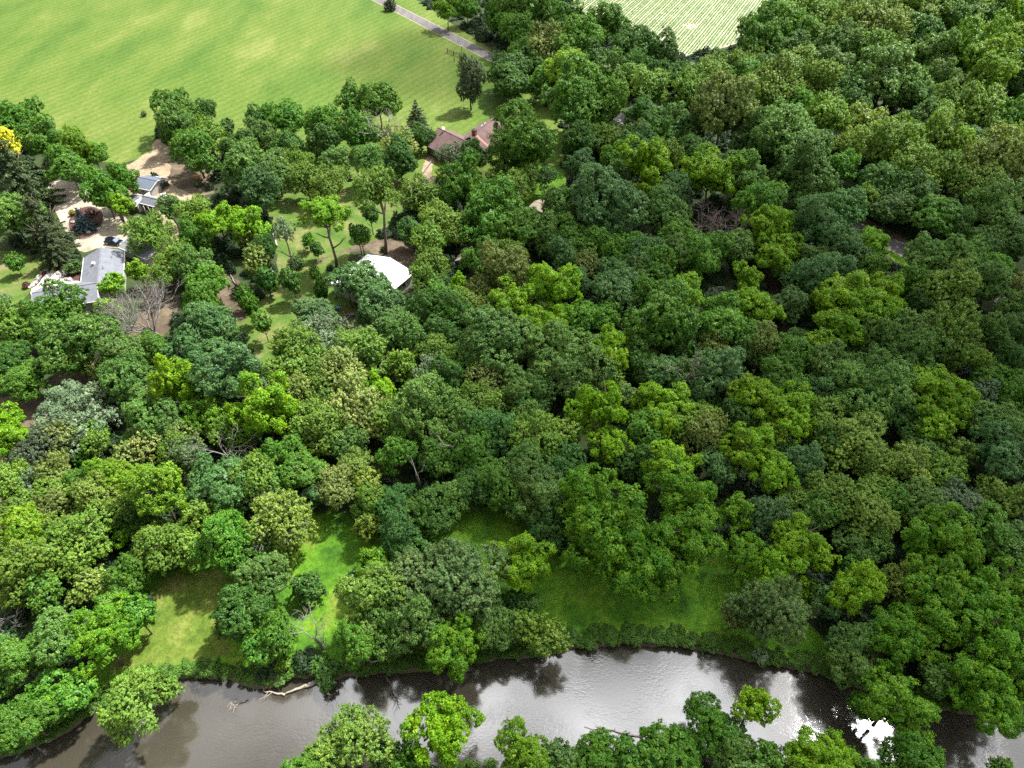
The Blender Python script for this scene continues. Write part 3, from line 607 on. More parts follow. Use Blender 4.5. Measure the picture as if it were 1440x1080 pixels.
TREES = [  # species names of leafy trees are guesses from crown colour and texture
 ('maple_tree', 'leftmost of two large emerald green trees at the meadow edge above the driveway', -143.3, 199.4, 14.5, 6.28, 5.79, 'E'),
 ('blossom_tree', 'medium yellow blossoming tree at the meadow edge above the driveway', -142.4, 189.5, 10.3, 4.20, 4.29, 'F'),
 ('maple_tree', 'rightmost of two large emerald green trees at the meadow edge above the driveway', -128.5, 185.1, 14.9, 5.98, 6.22, 'E'),
 ('locust_tree', 'medium vivid yellow-green tree at the meadow edge above the small grey sheds', -117.7, 181.4, 14.3, 4.65, 4.80, 'L3'),
 ('maple_tree', 'medium rich green tree at the meadow edge above the small grey sheds', -115.9, 184.3, 8.8, 3.73, 3.51, 'G'),
 ('maple_tree', 'large rich green tree at the meadow edge above the small grey sheds', -117.3, 173.4, 12.5, 5.14, 5.02, 'G'),
 ('spruce_tree', 'large dark needled tree at the meadow edge above the driveway', -127.1, 166.5, 19.8, 6.35, 6.78, 'N'),
 ('maple_tree', 'large emerald green tree overhanging the small grey sheds', -102.9, 160.4, 13.2, 5.05, 5.38, 'E'),
 ('maple_tree', 'medium emerald green tree overhanging the small grey sheds', -101.0, 167.8, 11.4, 3.90, 4.12, 'E'),
 ('locust_tree', 'small bright lime green tree overhanging the small grey sheds', -98.1, 156.8, 8.6, 2.60, 2.75, 'L'),
 ('maple_tree', 'large rich green tree where the sandy track meets the meadow', -100.7, 208.0, 14.7, 5.76, 5.77, 'G'),
 ('oak_tree', 'large muted grey-green tree where the sandy track meets the meadow', -95.8, 197.1, 13.5, 5.80, 5.90, 'M'),
 ('oak_tree', 'medium dark green tree where the sandy track meets the meadow', -94.7, 214.5, 7.8, 3.45, 3.43, 'D'),
 ('elm_tree', 'medium olive green tree beside the sandy track', -86.7, 193.6, 11.8, 4.58, 4.53, 'O'),
 ('maple_tree', 'large rich green tree beside the sandy track', -86.0, 181.6, 14.9, 6.31, 6.22, 'G'),
 ('oak_tree', 'medium dark green tree beside the sandy track', -85.2, 203.5, 6.6, 2.89, 2.98, 'D'),
 ('oak_tree', 'large dark green tree beside the sandy track', -76.2, 186.7, 11.2, 5.39, 5.18, 'D'),
 ('oak_tree', 'leftmost of two medium dark green trees in the tree row below the meadow', -75.5, 207.9, 9.4, 4.49, 4.35, 'D'),
 ('oak_tree', 'medium muted grey-green tree in the tree row below the meadow', -71.9, 194.2, 11.7, 4.70, 4.93, 'M'),
 ('maple_tree', 'large emerald green tree in the tree row below the meadow', -66.3, 202.9, 13.3, 5.27, 5.55, 'E'),
 ('oak_tree', 'rightmost of two medium dark green trees in the tree row below the meadow', -63.3, 191.7, 9.1, 4.67, 4.47, 'D'),
 ('oak_tree', 'leftmost of two large muted grey-green trees right of the sandy yard', -69.2, 169.9, 15.6, 6.23, 6.54, 'M'),
 ('oak_tree', 'rightmost of two large muted grey-green trees right of the sandy yard', -62.0, 171.5, 12.1, 5.10, 4.98, 'M'),
 ('oak_tree', 'large blue-green tree right of the sandy yard', -63.2, 159.7, 13.9, 5.05, 5.36, 'B'),
 ('elm_tree', 'medium olive green tree in the tree row below the meadow', -58.6, 180.0, 9.7, 3.58, 3.67, 'O'),
 ('elm_tree', 'leftmost of two medium olive green trees on the open grassy yard', -53.9, 169.3, 10.7, 4.40, 4.62, 'O'),
 ('maple_tree', 'large emerald green tree along the meadow beside the clump with bare branches', -54.9, 199.3, 13.1, 5.62, 5.18, 'E'),
 ('oak_tree', 'medium dark green tree along the meadow beside the clump with bare branches', -53.8, 193.6, 10.2, 4.69, 4.78, 'D'),
 ('maple_tree', 'leftmost of three large rich green trees along the meadow beside the clump with bare branches', -48.4, 213.9, 13.0, 5.02, 5.05, 'G'),
 ('maple_tree', 'rightmost of three large rich green trees along the meadow beside the clump with bare branches', -40.2, 211.8, 14.9, 5.87, 6.00, 'G'),
 ('maple_tree', 'second from left of three rich green trees along the meadow', -44.2, 195.2, 12.1, 5.13, 5.36, 'G'),
 ('oak_tree', 'medium muted grey-green tree along the meadow beside the clump with bare branches', -48.4, 179.0, 10.2, 4.23, 3.95, 'M'),
 ('ash_tree', 'large pale cream-topped green tree just left of the brown-roofed house', -32.5, 189.0, 11.5, 5.02, 4.77, 'Y'),
 ('oak_tree', 'large dark green tree just left of the brown-roofed house', -30.4, 179.2, 11.8, 5.49, 5.38, 'D'),
 ('oak_tree', 'medium muted grey-green tree just left of the brown-roofed house', -38.2, 176.3, 13.8, 3.99, 5.58, 'M'),
 ('spruce_tree', 'medium dark needled tree just left of the brown-roofed house', -28.3, 205.4, 11.2, 4.47, 3.43, 'N'),
 ('oak_tree', 'medium dark green tree just left of the brown-roofed house', -26.7, 196.3, 9.0, 3.89, 4.16, 'D'),
 ('elm_tree', 'rightmost of two medium olive green trees on the open grassy yard', -47.8, 165.0, 11.5, 4.13, 4.24, 'O'),
 ('elm_tree', 'medium olive green tree along the meadow beside the clump with bare branches', -46.8, 175.6, 7.1, 2.95, 2.72, 'O'),
 ('elm_tree', 'leftmost of three medium olive green trees between the brown house and white roof', -23.2, 159.7, 11.8, 4.78, 4.42, 'O'),
 ('locust_tree', 'medium bright lime green tree behind the paved road at the top', -25.4, 298.6, 12.3, 4.43, 4.64, 'L'),
 ('maple_tree', 'medium emerald green tree behind the paved road at the top', -17.6, 302.6, 11.2, 4.98, 4.63, 'E'),
 ('maple_tree', 'leftmost of four large rich green trees between the paved road and the crop field', -5.6, 285.8, 15.0, 6.19, 6.44, 'G'),
 ('maple_tree', 'leftmost of two large emerald green trees between the paved road and the crop field', 2.4, 291.1, 16.0, 6.46, 6.95, 'E'),
 ('maple_tree', 'second from left of four rich green trees between the paved road and the crop field', 1.0, 271.3, 15.8, 6.62, 6.60, 'G'),
 ('maple_tree', 'third from left of four rich green trees between the paved road and the crop field', 6.6, 282.1, 18.5, 7.98, 7.91, 'G'),
 ('maple_tree', 'rightmost of two large emerald green trees between the paved road and the crop field', 13.6, 294.3, 17.6, 7.02, 7.23, 'E'),
 ('maple_tree', 'rightmost of four large rich green trees between the paved road and the crop field', 20.8, 277.9, 16.6, 7.92, 7.56, 'G'),
 ('elm_tree', "large tan olive tree below the crop field's hidden left end", 11.4, 253.8, 16.9, 7.25, 6.84, 'T'),
 ('oak_tree', 'leftmost of three large dark green trees where the paved road enters the woods', -0.9, 236.8, 14.4, 6.59, 6.57, 'D'),
 ('maple_tree', 'large emerald green tree where the paved road enters the woods', 4.2, 254.4, 12.6, 5.17, 4.96, 'E'),
 ('oak_tree', 'second from left of three large dark green trees where the paved road enters the woods', -0.5, 229.2, 12.2, 5.76, 5.47, 'D'),
 ('pear_tree', 'medium greyish dark tree on the lawn beside the paved road', -13.2, 225.4, 16.2, 4.71, 7.82, 'K'),
 ('locust_tree', "large vivid yellow-green tree below the crop field's hidden left end", 17.9, 228.7, 17.1, 7.34, 6.76, 'L3'),
 ('maple_tree', "leftmost of three large rich green trees below the crop field's hidden left end", 12.5, 231.1, 14.5, 6.40, 6.44, 'G'),
 ('maple_tree', 'leftmost of two large emerald green trees in the woods beside the grassy glade', 17.9, 205.3, 21.9, 9.24, 9.89, 'E'),
 ('maple_tree', 'rightmost of two large emerald green trees in the woods beside the grassy glade', 26.4, 207.4, 14.2, 5.93, 5.70, 'E'),
 ('maple_tree', "rightmost of three large rich green trees below the crop field's hidden left end", 24.3, 260.2, 17.1, 6.97, 7.22, 'G'),
 ('oak_tree', "large dark green tree below the crop field's hidden left end", 28.3, 247.1, 12.9, 6.18, 6.33, 'D'),
 ('maple_tree', "second from left of three large rich green trees below the crop field's hidden left end", 17.0, 253.1, 15.1, 6.27, 6.41, 'G'),
 ('oak_tree', 'rightmost of three large dark green trees where the paved road enters the woods', 7.2, 245.6, 12.3, 5.61, 5.82, 'D'),
 ('maple_tree', "large rich green tree overhanging the brown-roofed house's right side", 2.5, 178.8, 21.0, 9.09, 9.48, 'G'),
 ('oak_tree', 'medium dark green tree in front of the brown-roofed house', -11.5, 186.2, 8.3, 4.17, 3.91, 'D'),
 ('silver_poplar', 'medium pale grey-blue tree in front of the brown-roofed house', -17.0, 182.5, 10.9, 4.11, 4.06, 'S2'),
 ('elm_tree', "leftmost of two medium olive green trees overhanging the brown-roofed house's right side", -2.9, 174.0, 8.7, 3.13, 3.15, 'O'),
 ('elm_tree', "rightmost of two medium olive green trees overhanging the brown-roofed house's right side", 3.7, 170.6, 10.3, 3.85, 4.12, 'O'),
 ('elm_tree', 'rightmost of three medium olive green trees between the brown house and white roof', 0.4, 162.5, 11.9, 4.57, 4.83, 'O'),
 ('oak_tree', 'leftmost of two medium blue-green trees around the tan shed roof', 8.9, 172.1, 8.9, 3.31, 3.32, 'B'),
 ('maple_tree', 'leftmost of two large rich green trees between the brown house and white roof', -12.5, 161.5, 16.0, 6.38, 6.45, 'G'),
 ('oak_tree', 'medium muted grey-green tree between the brown house and white roof', -4.5, 163.0, 9.6, 4.20, 4.02, 'M'),
 ('maple_tree', 'rightmost of two large rich green trees between the brown house and white roof', -5.1, 148.6, 16.8, 6.77, 7.16, 'G'),
 ('maple_tree', 'rightmost of three medium rich green trees below the tan shed roof', 1.2, 143.2, 12.1, 4.67, 4.94, 'G'),
 ('ash_tree', 'leftmost of two medium light yellowish green trees between the brown house and white roof', -18.7, 152.4, 9.2, 3.67, 3.47, 'L2'),
 ('elm_tree', 'medium olive green tree right of the white metal roof', -19.2, 142.1, 10.0, 3.78, 3.94, 'O'),
 ('elm_tree', 'second from left of three medium olive green trees between the brown house and white roof', -13.5, 144.9, 8.2, 3.14, 3.18, 'O'),
 ('oak_tree', 'medium muted grey-green tree around the tan shed roof', 5.9, 145.7, 10.8, 4.75, 4.53, 'M'),
 ('oak_tree', 'large muted grey-green tree around the tan shed roof', 12.8, 155.4, 12.1, 5.74, 5.33, 'M'),
 ('oak_tree', 'large blue-green tree around the tan shed roof', 22.4, 149.8, 19.9, 9.08, 8.40, 'B'),
 ('maple_tree', 'leftmost of two medium rich green trees around the tan shed roof', 14.1, 142.1, 10.3, 4.67, 4.39, 'G'),
 ('oak_tree', 'medium dark green tree around the tan shed roof', 10.0, 140.8, 8.7, 4.29, 4.12, 'D'),
 ('maple_tree', 'rightmost of two medium rich green trees around the tan shed roof', 18.4, 140.3, 11.5, 4.99, 5.06, 'G'),
 ('oak_tree', 'leftmost of two large dark green trees in the woods beside the grassy glade', 19.6, 189.1, 12.3, 5.61, 5.97, 'D'),
 ('oak_tree', 'medium blue-green tree in the woods beside the grassy glade', 18.5, 175.8, 11.1, 4.46, 4.32, 'B'),
 ('maple_tree', "large rich green tree along the crop field's left edge", 35.1, 276.5, 15.7, 6.70, 6.52, 'G'),
 ('oak_tree', "leftmost of four large dark green trees along the crop field's left edge", 43.0, 259.7, 15.4, 6.92, 7.39, 'D'),
 ('oak_tree', "third from left of four large dark green trees along the crop field's left edge", 48.7, 254.5, 14.3, 6.36, 6.59, 'D'),
 ('oak_tree', "second from left of four large dark green trees along the crop field's left edge", 41.7, 243.1, 12.7, 5.69, 5.66, 'D'),
 ('oak_tree', "rightmost of four large dark green trees along the crop field's left edge", 47.8, 236.7, 11.6, 5.10, 5.41, 'D'),
 ('oak_tree', "large muted grey-green tree below the crop field's hidden left end", 30.5, 234.5, 14.4, 5.95, 6.38, 'M'),
 ('elm_tree', "medium olive green tree along the crop field's left edge", 39.6, 235.7, 11.6, 4.81, 4.54, 'O'),
 ('elm_tree', "leftmost of five large olive green trees along the crop field's lower tip", 43.2, 221.5, 14.8, 6.10, 6.02, 'O'),
 ('maple_tree', 'large rich green tree in the woods beside the grassy glade', 28.8, 209.4, 16.3, 6.98, 7.34, 'G'),
 ('oak_tree', 'rightmost of two large dark green trees in the woods beside the grassy glade', 39.6, 208.0, 11.1, 5.01, 4.78, 'D'),
 ('oak_tree', "medium muted grey-green tree along the crop field's lower tip", 48.5, 205.1, 10.4, 4.44, 4.40, 'M'),
 ('oak_tree', "large dark green tree along the crop field's lower tip", 54.8, 236.4, 11.7, 5.57, 5.77, 'D'),
 ('elm_tree', "third from left of five large olive green trees along the crop field's lower tip", 60.1, 229.3, 15.2, 6.19, 6.33, 'O'),
 ('elm_tree', "fourth from left of five large olive green trees along the crop field's lower tip", 67.6, 237.1, 13.0, 5.91, 5.64, 'O'),
 ('elm_tree', "second from left of five large olive green trees along the crop field's lower tip", 56.2, 220.3, 13.3, 5.56, 5.59, 'O'),
 ('elm_tree', 'large tan olive tree above the grey leafless thicket', 59.7, 197.4, 22.0, 8.82, 9.52, 'T'),
 ('elm_tree', "rightmost of five large olive green trees along the crop field's lower tip", 74.0, 234.7, 13.4, 5.41, 5.43, 'O'),
 ('maple_tree', "leftmost of two large rich green trees along the crop field's right edge", 87.8, 265.4, 18.6, 8.01, 8.32, 'G'),
 ('elm_tree', "medium olive green tree along the crop field's right edge", 83.0, 251.1, 10.0, 3.31, 3.42, 'O'),
 ('maple_tree', "large rich green tree along the crop field's lower tip", 73.6, 228.2, 14.1, 5.83, 5.85, 'G'),
 ('elm_tree', 'second from left of six olive green trees on the wooded slope below the crop field', 76.6, 214.5, 15.1, 6.86, 6.64, 'O'),
 ('elm_tree', 'medium olive green tree in the woods beside the grassy glade', 26.0, 193.2, 9.6, 4.19, 3.89, 'O'),
 ('oak_tree', 'large blue-green tree in the woods beside the grassy glade', 34.7, 187.0, 11.1, 5.10, 4.84, 'B'),
 ('locust_tree', 'large bright lime green tree left of the grey leafless thicket', 34.9, 169.4, 17.2, 6.66, 6.39, 'L'),
 ('elm_tree', 'medium olive green tree left of the grey leafless thicket', 41.4, 179.1, 11.3, 3.98, 4.24, 'O'),
 ('maple_tree', 'medium emerald green tree in the woods beside the grassy glade', 27.3, 182.3, 8.4, 3.20, 3.23, 'E'),
 ('oak_tree', 'medium muted grey-green tree left of the grey leafless thicket', 28.3, 172.7, 10.3, 3.53, 3.62, 'M'),
 ('oak_tree', 'leftmost of two medium dark green trees above the grey leafless thicket', 49.7, 197.6, 11.8, 4.84, 4.99, 'D'),
 ('oak_tree', 'rightmost of two medium dark green trees above the grey leafless thicket', 50.4, 185.1, 10.2, 4.62, 4.96, 'D'),
 ('locust_tree', 'large bright lime green tree above the grey leafless thicket', 50.7, 165.2, 17.1, 6.91, 7.04, 'L'),
 ('locust_tree', 'medium bright lime green tree above the grey leafless thicket', 46.3, 167.7, 11.4, 3.86, 3.61, 'L'),
 ('oak_tree', 'large muted grey-green tree above the grey leafless thicket', 58.8, 167.5, 14.6, 6.02, 6.42, 'M'),
 ('oak_tree', 'rightmost of two medium blue-green trees left of the grey leafless thicket', 40.5, 162.6, 11.1, 4.63, 4.50, 'B'),
 ('locust_tree', 'medium bright lime green tree left of the grey leafless thicket', 32.7, 163.3, 8.8, 2.98, 2.84, 'L'),
 ('oak_tree', 'leftmost of two medium blue-green trees left of the grey leafless thicket', 38.6, 159.5, 10.4, 3.78, 3.65, 'B'),
 ('oak_tree', 'large muted grey-green tree below the grey leafless thicket', 36.8, 149.3, 13.9, 5.61, 5.37, 'M'),
 ('maple_tree', 'large rich green tree below the grey leafless thicket', 38.8, 141.3, 11.7, 5.40, 5.09, 'G'),
 ('maple_tree', 'rightmost of two medium rich green trees below the grey leafless thicket', 43.3, 134.9, 12.9, 4.91, 5.27, 'G'),
 ('oak_tree', 'rightmost of three medium muted grey-green trees below the grey leafless thicket', 53.0, 138.6, 9.6, 4.24, 4.00, 'M'),
 ('maple_tree', 'rightmost of two large emerald green trees right of the grey leafless thicket', 61.5, 151.9, 13.0, 5.16, 5.56, 'E'),
 ('locust_tree', 'leftmost of two medium bright lime green trees right of the grey leafless thicket', 58.6, 142.9, 13.5, 4.67, 4.56, 'L'),
 ('maple_tree', 'rightmost of two medium emerald green trees beside the blue tarp', 27.2, 139.3, 9.9, 3.86, 4.06, 'E'),
 ('oak_tree', 'rightmost of five medium blue-green trees beside the blue tarp', 31.6, 136.8, 9.8, 4.17, 3.95, 'B'),
 ('maple_tree', "large emerald green tree along the crop field's right edge", 98.6, 267.8, 18.1, 8.23, 7.59, 'E'),
 ('maple_tree', "rightmost of two large rich green trees along the crop field's right edge", 86.2, 256.7, 15.9, 6.81, 6.85, 'G'),
 ('elm_tree', 'leftmost of three large olive green trees in the top woods right of the crop field', 110.5, 286.2, 17.8, 7.84, 7.66, 'O'),
 ('elm_tree', 'rightmost of three large olive green trees in the top woods right of the crop field', 119.3, 284.9, 15.4, 7.15, 6.89, 'O'),
 ('elm_tree', 'second from left of three olive green trees right of the crop field', 106.7, 264.1, 14.5, 6.16, 6.11, 'O'),
 ('oak_tree', 'second from left of four dark green trees on the wooded slope below the crop field', 97.0, 251.1, 14.3, 7.28, 6.78, 'D'),
 ('elm_tree', 'fourth from left of six olive green trees on the wooded slope below the crop field', 97.2, 242.6, 13.1, 5.79, 5.67, 'O'),
 ('oak_tree', 'large muted grey-green tree in the top woods right of the crop field', 109.9, 251.0, 16.4, 7.26, 7.02, 'M'),
 ('ash_tree', 'large pale yellow-green tree in the top woods right of the crop field', 122.8, 269.3, 20.2, 9.51, 9.08, 'Y2'),
 ('ash_tree', 'large pale yellow-green tree in the upper right woods', 128.7, 262.0, 20.6, 8.73, 8.78, 'Y2'),
 ('elm_tree', 'second from left of five large olive green trees in the upper right woods', 140.8, 292.2, 15.3, 6.65, 6.84, 'O'),
 ('elm_tree', 'leftmost of five large olive green trees in the upper right woods', 121.7, 249.3, 17.4, 7.10, 7.46, 'O'),
 ('oak_tree', 'large muted grey-green tree on the wooded slope below the crop field', 103.6, 238.3, 15.6, 6.99, 6.74, 'M'),
 ('elm_tree', 'fifth from left of six olive green trees on the wooded slope below the crop field', 96.0, 223.3, 15.6, 6.03, 6.49, 'O'),
 ('elm_tree', 'third from left of six olive green trees on the wooded slope below the crop field', 82.0, 217.7, 18.2, 8.04, 8.02, 'O'),
 ('oak_tree', 'leftmost of four large dark green trees on the wooded slope below the crop field', 83.5, 236.2, 12.9, 6.39, 6.08, 'D'),
 ('maple_tree', 'large rich green tree on the wooded slope below the crop field', 89.5, 229.1, 13.5, 6.24, 5.83, 'G'),
 ('elm_tree', 'leftmost of six large olive green trees on the wooded slope below the crop field', 73.5, 215.2, 14.5, 6.36, 6.39, 'O'),
 ('maple_tree', 'medium emerald green tree on the wooded slope below the crop field', 86.7, 211.9, 13.2, 4.86, 5.07, 'E'),
 ('elm_tree', 'rightmost of six large olive green trees on the wooded slope below the crop field', 91.0, 201.2, 15.5, 6.60, 6.28, 'O'),
 ('oak_tree', 'third from left of four dark green trees on the wooded slope below the crop field', 106.8, 228.1, 11.2, 5.69, 5.43, 'D'),
 ('oak_tree', 'leftmost of three large muted grey-green trees in the upper right woods', 115.1, 222.8, 21.6, 9.92, 9.76, 'M'),
 ('oak_tree', 'rightmost of four large dark green trees on the wooded slope below the crop field', 104.6, 214.2, 12.3, 6.00, 5.73, 'D'),
 ('ash_tree', 'large pale yellow-green tree in the woods above the road gap', 101.5, 196.0, 14.3, 6.10, 5.79, 'Y2'),
 ('oak_tree', 'second from left of three large muted grey-green trees in the woods above the road gap', 78.1, 192.9, 17.7, 7.05, 7.38, 'M'),
 ('elm_tree', 'third from left of five large olive green trees in the upper right woods', 145.1, 289.1, 18.4, 7.25, 7.62, 'O'),
 ('elm_tree', 'fourth from left of five large olive green trees in the upper right woods', 152.6, 288.0, 17.4, 7.22, 7.49, 'O'),
 ('elm_tree', 'rightmost of five large olive green trees in the upper right woods', 158.2, 288.2, 16.6, 7.21, 7.15, 'O'),
 ('oak_tree', 'large dark green tree in the upper right woods', 144.1, 267.2, 17.5, 8.23, 7.97, 'D'),
 ('maple_tree', 'large emerald green tree in the top right corner woods', 165.4, 286.7, 16.2, 7.35, 6.77, 'E'),
 ('oak_tree', 'large muted grey-green tree in the top right corner woods', 170.4, 278.7, 19.2, 8.47, 8.55, 'M'),
 ('locust_tree', 'second from left of three large vivid yellow-green trees in the top right corner woods', 179.7, 279.4, 21.1, 9.10, 8.66, 'L3'),
 ('oak_tree', 'rightmost of three large muted grey-green trees in the upper right woods', 140.6, 246.6, 16.3, 7.75, 7.34, 'M'),
 ('oak_tree', 'second from left of three large muted grey-green trees in the upper right woods', 120.6, 223.7, 17.0, 7.80, 7.52, 'M'),
 ('elm_tree', 'large olive green tree in the top right corner woods', 152.8, 244.0, 22.0, 9.80, 10.53, 'O'),
 ('locust_tree', 'leftmost of three large vivid yellow-green trees in the top right corner woods', 155.1, 232.9, 19.9, 7.37, 7.65, 'L3'),
 ('locust_tree', 'large vivid yellow-green tree beside the bare snag near the right edge', 147.8, 223.3, 17.3, 6.63, 6.44, 'L3'),
 ('oak_tree', 'large muted grey-green tree beside the bare snag near the right edge', 135.6, 228.3, 14.1, 5.66, 5.88, 'M'),
 ('oak_tree', 'leftmost of two large dark green trees beside the bare snag near the right edge', 128.5, 220.7, 12.1, 6.10, 5.99, 'D'),
 ('elm_tree', 'leftmost of two large olive green trees beside the bare snag near the right edge', 132.6, 211.5, 14.9, 5.77, 6.10, 'O'),
 ('elm_tree', 'rightmost of two large olive green trees beside the bare snag near the right edge', 138.5, 205.0, 14.8, 6.18, 5.84, 'O'),
 ('elm_tree', 'third from left of five olive green trees in the woods well above the road gap', 123.1, 200.9, 13.0, 5.58, 5.68, 'O'),
 ('oak_tree', 'rightmost of two large dark green trees beside the bare snag near the right edge', 164.2, 233.5, 15.2, 6.95, 7.26, 'D'),
 ('locust_tree', 'rightmost of three large vivid yellow-green trees in the top right corner woods', 175.7, 259.3, 16.2, 6.19, 5.98, 'L3'),
 ('maple_tree', 'large rich green tree beside the bare snag near the right edge', 145.6, 199.8, 14.0, 5.69, 5.96, 'G'),
 ('oak_tree', 'leftmost of three large muted grey-green trees in the woods above the road gap', 73.3, 180.7, 19.1, 8.15, 8.54, 'M'),
 ('oak_tree', 'rightmost of three large muted grey-green trees in the woods above the road gap', 75.2, 167.7, 17.7, 7.75, 7.87, 'M'),
 ('maple_tree', 'medium emerald green tree in the woods above the road gap', 87.2, 174.2, 11.4, 4.27, 4.45, 'E'),
 ('ash_tree', 'medium pale yellow-green tree in the woods above the road gap', 94.6, 187.4, 11.7, 4.49, 4.70, 'Y2'),
 ('oak_tree', 'large dark green tree above the grey leafless thicket', 68.0, 187.6, 14.3, 6.47, 6.98, 'D'),
 ('oak_tree', 'medium dark green tree right of the grey leafless thicket', 74.7, 162.8, 10.5, 4.56, 4.87, 'D'),
 ('maple_tree', 'large bluish emerald tree at the upper edge of the road gap', 80.1, 152.2, 13.4, 5.79, 5.37, 'E2'),
 ('elm_tree', 'small olive green tree at the upper edge of the road gap', 88.8, 159.0, 10.8, 2.56, 3.82, 'O'),
 ('oak_tree', 'leftmost of two large dark green trees at the upper edge of the road gap', 95.1, 166.0, 13.3, 5.96, 6.21, 'D'),
 ('elm_tree', 'large olive green tree at the upper edge of the road gap', 100.0, 180.0, 15.8, 7.05, 6.57, 'O'),
 ('maple_tree', 'leftmost of two large emerald green trees right of the grey leafless thicket', 60.4, 155.3, 13.0, 5.70, 5.79, 'E'),
 ('maple_tree', 'large rich green tree above the grey leafless thicket', 58.1, 166.8, 15.0, 6.00, 6.14, 'G'),
 ('locust_tree', 'large bright lime green tree right of the grey leafless thicket', 60.3, 143.1, 14.3, 5.05, 5.12, 'L'),
 ('locust_tree', 'rightmost of two medium bright lime green trees right of the grey leafless thicket', 62.1, 138.2, 11.3, 3.44, 3.66, 'L'),
 ('oak_tree', 'leftmost of two large blue-green trees just left of the road gap', 70.9, 141.7, 14.7, 6.17, 6.40, 'B'),
 ('oak_tree', 'medium blue-green tree just left of the road gap', 77.3, 137.4, 11.1, 4.44, 4.16, 'B'),
 ('locust_tree', 'rightmost of two medium bright lime green trees just left of the road gap', 82.5, 138.1, 11.3, 3.43, 3.51, 'L'),
 ('oak_tree', 'second from left of three medium muted grey-green trees below the grey leafless thicket', 51.3, 137.3, 10.0, 3.81, 3.59, 'M'),
 ('elm_tree', 'leftmost of five large olive green trees in the woods well above the road gap', 106.1, 184.1, 15.4, 6.21, 6.61, 'O'),
 ('elm_tree', 'fourth from left of five olive green trees in the woods well above the road gap', 118.8, 188.3, 15.4, 6.32, 6.75, 'O'),
 ('locust_tree', 'medium vivid yellow-green tree in the woods well above the road gap', 122.9, 184.2, 12.8, 4.40, 4.11, 'L3'),
 ('elm_tree', 'second from left of five olive green trees in the woods well above the road gap', 105.6, 170.9, 14.1, 6.37, 6.17, 'O'),
 ('elm_tree', 'rightmost of five large olive green trees in the woods well above the road gap', 113.1, 168.3, 14.3, 5.42, 5.79, 'O'),
 ('ash_tree', 'large pale yellow-green tree near the right edge above the road gap', 124.9, 170.4, 19.7, 7.82, 8.33, 'Y2'),
 ('elm_tree', 'rightmost of two large olive green trees near the right edge above the road gap', 136.9, 180.6, 14.1, 5.68, 5.48, 'O'),
 ('elm_tree', 'leftmost of two large olive green trees near the right edge above the road gap', 118.7, 160.8, 13.2, 5.69, 5.60, 'O'),
 ('oak_tree', 'leftmost of two large muted grey-green trees near the right edge above the road gap', 115.4, 150.8, 15.7, 6.45, 6.83, 'M'),
 ('oak_tree', 'medium muted grey-green tree near the right edge above the road gap', 114.4, 142.6, 10.3, 4.30, 4.18, 'M'),
 ('maple_tree', 'large rich green tree right of the road gap under tall woods', 102.6, 149.9, 13.2, 5.41, 5.13, 'G'),
 ('oak_tree', 'rightmost of two large dark green trees at the upper edge of the road gap', 98.1, 162.8, 12.4, 6.35, 6.21, 'D'),
 ('oak_tree', 'medium dark green tree at the upper edge of the road gap', 92.9, 154.0, 10.7, 4.73, 4.49, 'D'),
 ('oak_tree', 'leftmost of three medium dark green trees right of the road gap under tall woods', 101.1, 157.8, 11.2, 4.83, 4.86, 'D'),
 ('oak_tree', 'second from left of three dark green trees right of the road gap under tall woods', 106.1, 146.9, 10.8, 4.81, 5.00, 'D'),
 ('oak_tree', 'rightmost of three medium dark green trees right of the road gap under tall woods', 108.2, 139.4, 10.3, 4.64, 4.33, 'D'),
 ('oak_tree', 'rightmost of two large muted grey-green trees near the right edge above the road gap', 125.8, 157.8, 13.7, 5.77, 5.50, 'M'),
 ('oak_tree', 'medium dark green tree near the right edge above the road gap', 117.7, 140.7, 10.9, 4.66, 4.75, 'D'),
 ('oak_tree', 'rightmost of two large dark green trees in the woods well above the road gap', 130.1, 189.3, 11.4, 5.51, 5.59, 'D'),
 ('oak_tree', 'leftmost of two large dark green trees in the woods well above the road gap', 117.6, 198.4, 13.5, 5.68, 5.95, 'D'),
 ('oak_tree', 'large muted grey-green tree beside the round driveway bed', -119.3, 148.4, 14.8, 6.07, 6.09, 'M'),
 ('spruce_tree', 'leftmost of two medium dark needled trees beside the round driveway bed', -112.8, 147.4, 15.1, 4.84, 5.06, 'N'),
 ('spruce_tree', 'rightmost of two medium dark needled trees beside the round driveway bed', -107.6, 140.5, 13.1, 4.20, 4.35, 'N'),
 ('maple_tree', 'small rich green tree beside the round driveway bed', -115.2, 136.3, 4.8, 2.08, 2.03, 'G'),
 ('ash_tree', 'leftmost of two medium light yellowish green trees over the grey garage roof', -85.7, 143.6, 11.2, 4.39, 4.47, 'L2'),
 ('silver_poplar', 'medium pale grey-blue tree in front of the grey L-shaped roof', -105.9, 114.7, 10.0, 4.03, 4.25, 'S2'),
 ('maple_tree', 'large rich green tree in front of the grey L-shaped roof', -93.1, 113.0, 13.0, 5.21, 5.26, 'G'),
 ('maple_tree', 'leftmost of three medium rich green trees in front of the grey L-shaped roof', -96.6, 110.1, 10.8, 4.23, 4.09, 'G'),
 ('ash_tree', 'medium light yellowish green tree in front of the grey L-shaped roof', -100.9, 109.6, 12.1, 4.83, 5.05, 'L2'),
 ('locust_tree', 'leftmost of two medium vivid yellow-green trees right of the grey L-shaped roof', -84.4, 115.9, 8.6, 2.79, 2.72, 'L3'),
 ('locust_tree', 'rightmost of two medium vivid yellow-green trees right of the grey L-shaped roof', -86.7, 124.6, 8.4, 2.76, 2.61, 'L3'),
 ('locust_tree', 'small vivid yellow-green tree right of the grey L-shaped roof', -84.3, 131.1, 6.7, 2.36, 2.46, 'L3'),
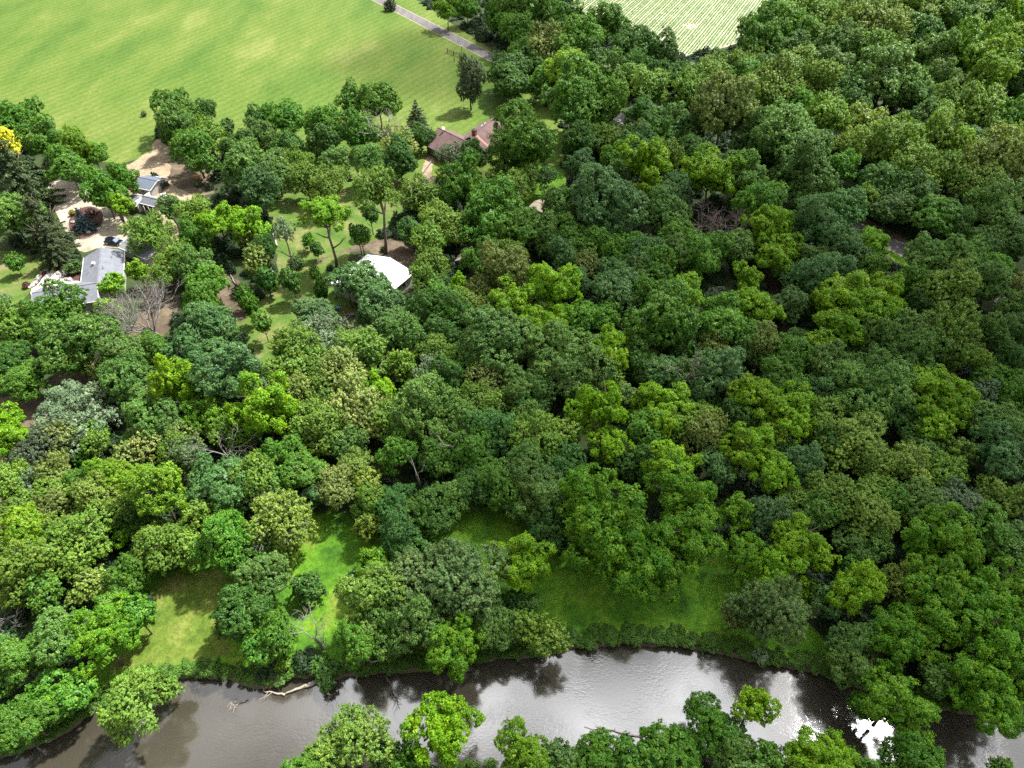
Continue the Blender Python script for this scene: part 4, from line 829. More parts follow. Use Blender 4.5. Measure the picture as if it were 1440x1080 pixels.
 ('ash_tree', 'rightmost of two medium light yellowish green trees over the grey garage roof', -77.7, 129.7, 8.4, 3.32, 3.36, 'L2'),
 ('oak_tree', 'leftmost of two medium muted grey-green trees beside the sandy footpath', -84.5, 155.7, 9.4, 3.33, 3.43, 'M'),
 ('elm_tree', 'medium olive green tree beside the sandy footpath', -78.2, 154.0, 10.1, 3.96, 3.70, 'O'),
 ('locust_tree', 'leftmost of two medium bright lime green trees on the bare brown slope', -69.8, 146.8, 12.2, 4.44, 4.27, 'L'),
 ('locust_tree', 'rightmost of two medium bright lime green trees on the bare brown slope', -62.7, 145.1, 12.1, 4.21, 4.12, 'L'),
 ('elm_tree', 'small tan olive tree on the bare brown slope', -63.1, 144.4, 8.3, 2.52, 3.47, 'T'),
 ('oak_tree', 'medium dark green tree on the bare brown slope', -57.9, 139.6, 9.2, 2.95, 4.08, 'D'),
 ('maple_tree', 'medium emerald green tree beside the sandy footpath', -74.8, 143.2, 9.4, 3.51, 3.65, 'E'),
 ('ash_tree', 'medium light yellowish green tree beside the sandy footpath', -76.9, 134.9, 9.9, 4.06, 3.97, 'L2'),
 ('oak_tree', 'rightmost of two medium muted grey-green trees beside the sandy footpath', -70.5, 129.8, 11.2, 4.63, 4.64, 'M'),
 ('maple_tree', 'rightmost of two medium emerald green trees between the big bare tree and brown slope', -65.1, 124.0, 10.7, 3.88, 4.08, 'E'),
 ('maple_tree', 'leftmost of two medium emerald green trees between the big bare tree and brown slope', -64.7, 116.8, 11.1, 4.06, 4.16, 'E'),
 ('maple_tree', 'leftmost of three small rich green trees at the foot of the bare brown slope', -58.2, 122.9, 6.4, 2.08, 2.85, 'G'),
 ('oak_tree', 'medium dark green tree at the foot of the bare brown slope', -54.7, 128.1, 7.8, 2.83, 3.69, 'D'),
 ('elm_tree', 'medium tan olive tree at the foot of the bare brown slope', -57.7, 132.4, 9.8, 2.80, 3.44, 'T'),
 ('maple_tree', 'second from left of three rich green trees at the foot of the bare brown slope', -55.3, 118.2, 7.5, 1.76, 3.42, 'G'),
 ('oak_tree', 'leftmost of two small dark green trees beside the pale path on the yard', -48.5, 126.3, 8.7, 2.37, 3.28, 'D'),
 ('maple_tree', 'small rich green tree overhanging the white metal roof', -36.6, 144.9, 8.0, 2.50, 2.52, 'G'),
 ('ash_tree', 'rightmost of two medium light yellowish green trees between the brown house and white roof', -17.0, 147.6, 11.2, 4.64, 4.51, 'L2'),
 ('oak_tree', 'large open-crowned blue-green tree overhanging the white metal roof', -32.5, 125.5, 11.9, 5.33, 5.07, 'B2'),
 ('oak_tree', 'leftmost of two medium open-crowned blue-green trees overhanging the white metal roof', -35.5, 124.0, 9.6, 3.55, 3.38, 'B2'),
 ('oak_tree', 'rightmost of two medium open-crowned blue-green trees overhanging the white metal roof', -29.6, 122.8, 9.9, 3.87, 4.07, 'B2'),
 ('oak_tree', 'leftmost of two medium blue-green trees just below the white metal roof', -27.3, 115.1, 12.1, 4.96, 4.75, 'B'),
 ('oak_tree', 'medium muted grey-green tree just below the white metal roof', -23.2, 112.4, 9.3, 3.97, 3.87, 'M'),
 ('ash_tree', 'leftmost of two medium light yellowish green trees right of the white metal roof', -18.5, 125.7, 11.8, 4.21, 4.45, 'L2'),
 ('maple_tree', 'medium rich green tree beside the dark bare clearing', -14.2, 116.7, 10.6, 4.69, 4.39, 'G'),
 ('oak_tree', 'rightmost of two small dark green trees beside the pale path on the yard', -41.1, 122.4, 9.3, 1.51, 4.31, 'D'),
 ('elm_tree', 'small olive green tree beside the pale path on the yard', -45.0, 132.5, 4.7, 1.56, 2.00, 'O'),
 ('oak_tree', 'medium blue-green tree left of the fallen bare snag', -40.8, 113.1, 11.1, 4.28, 3.96, 'B'),
 ('oak_tree', 'leftmost of two small dark green trees on the open grassy yard', -46.6, 142.4, 5.3, 1.81, 2.28, 'D'),
 ('maple_tree', 'small emerald green tree on the open grassy yard', -49.3, 146.0, 5.1, 1.84, 2.22, 'E'),
 ('oak_tree', 'leftmost of two medium dark green trees right of the white metal roof', -24.0, 147.0, 8.1, 3.24, 3.40, 'D'),
 ('oak_tree', 'rightmost of two medium dark green trees right of the white metal roof', -16.8, 124.2, 8.0, 3.58, 3.48, 'D'),
 ('ash_tree', 'rightmost of two medium light yellowish green trees right of the white metal roof', -18.1, 128.9, 11.3, 3.97, 4.08, 'L2'),
 ('locust_tree', 'small bright lime green tree right of the white metal roof', -11.8, 126.9, 6.5, 2.31, 2.37, 'L'),
 ('maple_tree', 'leftmost of three medium rich green trees below the tan shed roof', -8.9, 135.1, 8.1, 3.06, 3.21, 'G'),
 ('maple_tree', 'second from left of three medium rich green trees below the tan shed roof', -4.9, 137.0, 10.0, 3.76, 3.68, 'G'),
 ('elm_tree', 'medium olive green tree below the tan shed roof', -0.8, 137.2, 9.0, 3.37, 3.52, 'O'),
 ('elm_tree', 'large tan olive tree below the tan shed roof', -1.8, 125.4, 13.4, 5.68, 5.78, 'T'),
 ('locust_tree', 'large bright lime green tree in the midwoods right of the clearing', 8.5, 120.3, 14.0, 5.73, 5.42, 'L'),
 ('locust_tree', 'leftmost of two medium bright lime green trees right of the dark bare clearing', 0.0, 113.9, 13.6, 4.75, 4.59, 'L'),
 ('locust_tree', 'leftmost of three medium bright lime green trees in the midwoods right of the clearing', 7.1, 108.8, 10.5, 3.33, 3.39, 'L'),
 ('locust_tree', 'second from left of three bright lime green trees in the midwoods right of the clearing', 9.5, 113.1, 9.7, 3.40, 3.19, 'L'),
 ('locust_tree', 'rightmost of two medium bright lime green trees right of the dark bare clearing', 3.1, 109.8, 11.6, 3.35, 3.59, 'L'),
 ('oak_tree', 'leftmost of three medium dark green trees beside the dark bare clearing', -15.2, 114.5, 11.2, 4.95, 4.94, 'D'),
 ('ash_tree', 'medium pale yellow-green tree beside the dark bare clearing', -9.3, 118.4, 8.8, 3.15, 2.94, 'Y2'),
 ('oak_tree', 'rightmost of three medium dark green trees beside the dark bare clearing', -8.9, 112.9, 8.2, 3.10, 3.31, 'D'),
 ('oak_tree', 'large muted grey-green tree in the midwoods below the clearing', -3.0, 103.1, 15.1, 6.47, 6.07, 'M'),
 ('maple_tree', 'leftmost of two medium emerald green trees in the midwoods right of the clearing', 15.0, 113.0, 10.2, 4.09, 3.98, 'E'),
 ('oak_tree', 'large muted grey-green tree in the midwoods right of the clearing', 9.8, 101.2, 13.8, 5.58, 5.87, 'M'),
 ('oak_tree', 'rightmost of two medium blue-green trees around the tan shed roof', 11.4, 134.8, 10.2, 3.80, 3.63, 'B'),
 ('oak_tree', 'medium blue-green tree in the midwoods right of the clearing', 14.8, 125.9, 8.4, 2.92, 2.78, 'B'),
 ('elm_tree', 'medium tan olive tree beside the blue tarp', 16.8, 131.5, 9.6, 3.31, 3.37, 'T'),
 ('ash_tree', 'medium light yellowish green tree right of the fallen bare snag', -15.4, 103.8, 8.9, 2.94, 3.08, 'L2'),
 ('elm_tree', 'rightmost of two medium olive green trees around the whitish flecked tree', -10.3, 100.7, 7.5, 2.84, 2.63, 'O'),
 ('maple_tree', 'leftmost of two medium emerald green trees beside the blue tarp', 22.7, 135.5, 10.2, 3.41, 3.60, 'E'),
 ('oak_tree', 'leftmost of five medium blue-green trees beside the blue tarp', 21.0, 130.9, 8.3, 3.35, 3.25, 'B'),
 ('oak_tree', 'third from left of five medium blue-green trees beside the blue tarp', 24.5, 129.4, 8.2, 3.33, 3.24, 'B'),
 ('oak_tree', 'fourth from left of five medium blue-green trees beside the blue tarp', 29.4, 131.7, 10.7, 4.46, 4.23, 'B'),
 ('oak_tree', 'medium muted grey-green tree beside the blue tarp', 28.3, 127.9, 9.8, 4.04, 3.92, 'M'),
 ('maple_tree', 'medium rich green tree beside the blue tarp', 32.3, 129.4, 11.2, 4.43, 4.78, 'G'),
 ('oak_tree', 'leftmost of three medium muted grey-green trees below the grey leafless thicket', 37.0, 133.9, 11.8, 4.89, 5.12, 'M'),
 ('maple_tree', 'leftmost of two medium rich green trees below the grey leafless thicket', 41.3, 131.8, 12.4, 4.84, 5.11, 'G'),
 ('oak_tree', 'second from left of five medium blue-green trees beside the blue tarp', 23.1, 121.5, 11.8, 4.97, 4.98, 'B'),
 ('maple_tree', 'medium rich green tree in the middle of the woods', 30.2, 119.8, 10.4, 4.60, 4.33, 'G'),
 ('locust_tree', 'medium vivid yellow-green tree in the middle of the woods', 36.5, 119.6, 11.6, 4.18, 4.01, 'L3'),
 ('maple_tree', 'large rich green tree in the middle of the woods', 29.8, 108.3, 16.9, 7.23, 7.35, 'G'),
 ('maple_tree', 'medium rich green tree left of the small shaded glade', 43.3, 114.1, 11.2, 4.12, 4.02, 'G'),
 ('maple_tree', 'large emerald green tree left of the small shaded glade', 42.9, 108.0, 13.0, 5.63, 5.27, 'E'),
 ('locust_tree', 'leftmost of three medium bright lime green trees left of the small shaded glade', 51.2, 125.5, 9.6, 3.25, 3.03, 'L'),
 ('locust_tree', 'second from left of three medium bright lime green trees left of the small shaded glade', 50.0, 115.4, 11.3, 4.13, 3.96, 'L'),
 ('locust_tree', 'rightmost of three medium bright lime green trees left of the small shaded glade', 51.9, 113.6, 10.9, 3.41, 3.59, 'L'),
 ('maple_tree', 'rightmost of two medium emerald green trees in the midwoods right of the clearing', 20.1, 115.8, 8.0, 3.14, 3.14, 'E'),
 ('locust_tree', 'rightmost of three medium bright lime green trees in the midwoods right of the clearing', 19.7, 103.8, 10.7, 3.57, 3.52, 'L'),
 ('locust_tree', 'third from left of four bright lime green trees in the central woods', 17.8, 98.4, 12.7, 4.10, 3.97, 'L'),
 ('elm_tree', 'rightmost of two medium tan olive trees right of the twisted grey snag', 39.8, 103.3, 9.6, 3.20, 3.41, 'T'),
 ('oak_tree', 'medium muted grey-green tree left of the small shaded glade', 46.7, 103.6, 8.8, 3.26, 3.45, 'M'),
 ('oak_tree', 'leftmost of two medium dark green trees in the middle of the woods', 24.7, 99.8, 9.6, 4.17, 4.29, 'D'),
 ('oak_tree', 'medium blue-green tree beside the twisted grey snag', 29.2, 96.5, 10.2, 4.39, 4.23, 'B'),
 ('oak_tree', 'rightmost of two medium dark green trees in the middle of the woods', 34.1, 105.4, 8.6, 3.65, 3.62, 'D'),
 ('locust_tree', 'medium bright lime green tree around the small shaded glade', 58.3, 132.9, 11.9, 4.11, 4.32, 'L'),
 ('locust_tree', 'leftmost of two medium bright lime green trees just left of the road gap', 62.2, 136.4, 11.0, 3.40, 3.31, 'L'),
 ('maple_tree', 'small emerald green tree around the small shaded glade', 60.8, 131.6, 7.6, 2.62, 2.57, 'E'),
 ('oak_tree', 'leftmost of two medium dark green trees around the small shaded glade', 63.7, 127.8, 8.8, 4.40, 4.21, 'D'),
 ('oak_tree', 'rightmost of two large blue-green trees just left of the road gap', 67.8, 125.5, 13.2, 5.41, 5.65, 'B'),
 ('oak_tree', 'medium muted grey-green tree just left of the road gap', 68.7, 133.4, 10.2, 4.49, 4.34, 'M'),
 ('oak_tree', 'medium blue-green tree right of the small shaded glade', 73.2, 124.7, 9.4, 3.88, 3.65, 'B'),
 ('oak_tree', 'medium blue-green tree around the small shaded glade', 58.3, 117.9, 9.6, 3.50, 3.73, 'B'),
 ('oak_tree', 'rightmost of two medium dark green trees around the small shaded glade', 62.9, 120.7, 6.4, 3.23, 3.10, 'D'),
 ('locust_tree', 'large bright lime green tree right of the small shaded glade', 69.3, 115.7, 14.3, 5.15, 4.80, 'L'),
 ('locust_tree', 'leftmost of five medium bright lime green trees right of the small shaded glade', 64.9, 116.3, 11.5, 3.80, 3.88, 'L'),
 ('locust_tree', 'second from left of five medium bright lime green trees right of the small shaded glade', 65.8, 107.9, 12.4, 4.62, 4.36, 'L'),
 ('locust_tree', 'third from left of five medium bright lime green trees right of the small shaded glade', 71.7, 109.9, 13.6, 4.65, 4.50, 'L'),
 ('locust_tree', 'fourth from left of five medium bright lime green trees right of the small shaded glade', 77.7, 118.2, 12.5, 4.15, 4.30, 'L'),
 ('locust_tree', 'rightmost of five medium bright lime green trees right of the small shaded glade', 76.5, 113.3, 11.4, 3.41, 3.60, 'L'),
 ('elm_tree', 'medium tan olive tree left of the small shaded glade', 49.7, 105.2, 10.9, 3.87, 4.02, 'T'),
 ('oak_tree', 'medium dark green tree left of the small shaded glade', 55.5, 106.0, 7.7, 3.66, 3.81, 'D'),
 ('oak_tree', 'leftmost of two medium dark green trees right of the small shaded glade', 58.5, 108.3, 6.8, 3.04, 3.07, 'D'),
 ('locust_tree', 'small vivid yellow-green tree right of the small shaded glade', 59.5, 104.0, 10.0, 2.62, 2.81, 'L3'),
 ('oak_tree', 'rightmost of two medium dark green trees right of the small shaded glade', 64.2, 106.0, 7.3, 3.34, 3.55, 'D'),
 ('maple_tree', 'second from left of three medium rich green trees in the woods among lime crowns', 53.7, 100.0, 11.4, 3.86, 4.10, 'G'),
 ('oak_tree', 'leftmost of three medium muted grey-green trees in the dense right-hand woods', 59.9, 97.8, 11.4, 4.41, 4.26, 'M'),
 ('oak_tree', 'leftmost of four medium muted grey-green trees in the right-hand woods', 72.7, 105.3, 11.7, 4.28, 4.56, 'M'),
 ('maple_tree', 'medium rich green tree just left of the road gap', 81.2, 132.2, 9.4, 3.68, 3.54, 'G'),
 ('oak_tree', 'leftmost of two large muted grey-green trees just below the road gap', 92.7, 129.4, 14.4, 5.59, 5.78, 'M'),
 ('oak_tree', 'rightmost of two large muted grey-green trees just below the road gap', 99.2, 130.9, 13.3, 5.16, 5.42, 'M'),
 ('elm_tree', 'large olive green tree just below the road gap', 92.2, 120.8, 14.0, 5.52, 5.50, 'O'),
 ('oak_tree', 'large muted grey-green tree near the right edge below the road gap', 101.2, 123.6, 12.5, 5.38, 5.09, 'M'),
 ('maple_tree', 'medium emerald green tree near the right edge below the road gap', 108.9, 131.6, 9.1, 3.75, 3.73, 'E'),
 ('elm_tree', 'medium tan olive tree near the right edge below the road gap', 109.3, 124.1, 9.1, 3.53, 3.40, 'T'),
 ('maple_tree', 'medium rich green tree just below the road gap', 86.0, 122.7, 11.1, 4.27, 4.52, 'G'),
 ('oak_tree', 'medium dark green tree in the right-hand woods', 85.4, 118.0, 8.5, 3.54, 3.64, 'D'),
 ('oak_tree', 'third from left of four medium muted grey-green trees in the right-hand woods', 78.0, 106.4, 12.5, 4.94, 5.30, 'M'),
 ('elm_tree', 'large olive green tree in the right-hand woods', 85.0, 105.5, 13.8, 5.77, 5.78, 'O'),
 ('oak_tree', 'rightmost of four medium muted grey-green trees in the right-hand woods', 79.3, 101.4, 11.4, 4.48, 4.82, 'M'),
 ('elm_tree', 'medium olive green tree in the right-hand woods', 88.4, 102.4, 10.4, 4.12, 4.12, 'O'),
 ('oak_tree', 'leftmost of two medium muted grey-green trees near the right edge below the road gap', 97.2, 109.1, 10.2, 4.35, 4.22, 'M'),
 ('oak_tree', 'rightmost of two medium muted grey-green trees near the right edge below the road gap', 105.0, 116.9, 10.2, 3.48, 3.68, 'M'),
 ('oak_tree', 'medium dark green tree near the right edge below the road gap', 102.5, 109.1, 9.7, 4.06, 4.09, 'D'),
 ('oak_tree', 'second from left of four medium muted grey-green trees in the right-hand woods', 73.7, 101.3, 9.8, 4.19, 3.94, 'M'),
 ('oak_tree', 'medium dark green tree at the right edge of the midwoods', 97.2, 101.5, 8.7, 3.90, 4.11, 'D'),
 ('maple_tree', 'second from left of three medium rich green trees in front of the grey L-shaped roof', -94.5, 109.1, 9.9, 3.91, 4.03, 'G'),
 ('maple_tree', 'rightmost of three medium rich green trees in front of the grey L-shaped roof', -92.1, 107.4, 8.6, 3.01, 3.04, 'G'),
 ('oak_tree', 'medium dark green tree beside the shaded brown track', -96.7, 99.4, 10.6, 4.17, 4.41, 'D'),
 ('maple_tree', 'medium rich green tree beside the shaded brown track', -91.1, 95.5, 9.7, 4.06, 3.89, 'G'),
 ('oak_tree', 'large muted grey-green tree above the silvery thicket', -84.2, 102.4, 14.8, 5.64, 5.87, 'M'),
 ('ash_tree', 'medium light yellowish green tree above the silvery thicket', -83.7, 100.0, 8.9, 3.22, 3.06, 'L2'),
 ('oak_tree', 'leftmost of two medium muted grey-green trees above the silvery thicket', -76.3, 102.3, 11.3, 4.51, 4.84, 'M'),
 ('oak_tree', 'rightmost of two medium muted grey-green trees above the silvery thicket', -74.8, 100.9, 9.7, 4.20, 3.88, 'M'),
 ('oak_tree', 'medium muted grey-green tree right of the silvery thicket', -71.6, 94.5, 11.8, 4.34, 4.62, 'M'),
 ('maple_tree', 'medium rich green tree above the silvery thicket', -71.0, 104.5, 8.6, 3.29, 3.36, 'G'),
 ('silver_poplar', 'rightmost of two small silvery white-green trees right of the silvery thicket', -68.8, 93.6, 7.1, 2.34, 2.43, 'S'),
 ('silver_poplar', 'second from left of six medium silvery white-green trees in the silvery thicket', -83.0, 91.5, 8.3, 3.07, 3.20, 'S'),
 ('silver_poplar', 'fifth from left of six medium silvery white-green trees in the silvery thicket', -78.7, 89.5, 9.3, 3.33, 3.09, 'S'),
 ('silver_poplar', 'rightmost of six medium silvery white-green trees in the silvery thicket', -76.8, 91.0, 8.7, 2.78, 2.96, 'S'),
 ('silver_poplar', 'leftmost of six medium silvery white-green trees in the silvery thicket', -82.4, 86.4, 8.6, 3.00, 2.97, 'S'),
 ('silver_poplar', 'fourth from left of six medium silvery white-green trees in the silvery thicket', -78.5, 85.6, 8.8, 3.28, 3.31, 'S'),
 ('silver_poplar', 'rightmost of three small silvery white-green trees in the silvery thicket', -74.8, 85.4, 8.0, 2.68, 2.72, 'S'),
 ('silver_poplar', 'leftmost of two small silvery white-green trees right of the silvery thicket', -73.3, 87.8, 6.2, 2.28, 2.31, 'S'),
 ('silver_poplar', 'leftmost of three small silvery white-green trees in the silvery thicket', -82.4, 82.7, 8.1, 2.65, 2.82, 'S'),
 ('silver_poplar', 'third from left of six medium silvery white-green trees in the silvery thicket', -77.7, 80.9, 7.1, 2.90, 2.77, 'S'),
 ('silver_poplar', 'second from left of three small silvery white-green trees in the silvery thicket', -75.5, 82.4, 7.4, 2.50, 2.42, 'S'),
 ('elm_tree', 'small olive green tree in the silvery thicket', -74.4, 83.2, 6.4, 2.31, 2.37, 'O'),
 ('locust_tree', 'small bright lime green tree at the left edge by the brown track', -89.8, 84.5, 8.9, 2.65, 2.75, 'L'),
 ('locust_tree', 'medium bright lime green tree at the left edge by the brown track', -86.5, 79.8, 10.7, 3.73, 3.69, 'L'),
 ('oak_tree', 'leftmost of two medium muted grey-green trees below the big bare tree', -64.1, 85.2, 11.5, 4.16, 4.20, 'M'),
 ('locust_tree', 'medium bright lime green tree below the big bare tree', -60.4, 90.1, 15.9, 4.46, 5.80, 'L'),
 ('hickory_tree', 'medium glossy deep green tree below the big bare tree', -55.2, 86.9, 9.6, 3.56, 3.29, 'G2'),
 ('oak_tree', 'leftmost of two large blue-green trees left of the dry grass strip', -60.7, 108.2, 13.7, 5.09, 5.29, 'B'),
 ('oak_tree', 'leftmost of three medium blue-green trees left of the dry grass strip', -61.1, 101.0, 10.7, 4.18, 4.29, 'B'),
 ('oak_tree', 'rightmost of three medium blue-green trees left of the dry grass strip', -56.2, 101.0, 9.8, 4.17, 3.96, 'B'),
 ('oak_tree', 'rightmost of two large blue-green trees left of the dry grass strip', -50.9, 92.5, 15.6, 6.38, 6.33, 'B'),
 ('oak_tree', 'second from left of three medium blue-green trees left of the dry grass strip', -56.5, 92.5, 9.7, 3.38, 3.62, 'B'),
 ('locust_tree', 'medium bright lime green tree below the dry grass strip', -42.6, 84.0, 16.6, 4.77, 6.17, 'L'),
 ('elm_tree', 'small tan olive tree left of the dry grass strip', -51.9, 89.4, 7.4, 2.41, 2.36, 'T'),
 ('elm_tree', 'rightmost of two medium olive green trees beside the small pale snag', -52.4, 85.7, 8.2, 2.93, 3.16, 'O'),
 ('ash_tree', 'medium light yellowish green tree beside the small pale snag', -48.5, 82.5, 9.1, 3.78, 3.81, 'L2'),
 ('oak_tree', 'rightmost of two medium muted grey-green trees below the big bare tree', -60.1, 83.4, 9.3, 3.81, 3.69, 'M'),
 ('elm_tree', 'medium tan olive tree beside the small pale snag', -57.0, 81.5, 7.5, 2.85, 2.95, 'T'),
 ('elm_tree', 'medium olive green tree below the dry grass strip', -42.3, 100.5, 12.8, 4.70, 4.80, 'O'),
 ('ash_tree', 'leftmost of three medium light yellowish green trees below the dry grass strip', -42.3, 95.4, 10.4, 4.06, 4.08, 'L2'),
 ('elm_tree', 'medium tan olive tree below the dry grass strip', -39.0, 89.4, 11.1, 3.85, 4.06, 'T'),
 ('ash_tree', 'second from left of three medium light yellowish green trees below the dry grass strip', -38.8, 97.1, 11.3, 4.41, 4.21, 'L2'),
 ('silver_poplar', 'medium silvery white-green tree left of the fallen bare snag', -39.2, 104.3, 10.7, 4.58, 4.54, 'S'),
 ('ash_tree', 'medium light yellowish green tree in the woods above the mown glade', -35.2, 83.6, 10.3, 4.12, 4.03, 'L2'),
 ('silver_poplar', 'medium pale grey-blue tree left of the fallen bare snag', -37.8, 107.8, 10.7, 4.33, 4.22, 'S2'),
 ('ash_tree', 'medium light yellowish green tree left of the fallen bare snag', -29.1, 101.0, 11.5, 4.49, 4.66, 'L2'),
 ('ash_tree', 'leftmost of two large pale cream-topped green trees below the fallen bare snag', -31.0, 95.1, 12.5, 5.25, 5.04, 'Y'),
 ('ash_tree', 'rightmost of three medium light yellowish green trees below the dry grass strip', -35.9, 95.1, 10.2, 4.05, 4.25, 'L2'),
 ('ash_tree', 'leftmost of two medium light yellowish green trees below the fallen bare snag', -34.4, 89.9, 9.8, 3.95, 3.68, 'L2'),
 ('locust_tree', 'medium bright lime green tree below the fallen bare snag', -24.5, 90.6, 10.5, 3.02, 3.00, 'L'),
 ('ash_tree', 'rightmost of two large pale cream-topped green trees below the fallen bare snag', -27.1, 86.9, 12.1, 5.05, 5.23, 'Y'),
 ('ash_tree', 'rightmost of two medium light yellowish green trees below the fallen bare snag', -31.1, 85.0, 8.7, 3.56, 3.54, 'L2'),
 ('oak_tree', 'rightmost of two medium blue-green trees just below the white metal roof', -24.0, 110.7, 9.6, 3.95, 3.87, 'B'),
 ('oak_tree', 'medium muted grey-green tree right of the fallen bare snag', -21.8, 106.7, 10.3, 3.66, 3.70, 'M'),
 ('elm_tree', 'small olive green tree right of the fallen bare snag', -21.3, 99.7, 7.8, 2.68, 2.89, 'O'),
 ('silver_poplar', 'medium silvery white-green tree around the whitish flecked tree', -15.5, 97.9, 8.8, 3.34, 3.46, 'S'),
 ('ash_tree', 'small light yellowish green tree right of the fallen bare snag', -14.7, 104.9, 7.5, 2.48, 2.66, 'L2'),
 ('elm_tree', 'small olive green tree around the whitish flecked tree', -19.9, 96.2, 4.3, 1.88, 1.78, 'O'),
 ('oak_tree', 'second from left of three medium dark green trees beside the dark bare clearing', -13.4, 108.8, 9.9, 4.82, 4.58, 'D'),
 ('elm_tree', 'leftmost of two medium olive green trees around the whitish flecked tree', -10.8, 102.8, 7.7, 3.21, 3.13, 'O'),
 ('oak_tree', 'medium dark green tree around the whitish flecked tree', -11.8, 95.8, 9.8, 4.12, 4.34, 'D'),
 ('oak_tree', 'large muted grey-green tree around the whitish flecked tree', -15.1, 85.1, 14.6, 6.17, 5.79, 'M'),
 ('oak_tree', 'rightmost of two medium muted grey-green trees around the whitish flecked tree', -10.3, 85.0, 10.6, 4.41, 4.22, 'M'),
 ('elm_tree', 'leftmost of three medium olive green trees in the midwoods below the clearing', -6.5, 90.6, 8.8, 3.00, 2.83, 'O'),
 ('maple_tree', 'medium emerald green tree in the midwoods below the clearing', -6.9, 99.7, 9.4, 3.21, 3.25, 'E'),
 ('elm_tree', 'medium olive green tree below the fallen bare snag', -22.7, 84.6, 9.6, 3.47, 3.27, 'O'),
 ('oak_tree', 'leftmost of two medium muted grey-green trees around the whitish flecked tree', -18.8, 83.4, 9.6, 3.82, 3.88, 'M'),
 ('elm_tree', 'medium tan olive tree in the midwoods below the clearing', -4.3, 95.0, 9.8, 3.37, 3.56, 'T'),
 ('elm_tree', 'second from left of three medium olive green trees in the midwoods below the clearing', -6.0, 89.5, 9.2, 3.28, 3.32, 'O'),
 ('oak_tree', 'leftmost of four medium muted grey-green trees in the central dark woods', 1.4, 92.8, 10.4, 4.00, 4.24, 'M'),
 ('oak_tree', 'leftmost of two medium dark green trees in the central dark woods', 2.0, 90.3, 7.4, 3.68, 3.64, 'D'),
 ('oak_tree', 'rightmost of two medium dark green trees in the central dark woods', 5.3, 92.6, 8.7, 3.72, 3.65, 'D'),
 ('oak_tree', 'third from left of four medium muted grey-green trees in the central dark woods', 6.8, 100.2, 9.7, 3.85, 3.65, 'M'),
 ('oak_tree', 'rightmost of four medium muted grey-green trees in the central dark woods', 12.6, 95.1, 12.0, 4.66, 4.51, 'M'),
 ('oak_tree', 'medium muted grey-green tree in the central woods by twin lime crowns', 13.2, 91.7, 7.6, 2.77, 2.63, 'M'),
 ('locust_tree', 'second from left of four bright lime green trees in the central woods', 15.8, 84.0, 15.6, 4.05, 5.60, 'L'),
 ('locust_tree', 'leftmost of four medium bright lime green trees in the central woods by twin lime crowns', 11.9, 83.7, 10.0, 2.93, 2.96, 'L'),
 ('locust_tree', 'rightmost of four medium bright lime green trees in the central woods by twin lime crowns', 16.7, 78.4, 9.9, 3.13, 3.35, 'L'),
 ('elm_tree', 'rightmost of three medium olive green trees in the midwoods below the clearing', -2.0, 89.8, 7.3, 2.70, 2.80, 'O'),
 ('maple_tree', 'medium bluish emerald tree in the midwoods below the clearing', -3.7, 81.3, 10.6, 4.32, 4.22, 'E2'),
 ('maple_tree', 'rightmost of three medium rich green trees around the thin grey snags', -6.7, 77.7, 9.7, 3.97, 3.73, 'G'),
 ('elm_tree', 'small tan olive tree in the central dark woods', 0.9, 82.7, 7.2, 2.46, 2.33, 'T'),
 ('elm_tree', 'medium olive green tree in the central dark woods', 5.4, 79.7, 11.3, 4.77, 4.52, 'O'),
 ('elm_tree', 'small tan olive tree in the central woods by twin lime crowns', 8.8, 81.8, 8.3, 2.58, 2.60, 'T'),
 ('oak_tree', 'second from left of four medium muted grey-green trees in the central dark woods', 2.8, 85.4, 8.9, 3.28, 3.41, 'M'),
 ('maple_tree', 'medium bluish emerald tree above the shaded river lawn', 8.8, 75.5, 9.1, 3.65, 3.83, 'E2'),
 ('oak_tree', 'leftmost of three medium muted grey-green trees above the shaded river lawn', 2.4, 73.1, 10.9, 4.14, 3.90, 'M'),
 ('maple_tree', 'rightmost of two medium rich green trees above the shaded river lawn', -1.8, 72.6, 8.6, 3.31, 3.29, 'G'),
 ('oak_tree', 'medium blue-green tree above the shaded river lawn', 5.9, 72.0, 9.4, 3.58, 3.42, 'B'),
 ('elm_tree', 'medium olive green tree in the central woods by twin lime crowns', 18.9, 95.5, 7.5, 2.79, 2.94, 'O'),
 ('oak_tree', 'small muted grey-green tree in the central woods by twin lime crowns', 20.8, 91.7, 7.2, 2.48, 2.49, 'M'),
 ('locust_tree', 'third from left of four medium bright lime green trees beside the twisted grey snag', 28.5, 87.9, 11.3, 3.89, 3.59, 'L'),
 ('locust_tree', 'leftmost of four medium bright lime green trees beside the twisted grey snag', 24.5, 88.9, 9.1, 3.02, 3.00, 'L'),
 ('locust_tree', 'second from left of four medium bright lime green trees beside the twisted grey snag', 26.6, 84.3, 10.3, 3.22, 3.00, 'L'),
 ('maple_tree', 'medium rich green tree beside the twisted grey snag', 23.5, 82.6, 9.7, 3.50, 3.42, 'G'),
 ('oak_tree', 'leftmost of three medium dark green trees right of the twisted grey snag', 35.6, 97.1, 10.2, 4.77, 4.43, 'D'),
 ('oak_tree', 'large blue-green tree right of the twisted grey snag', 38.2, 94.2, 13.6, 5.23, 5.34, 'B'),
 ('oak_tree', 'second from left of three medium dark green trees right of the twisted grey snag', 35.2, 91.6, 7.9, 3.73, 3.45, 'D'),
 ('locust_tree', 'medium vivid yellow-green tree in the woods among lime crowns', 42.8, 89.2, 11.8, 3.60, 3.79, 'L3'),
 ('ash_tree', 'medium light yellowish green tree in the woods among lime crowns', 44.0, 85.7, 7.6, 2.99, 2.85, 'L2'),
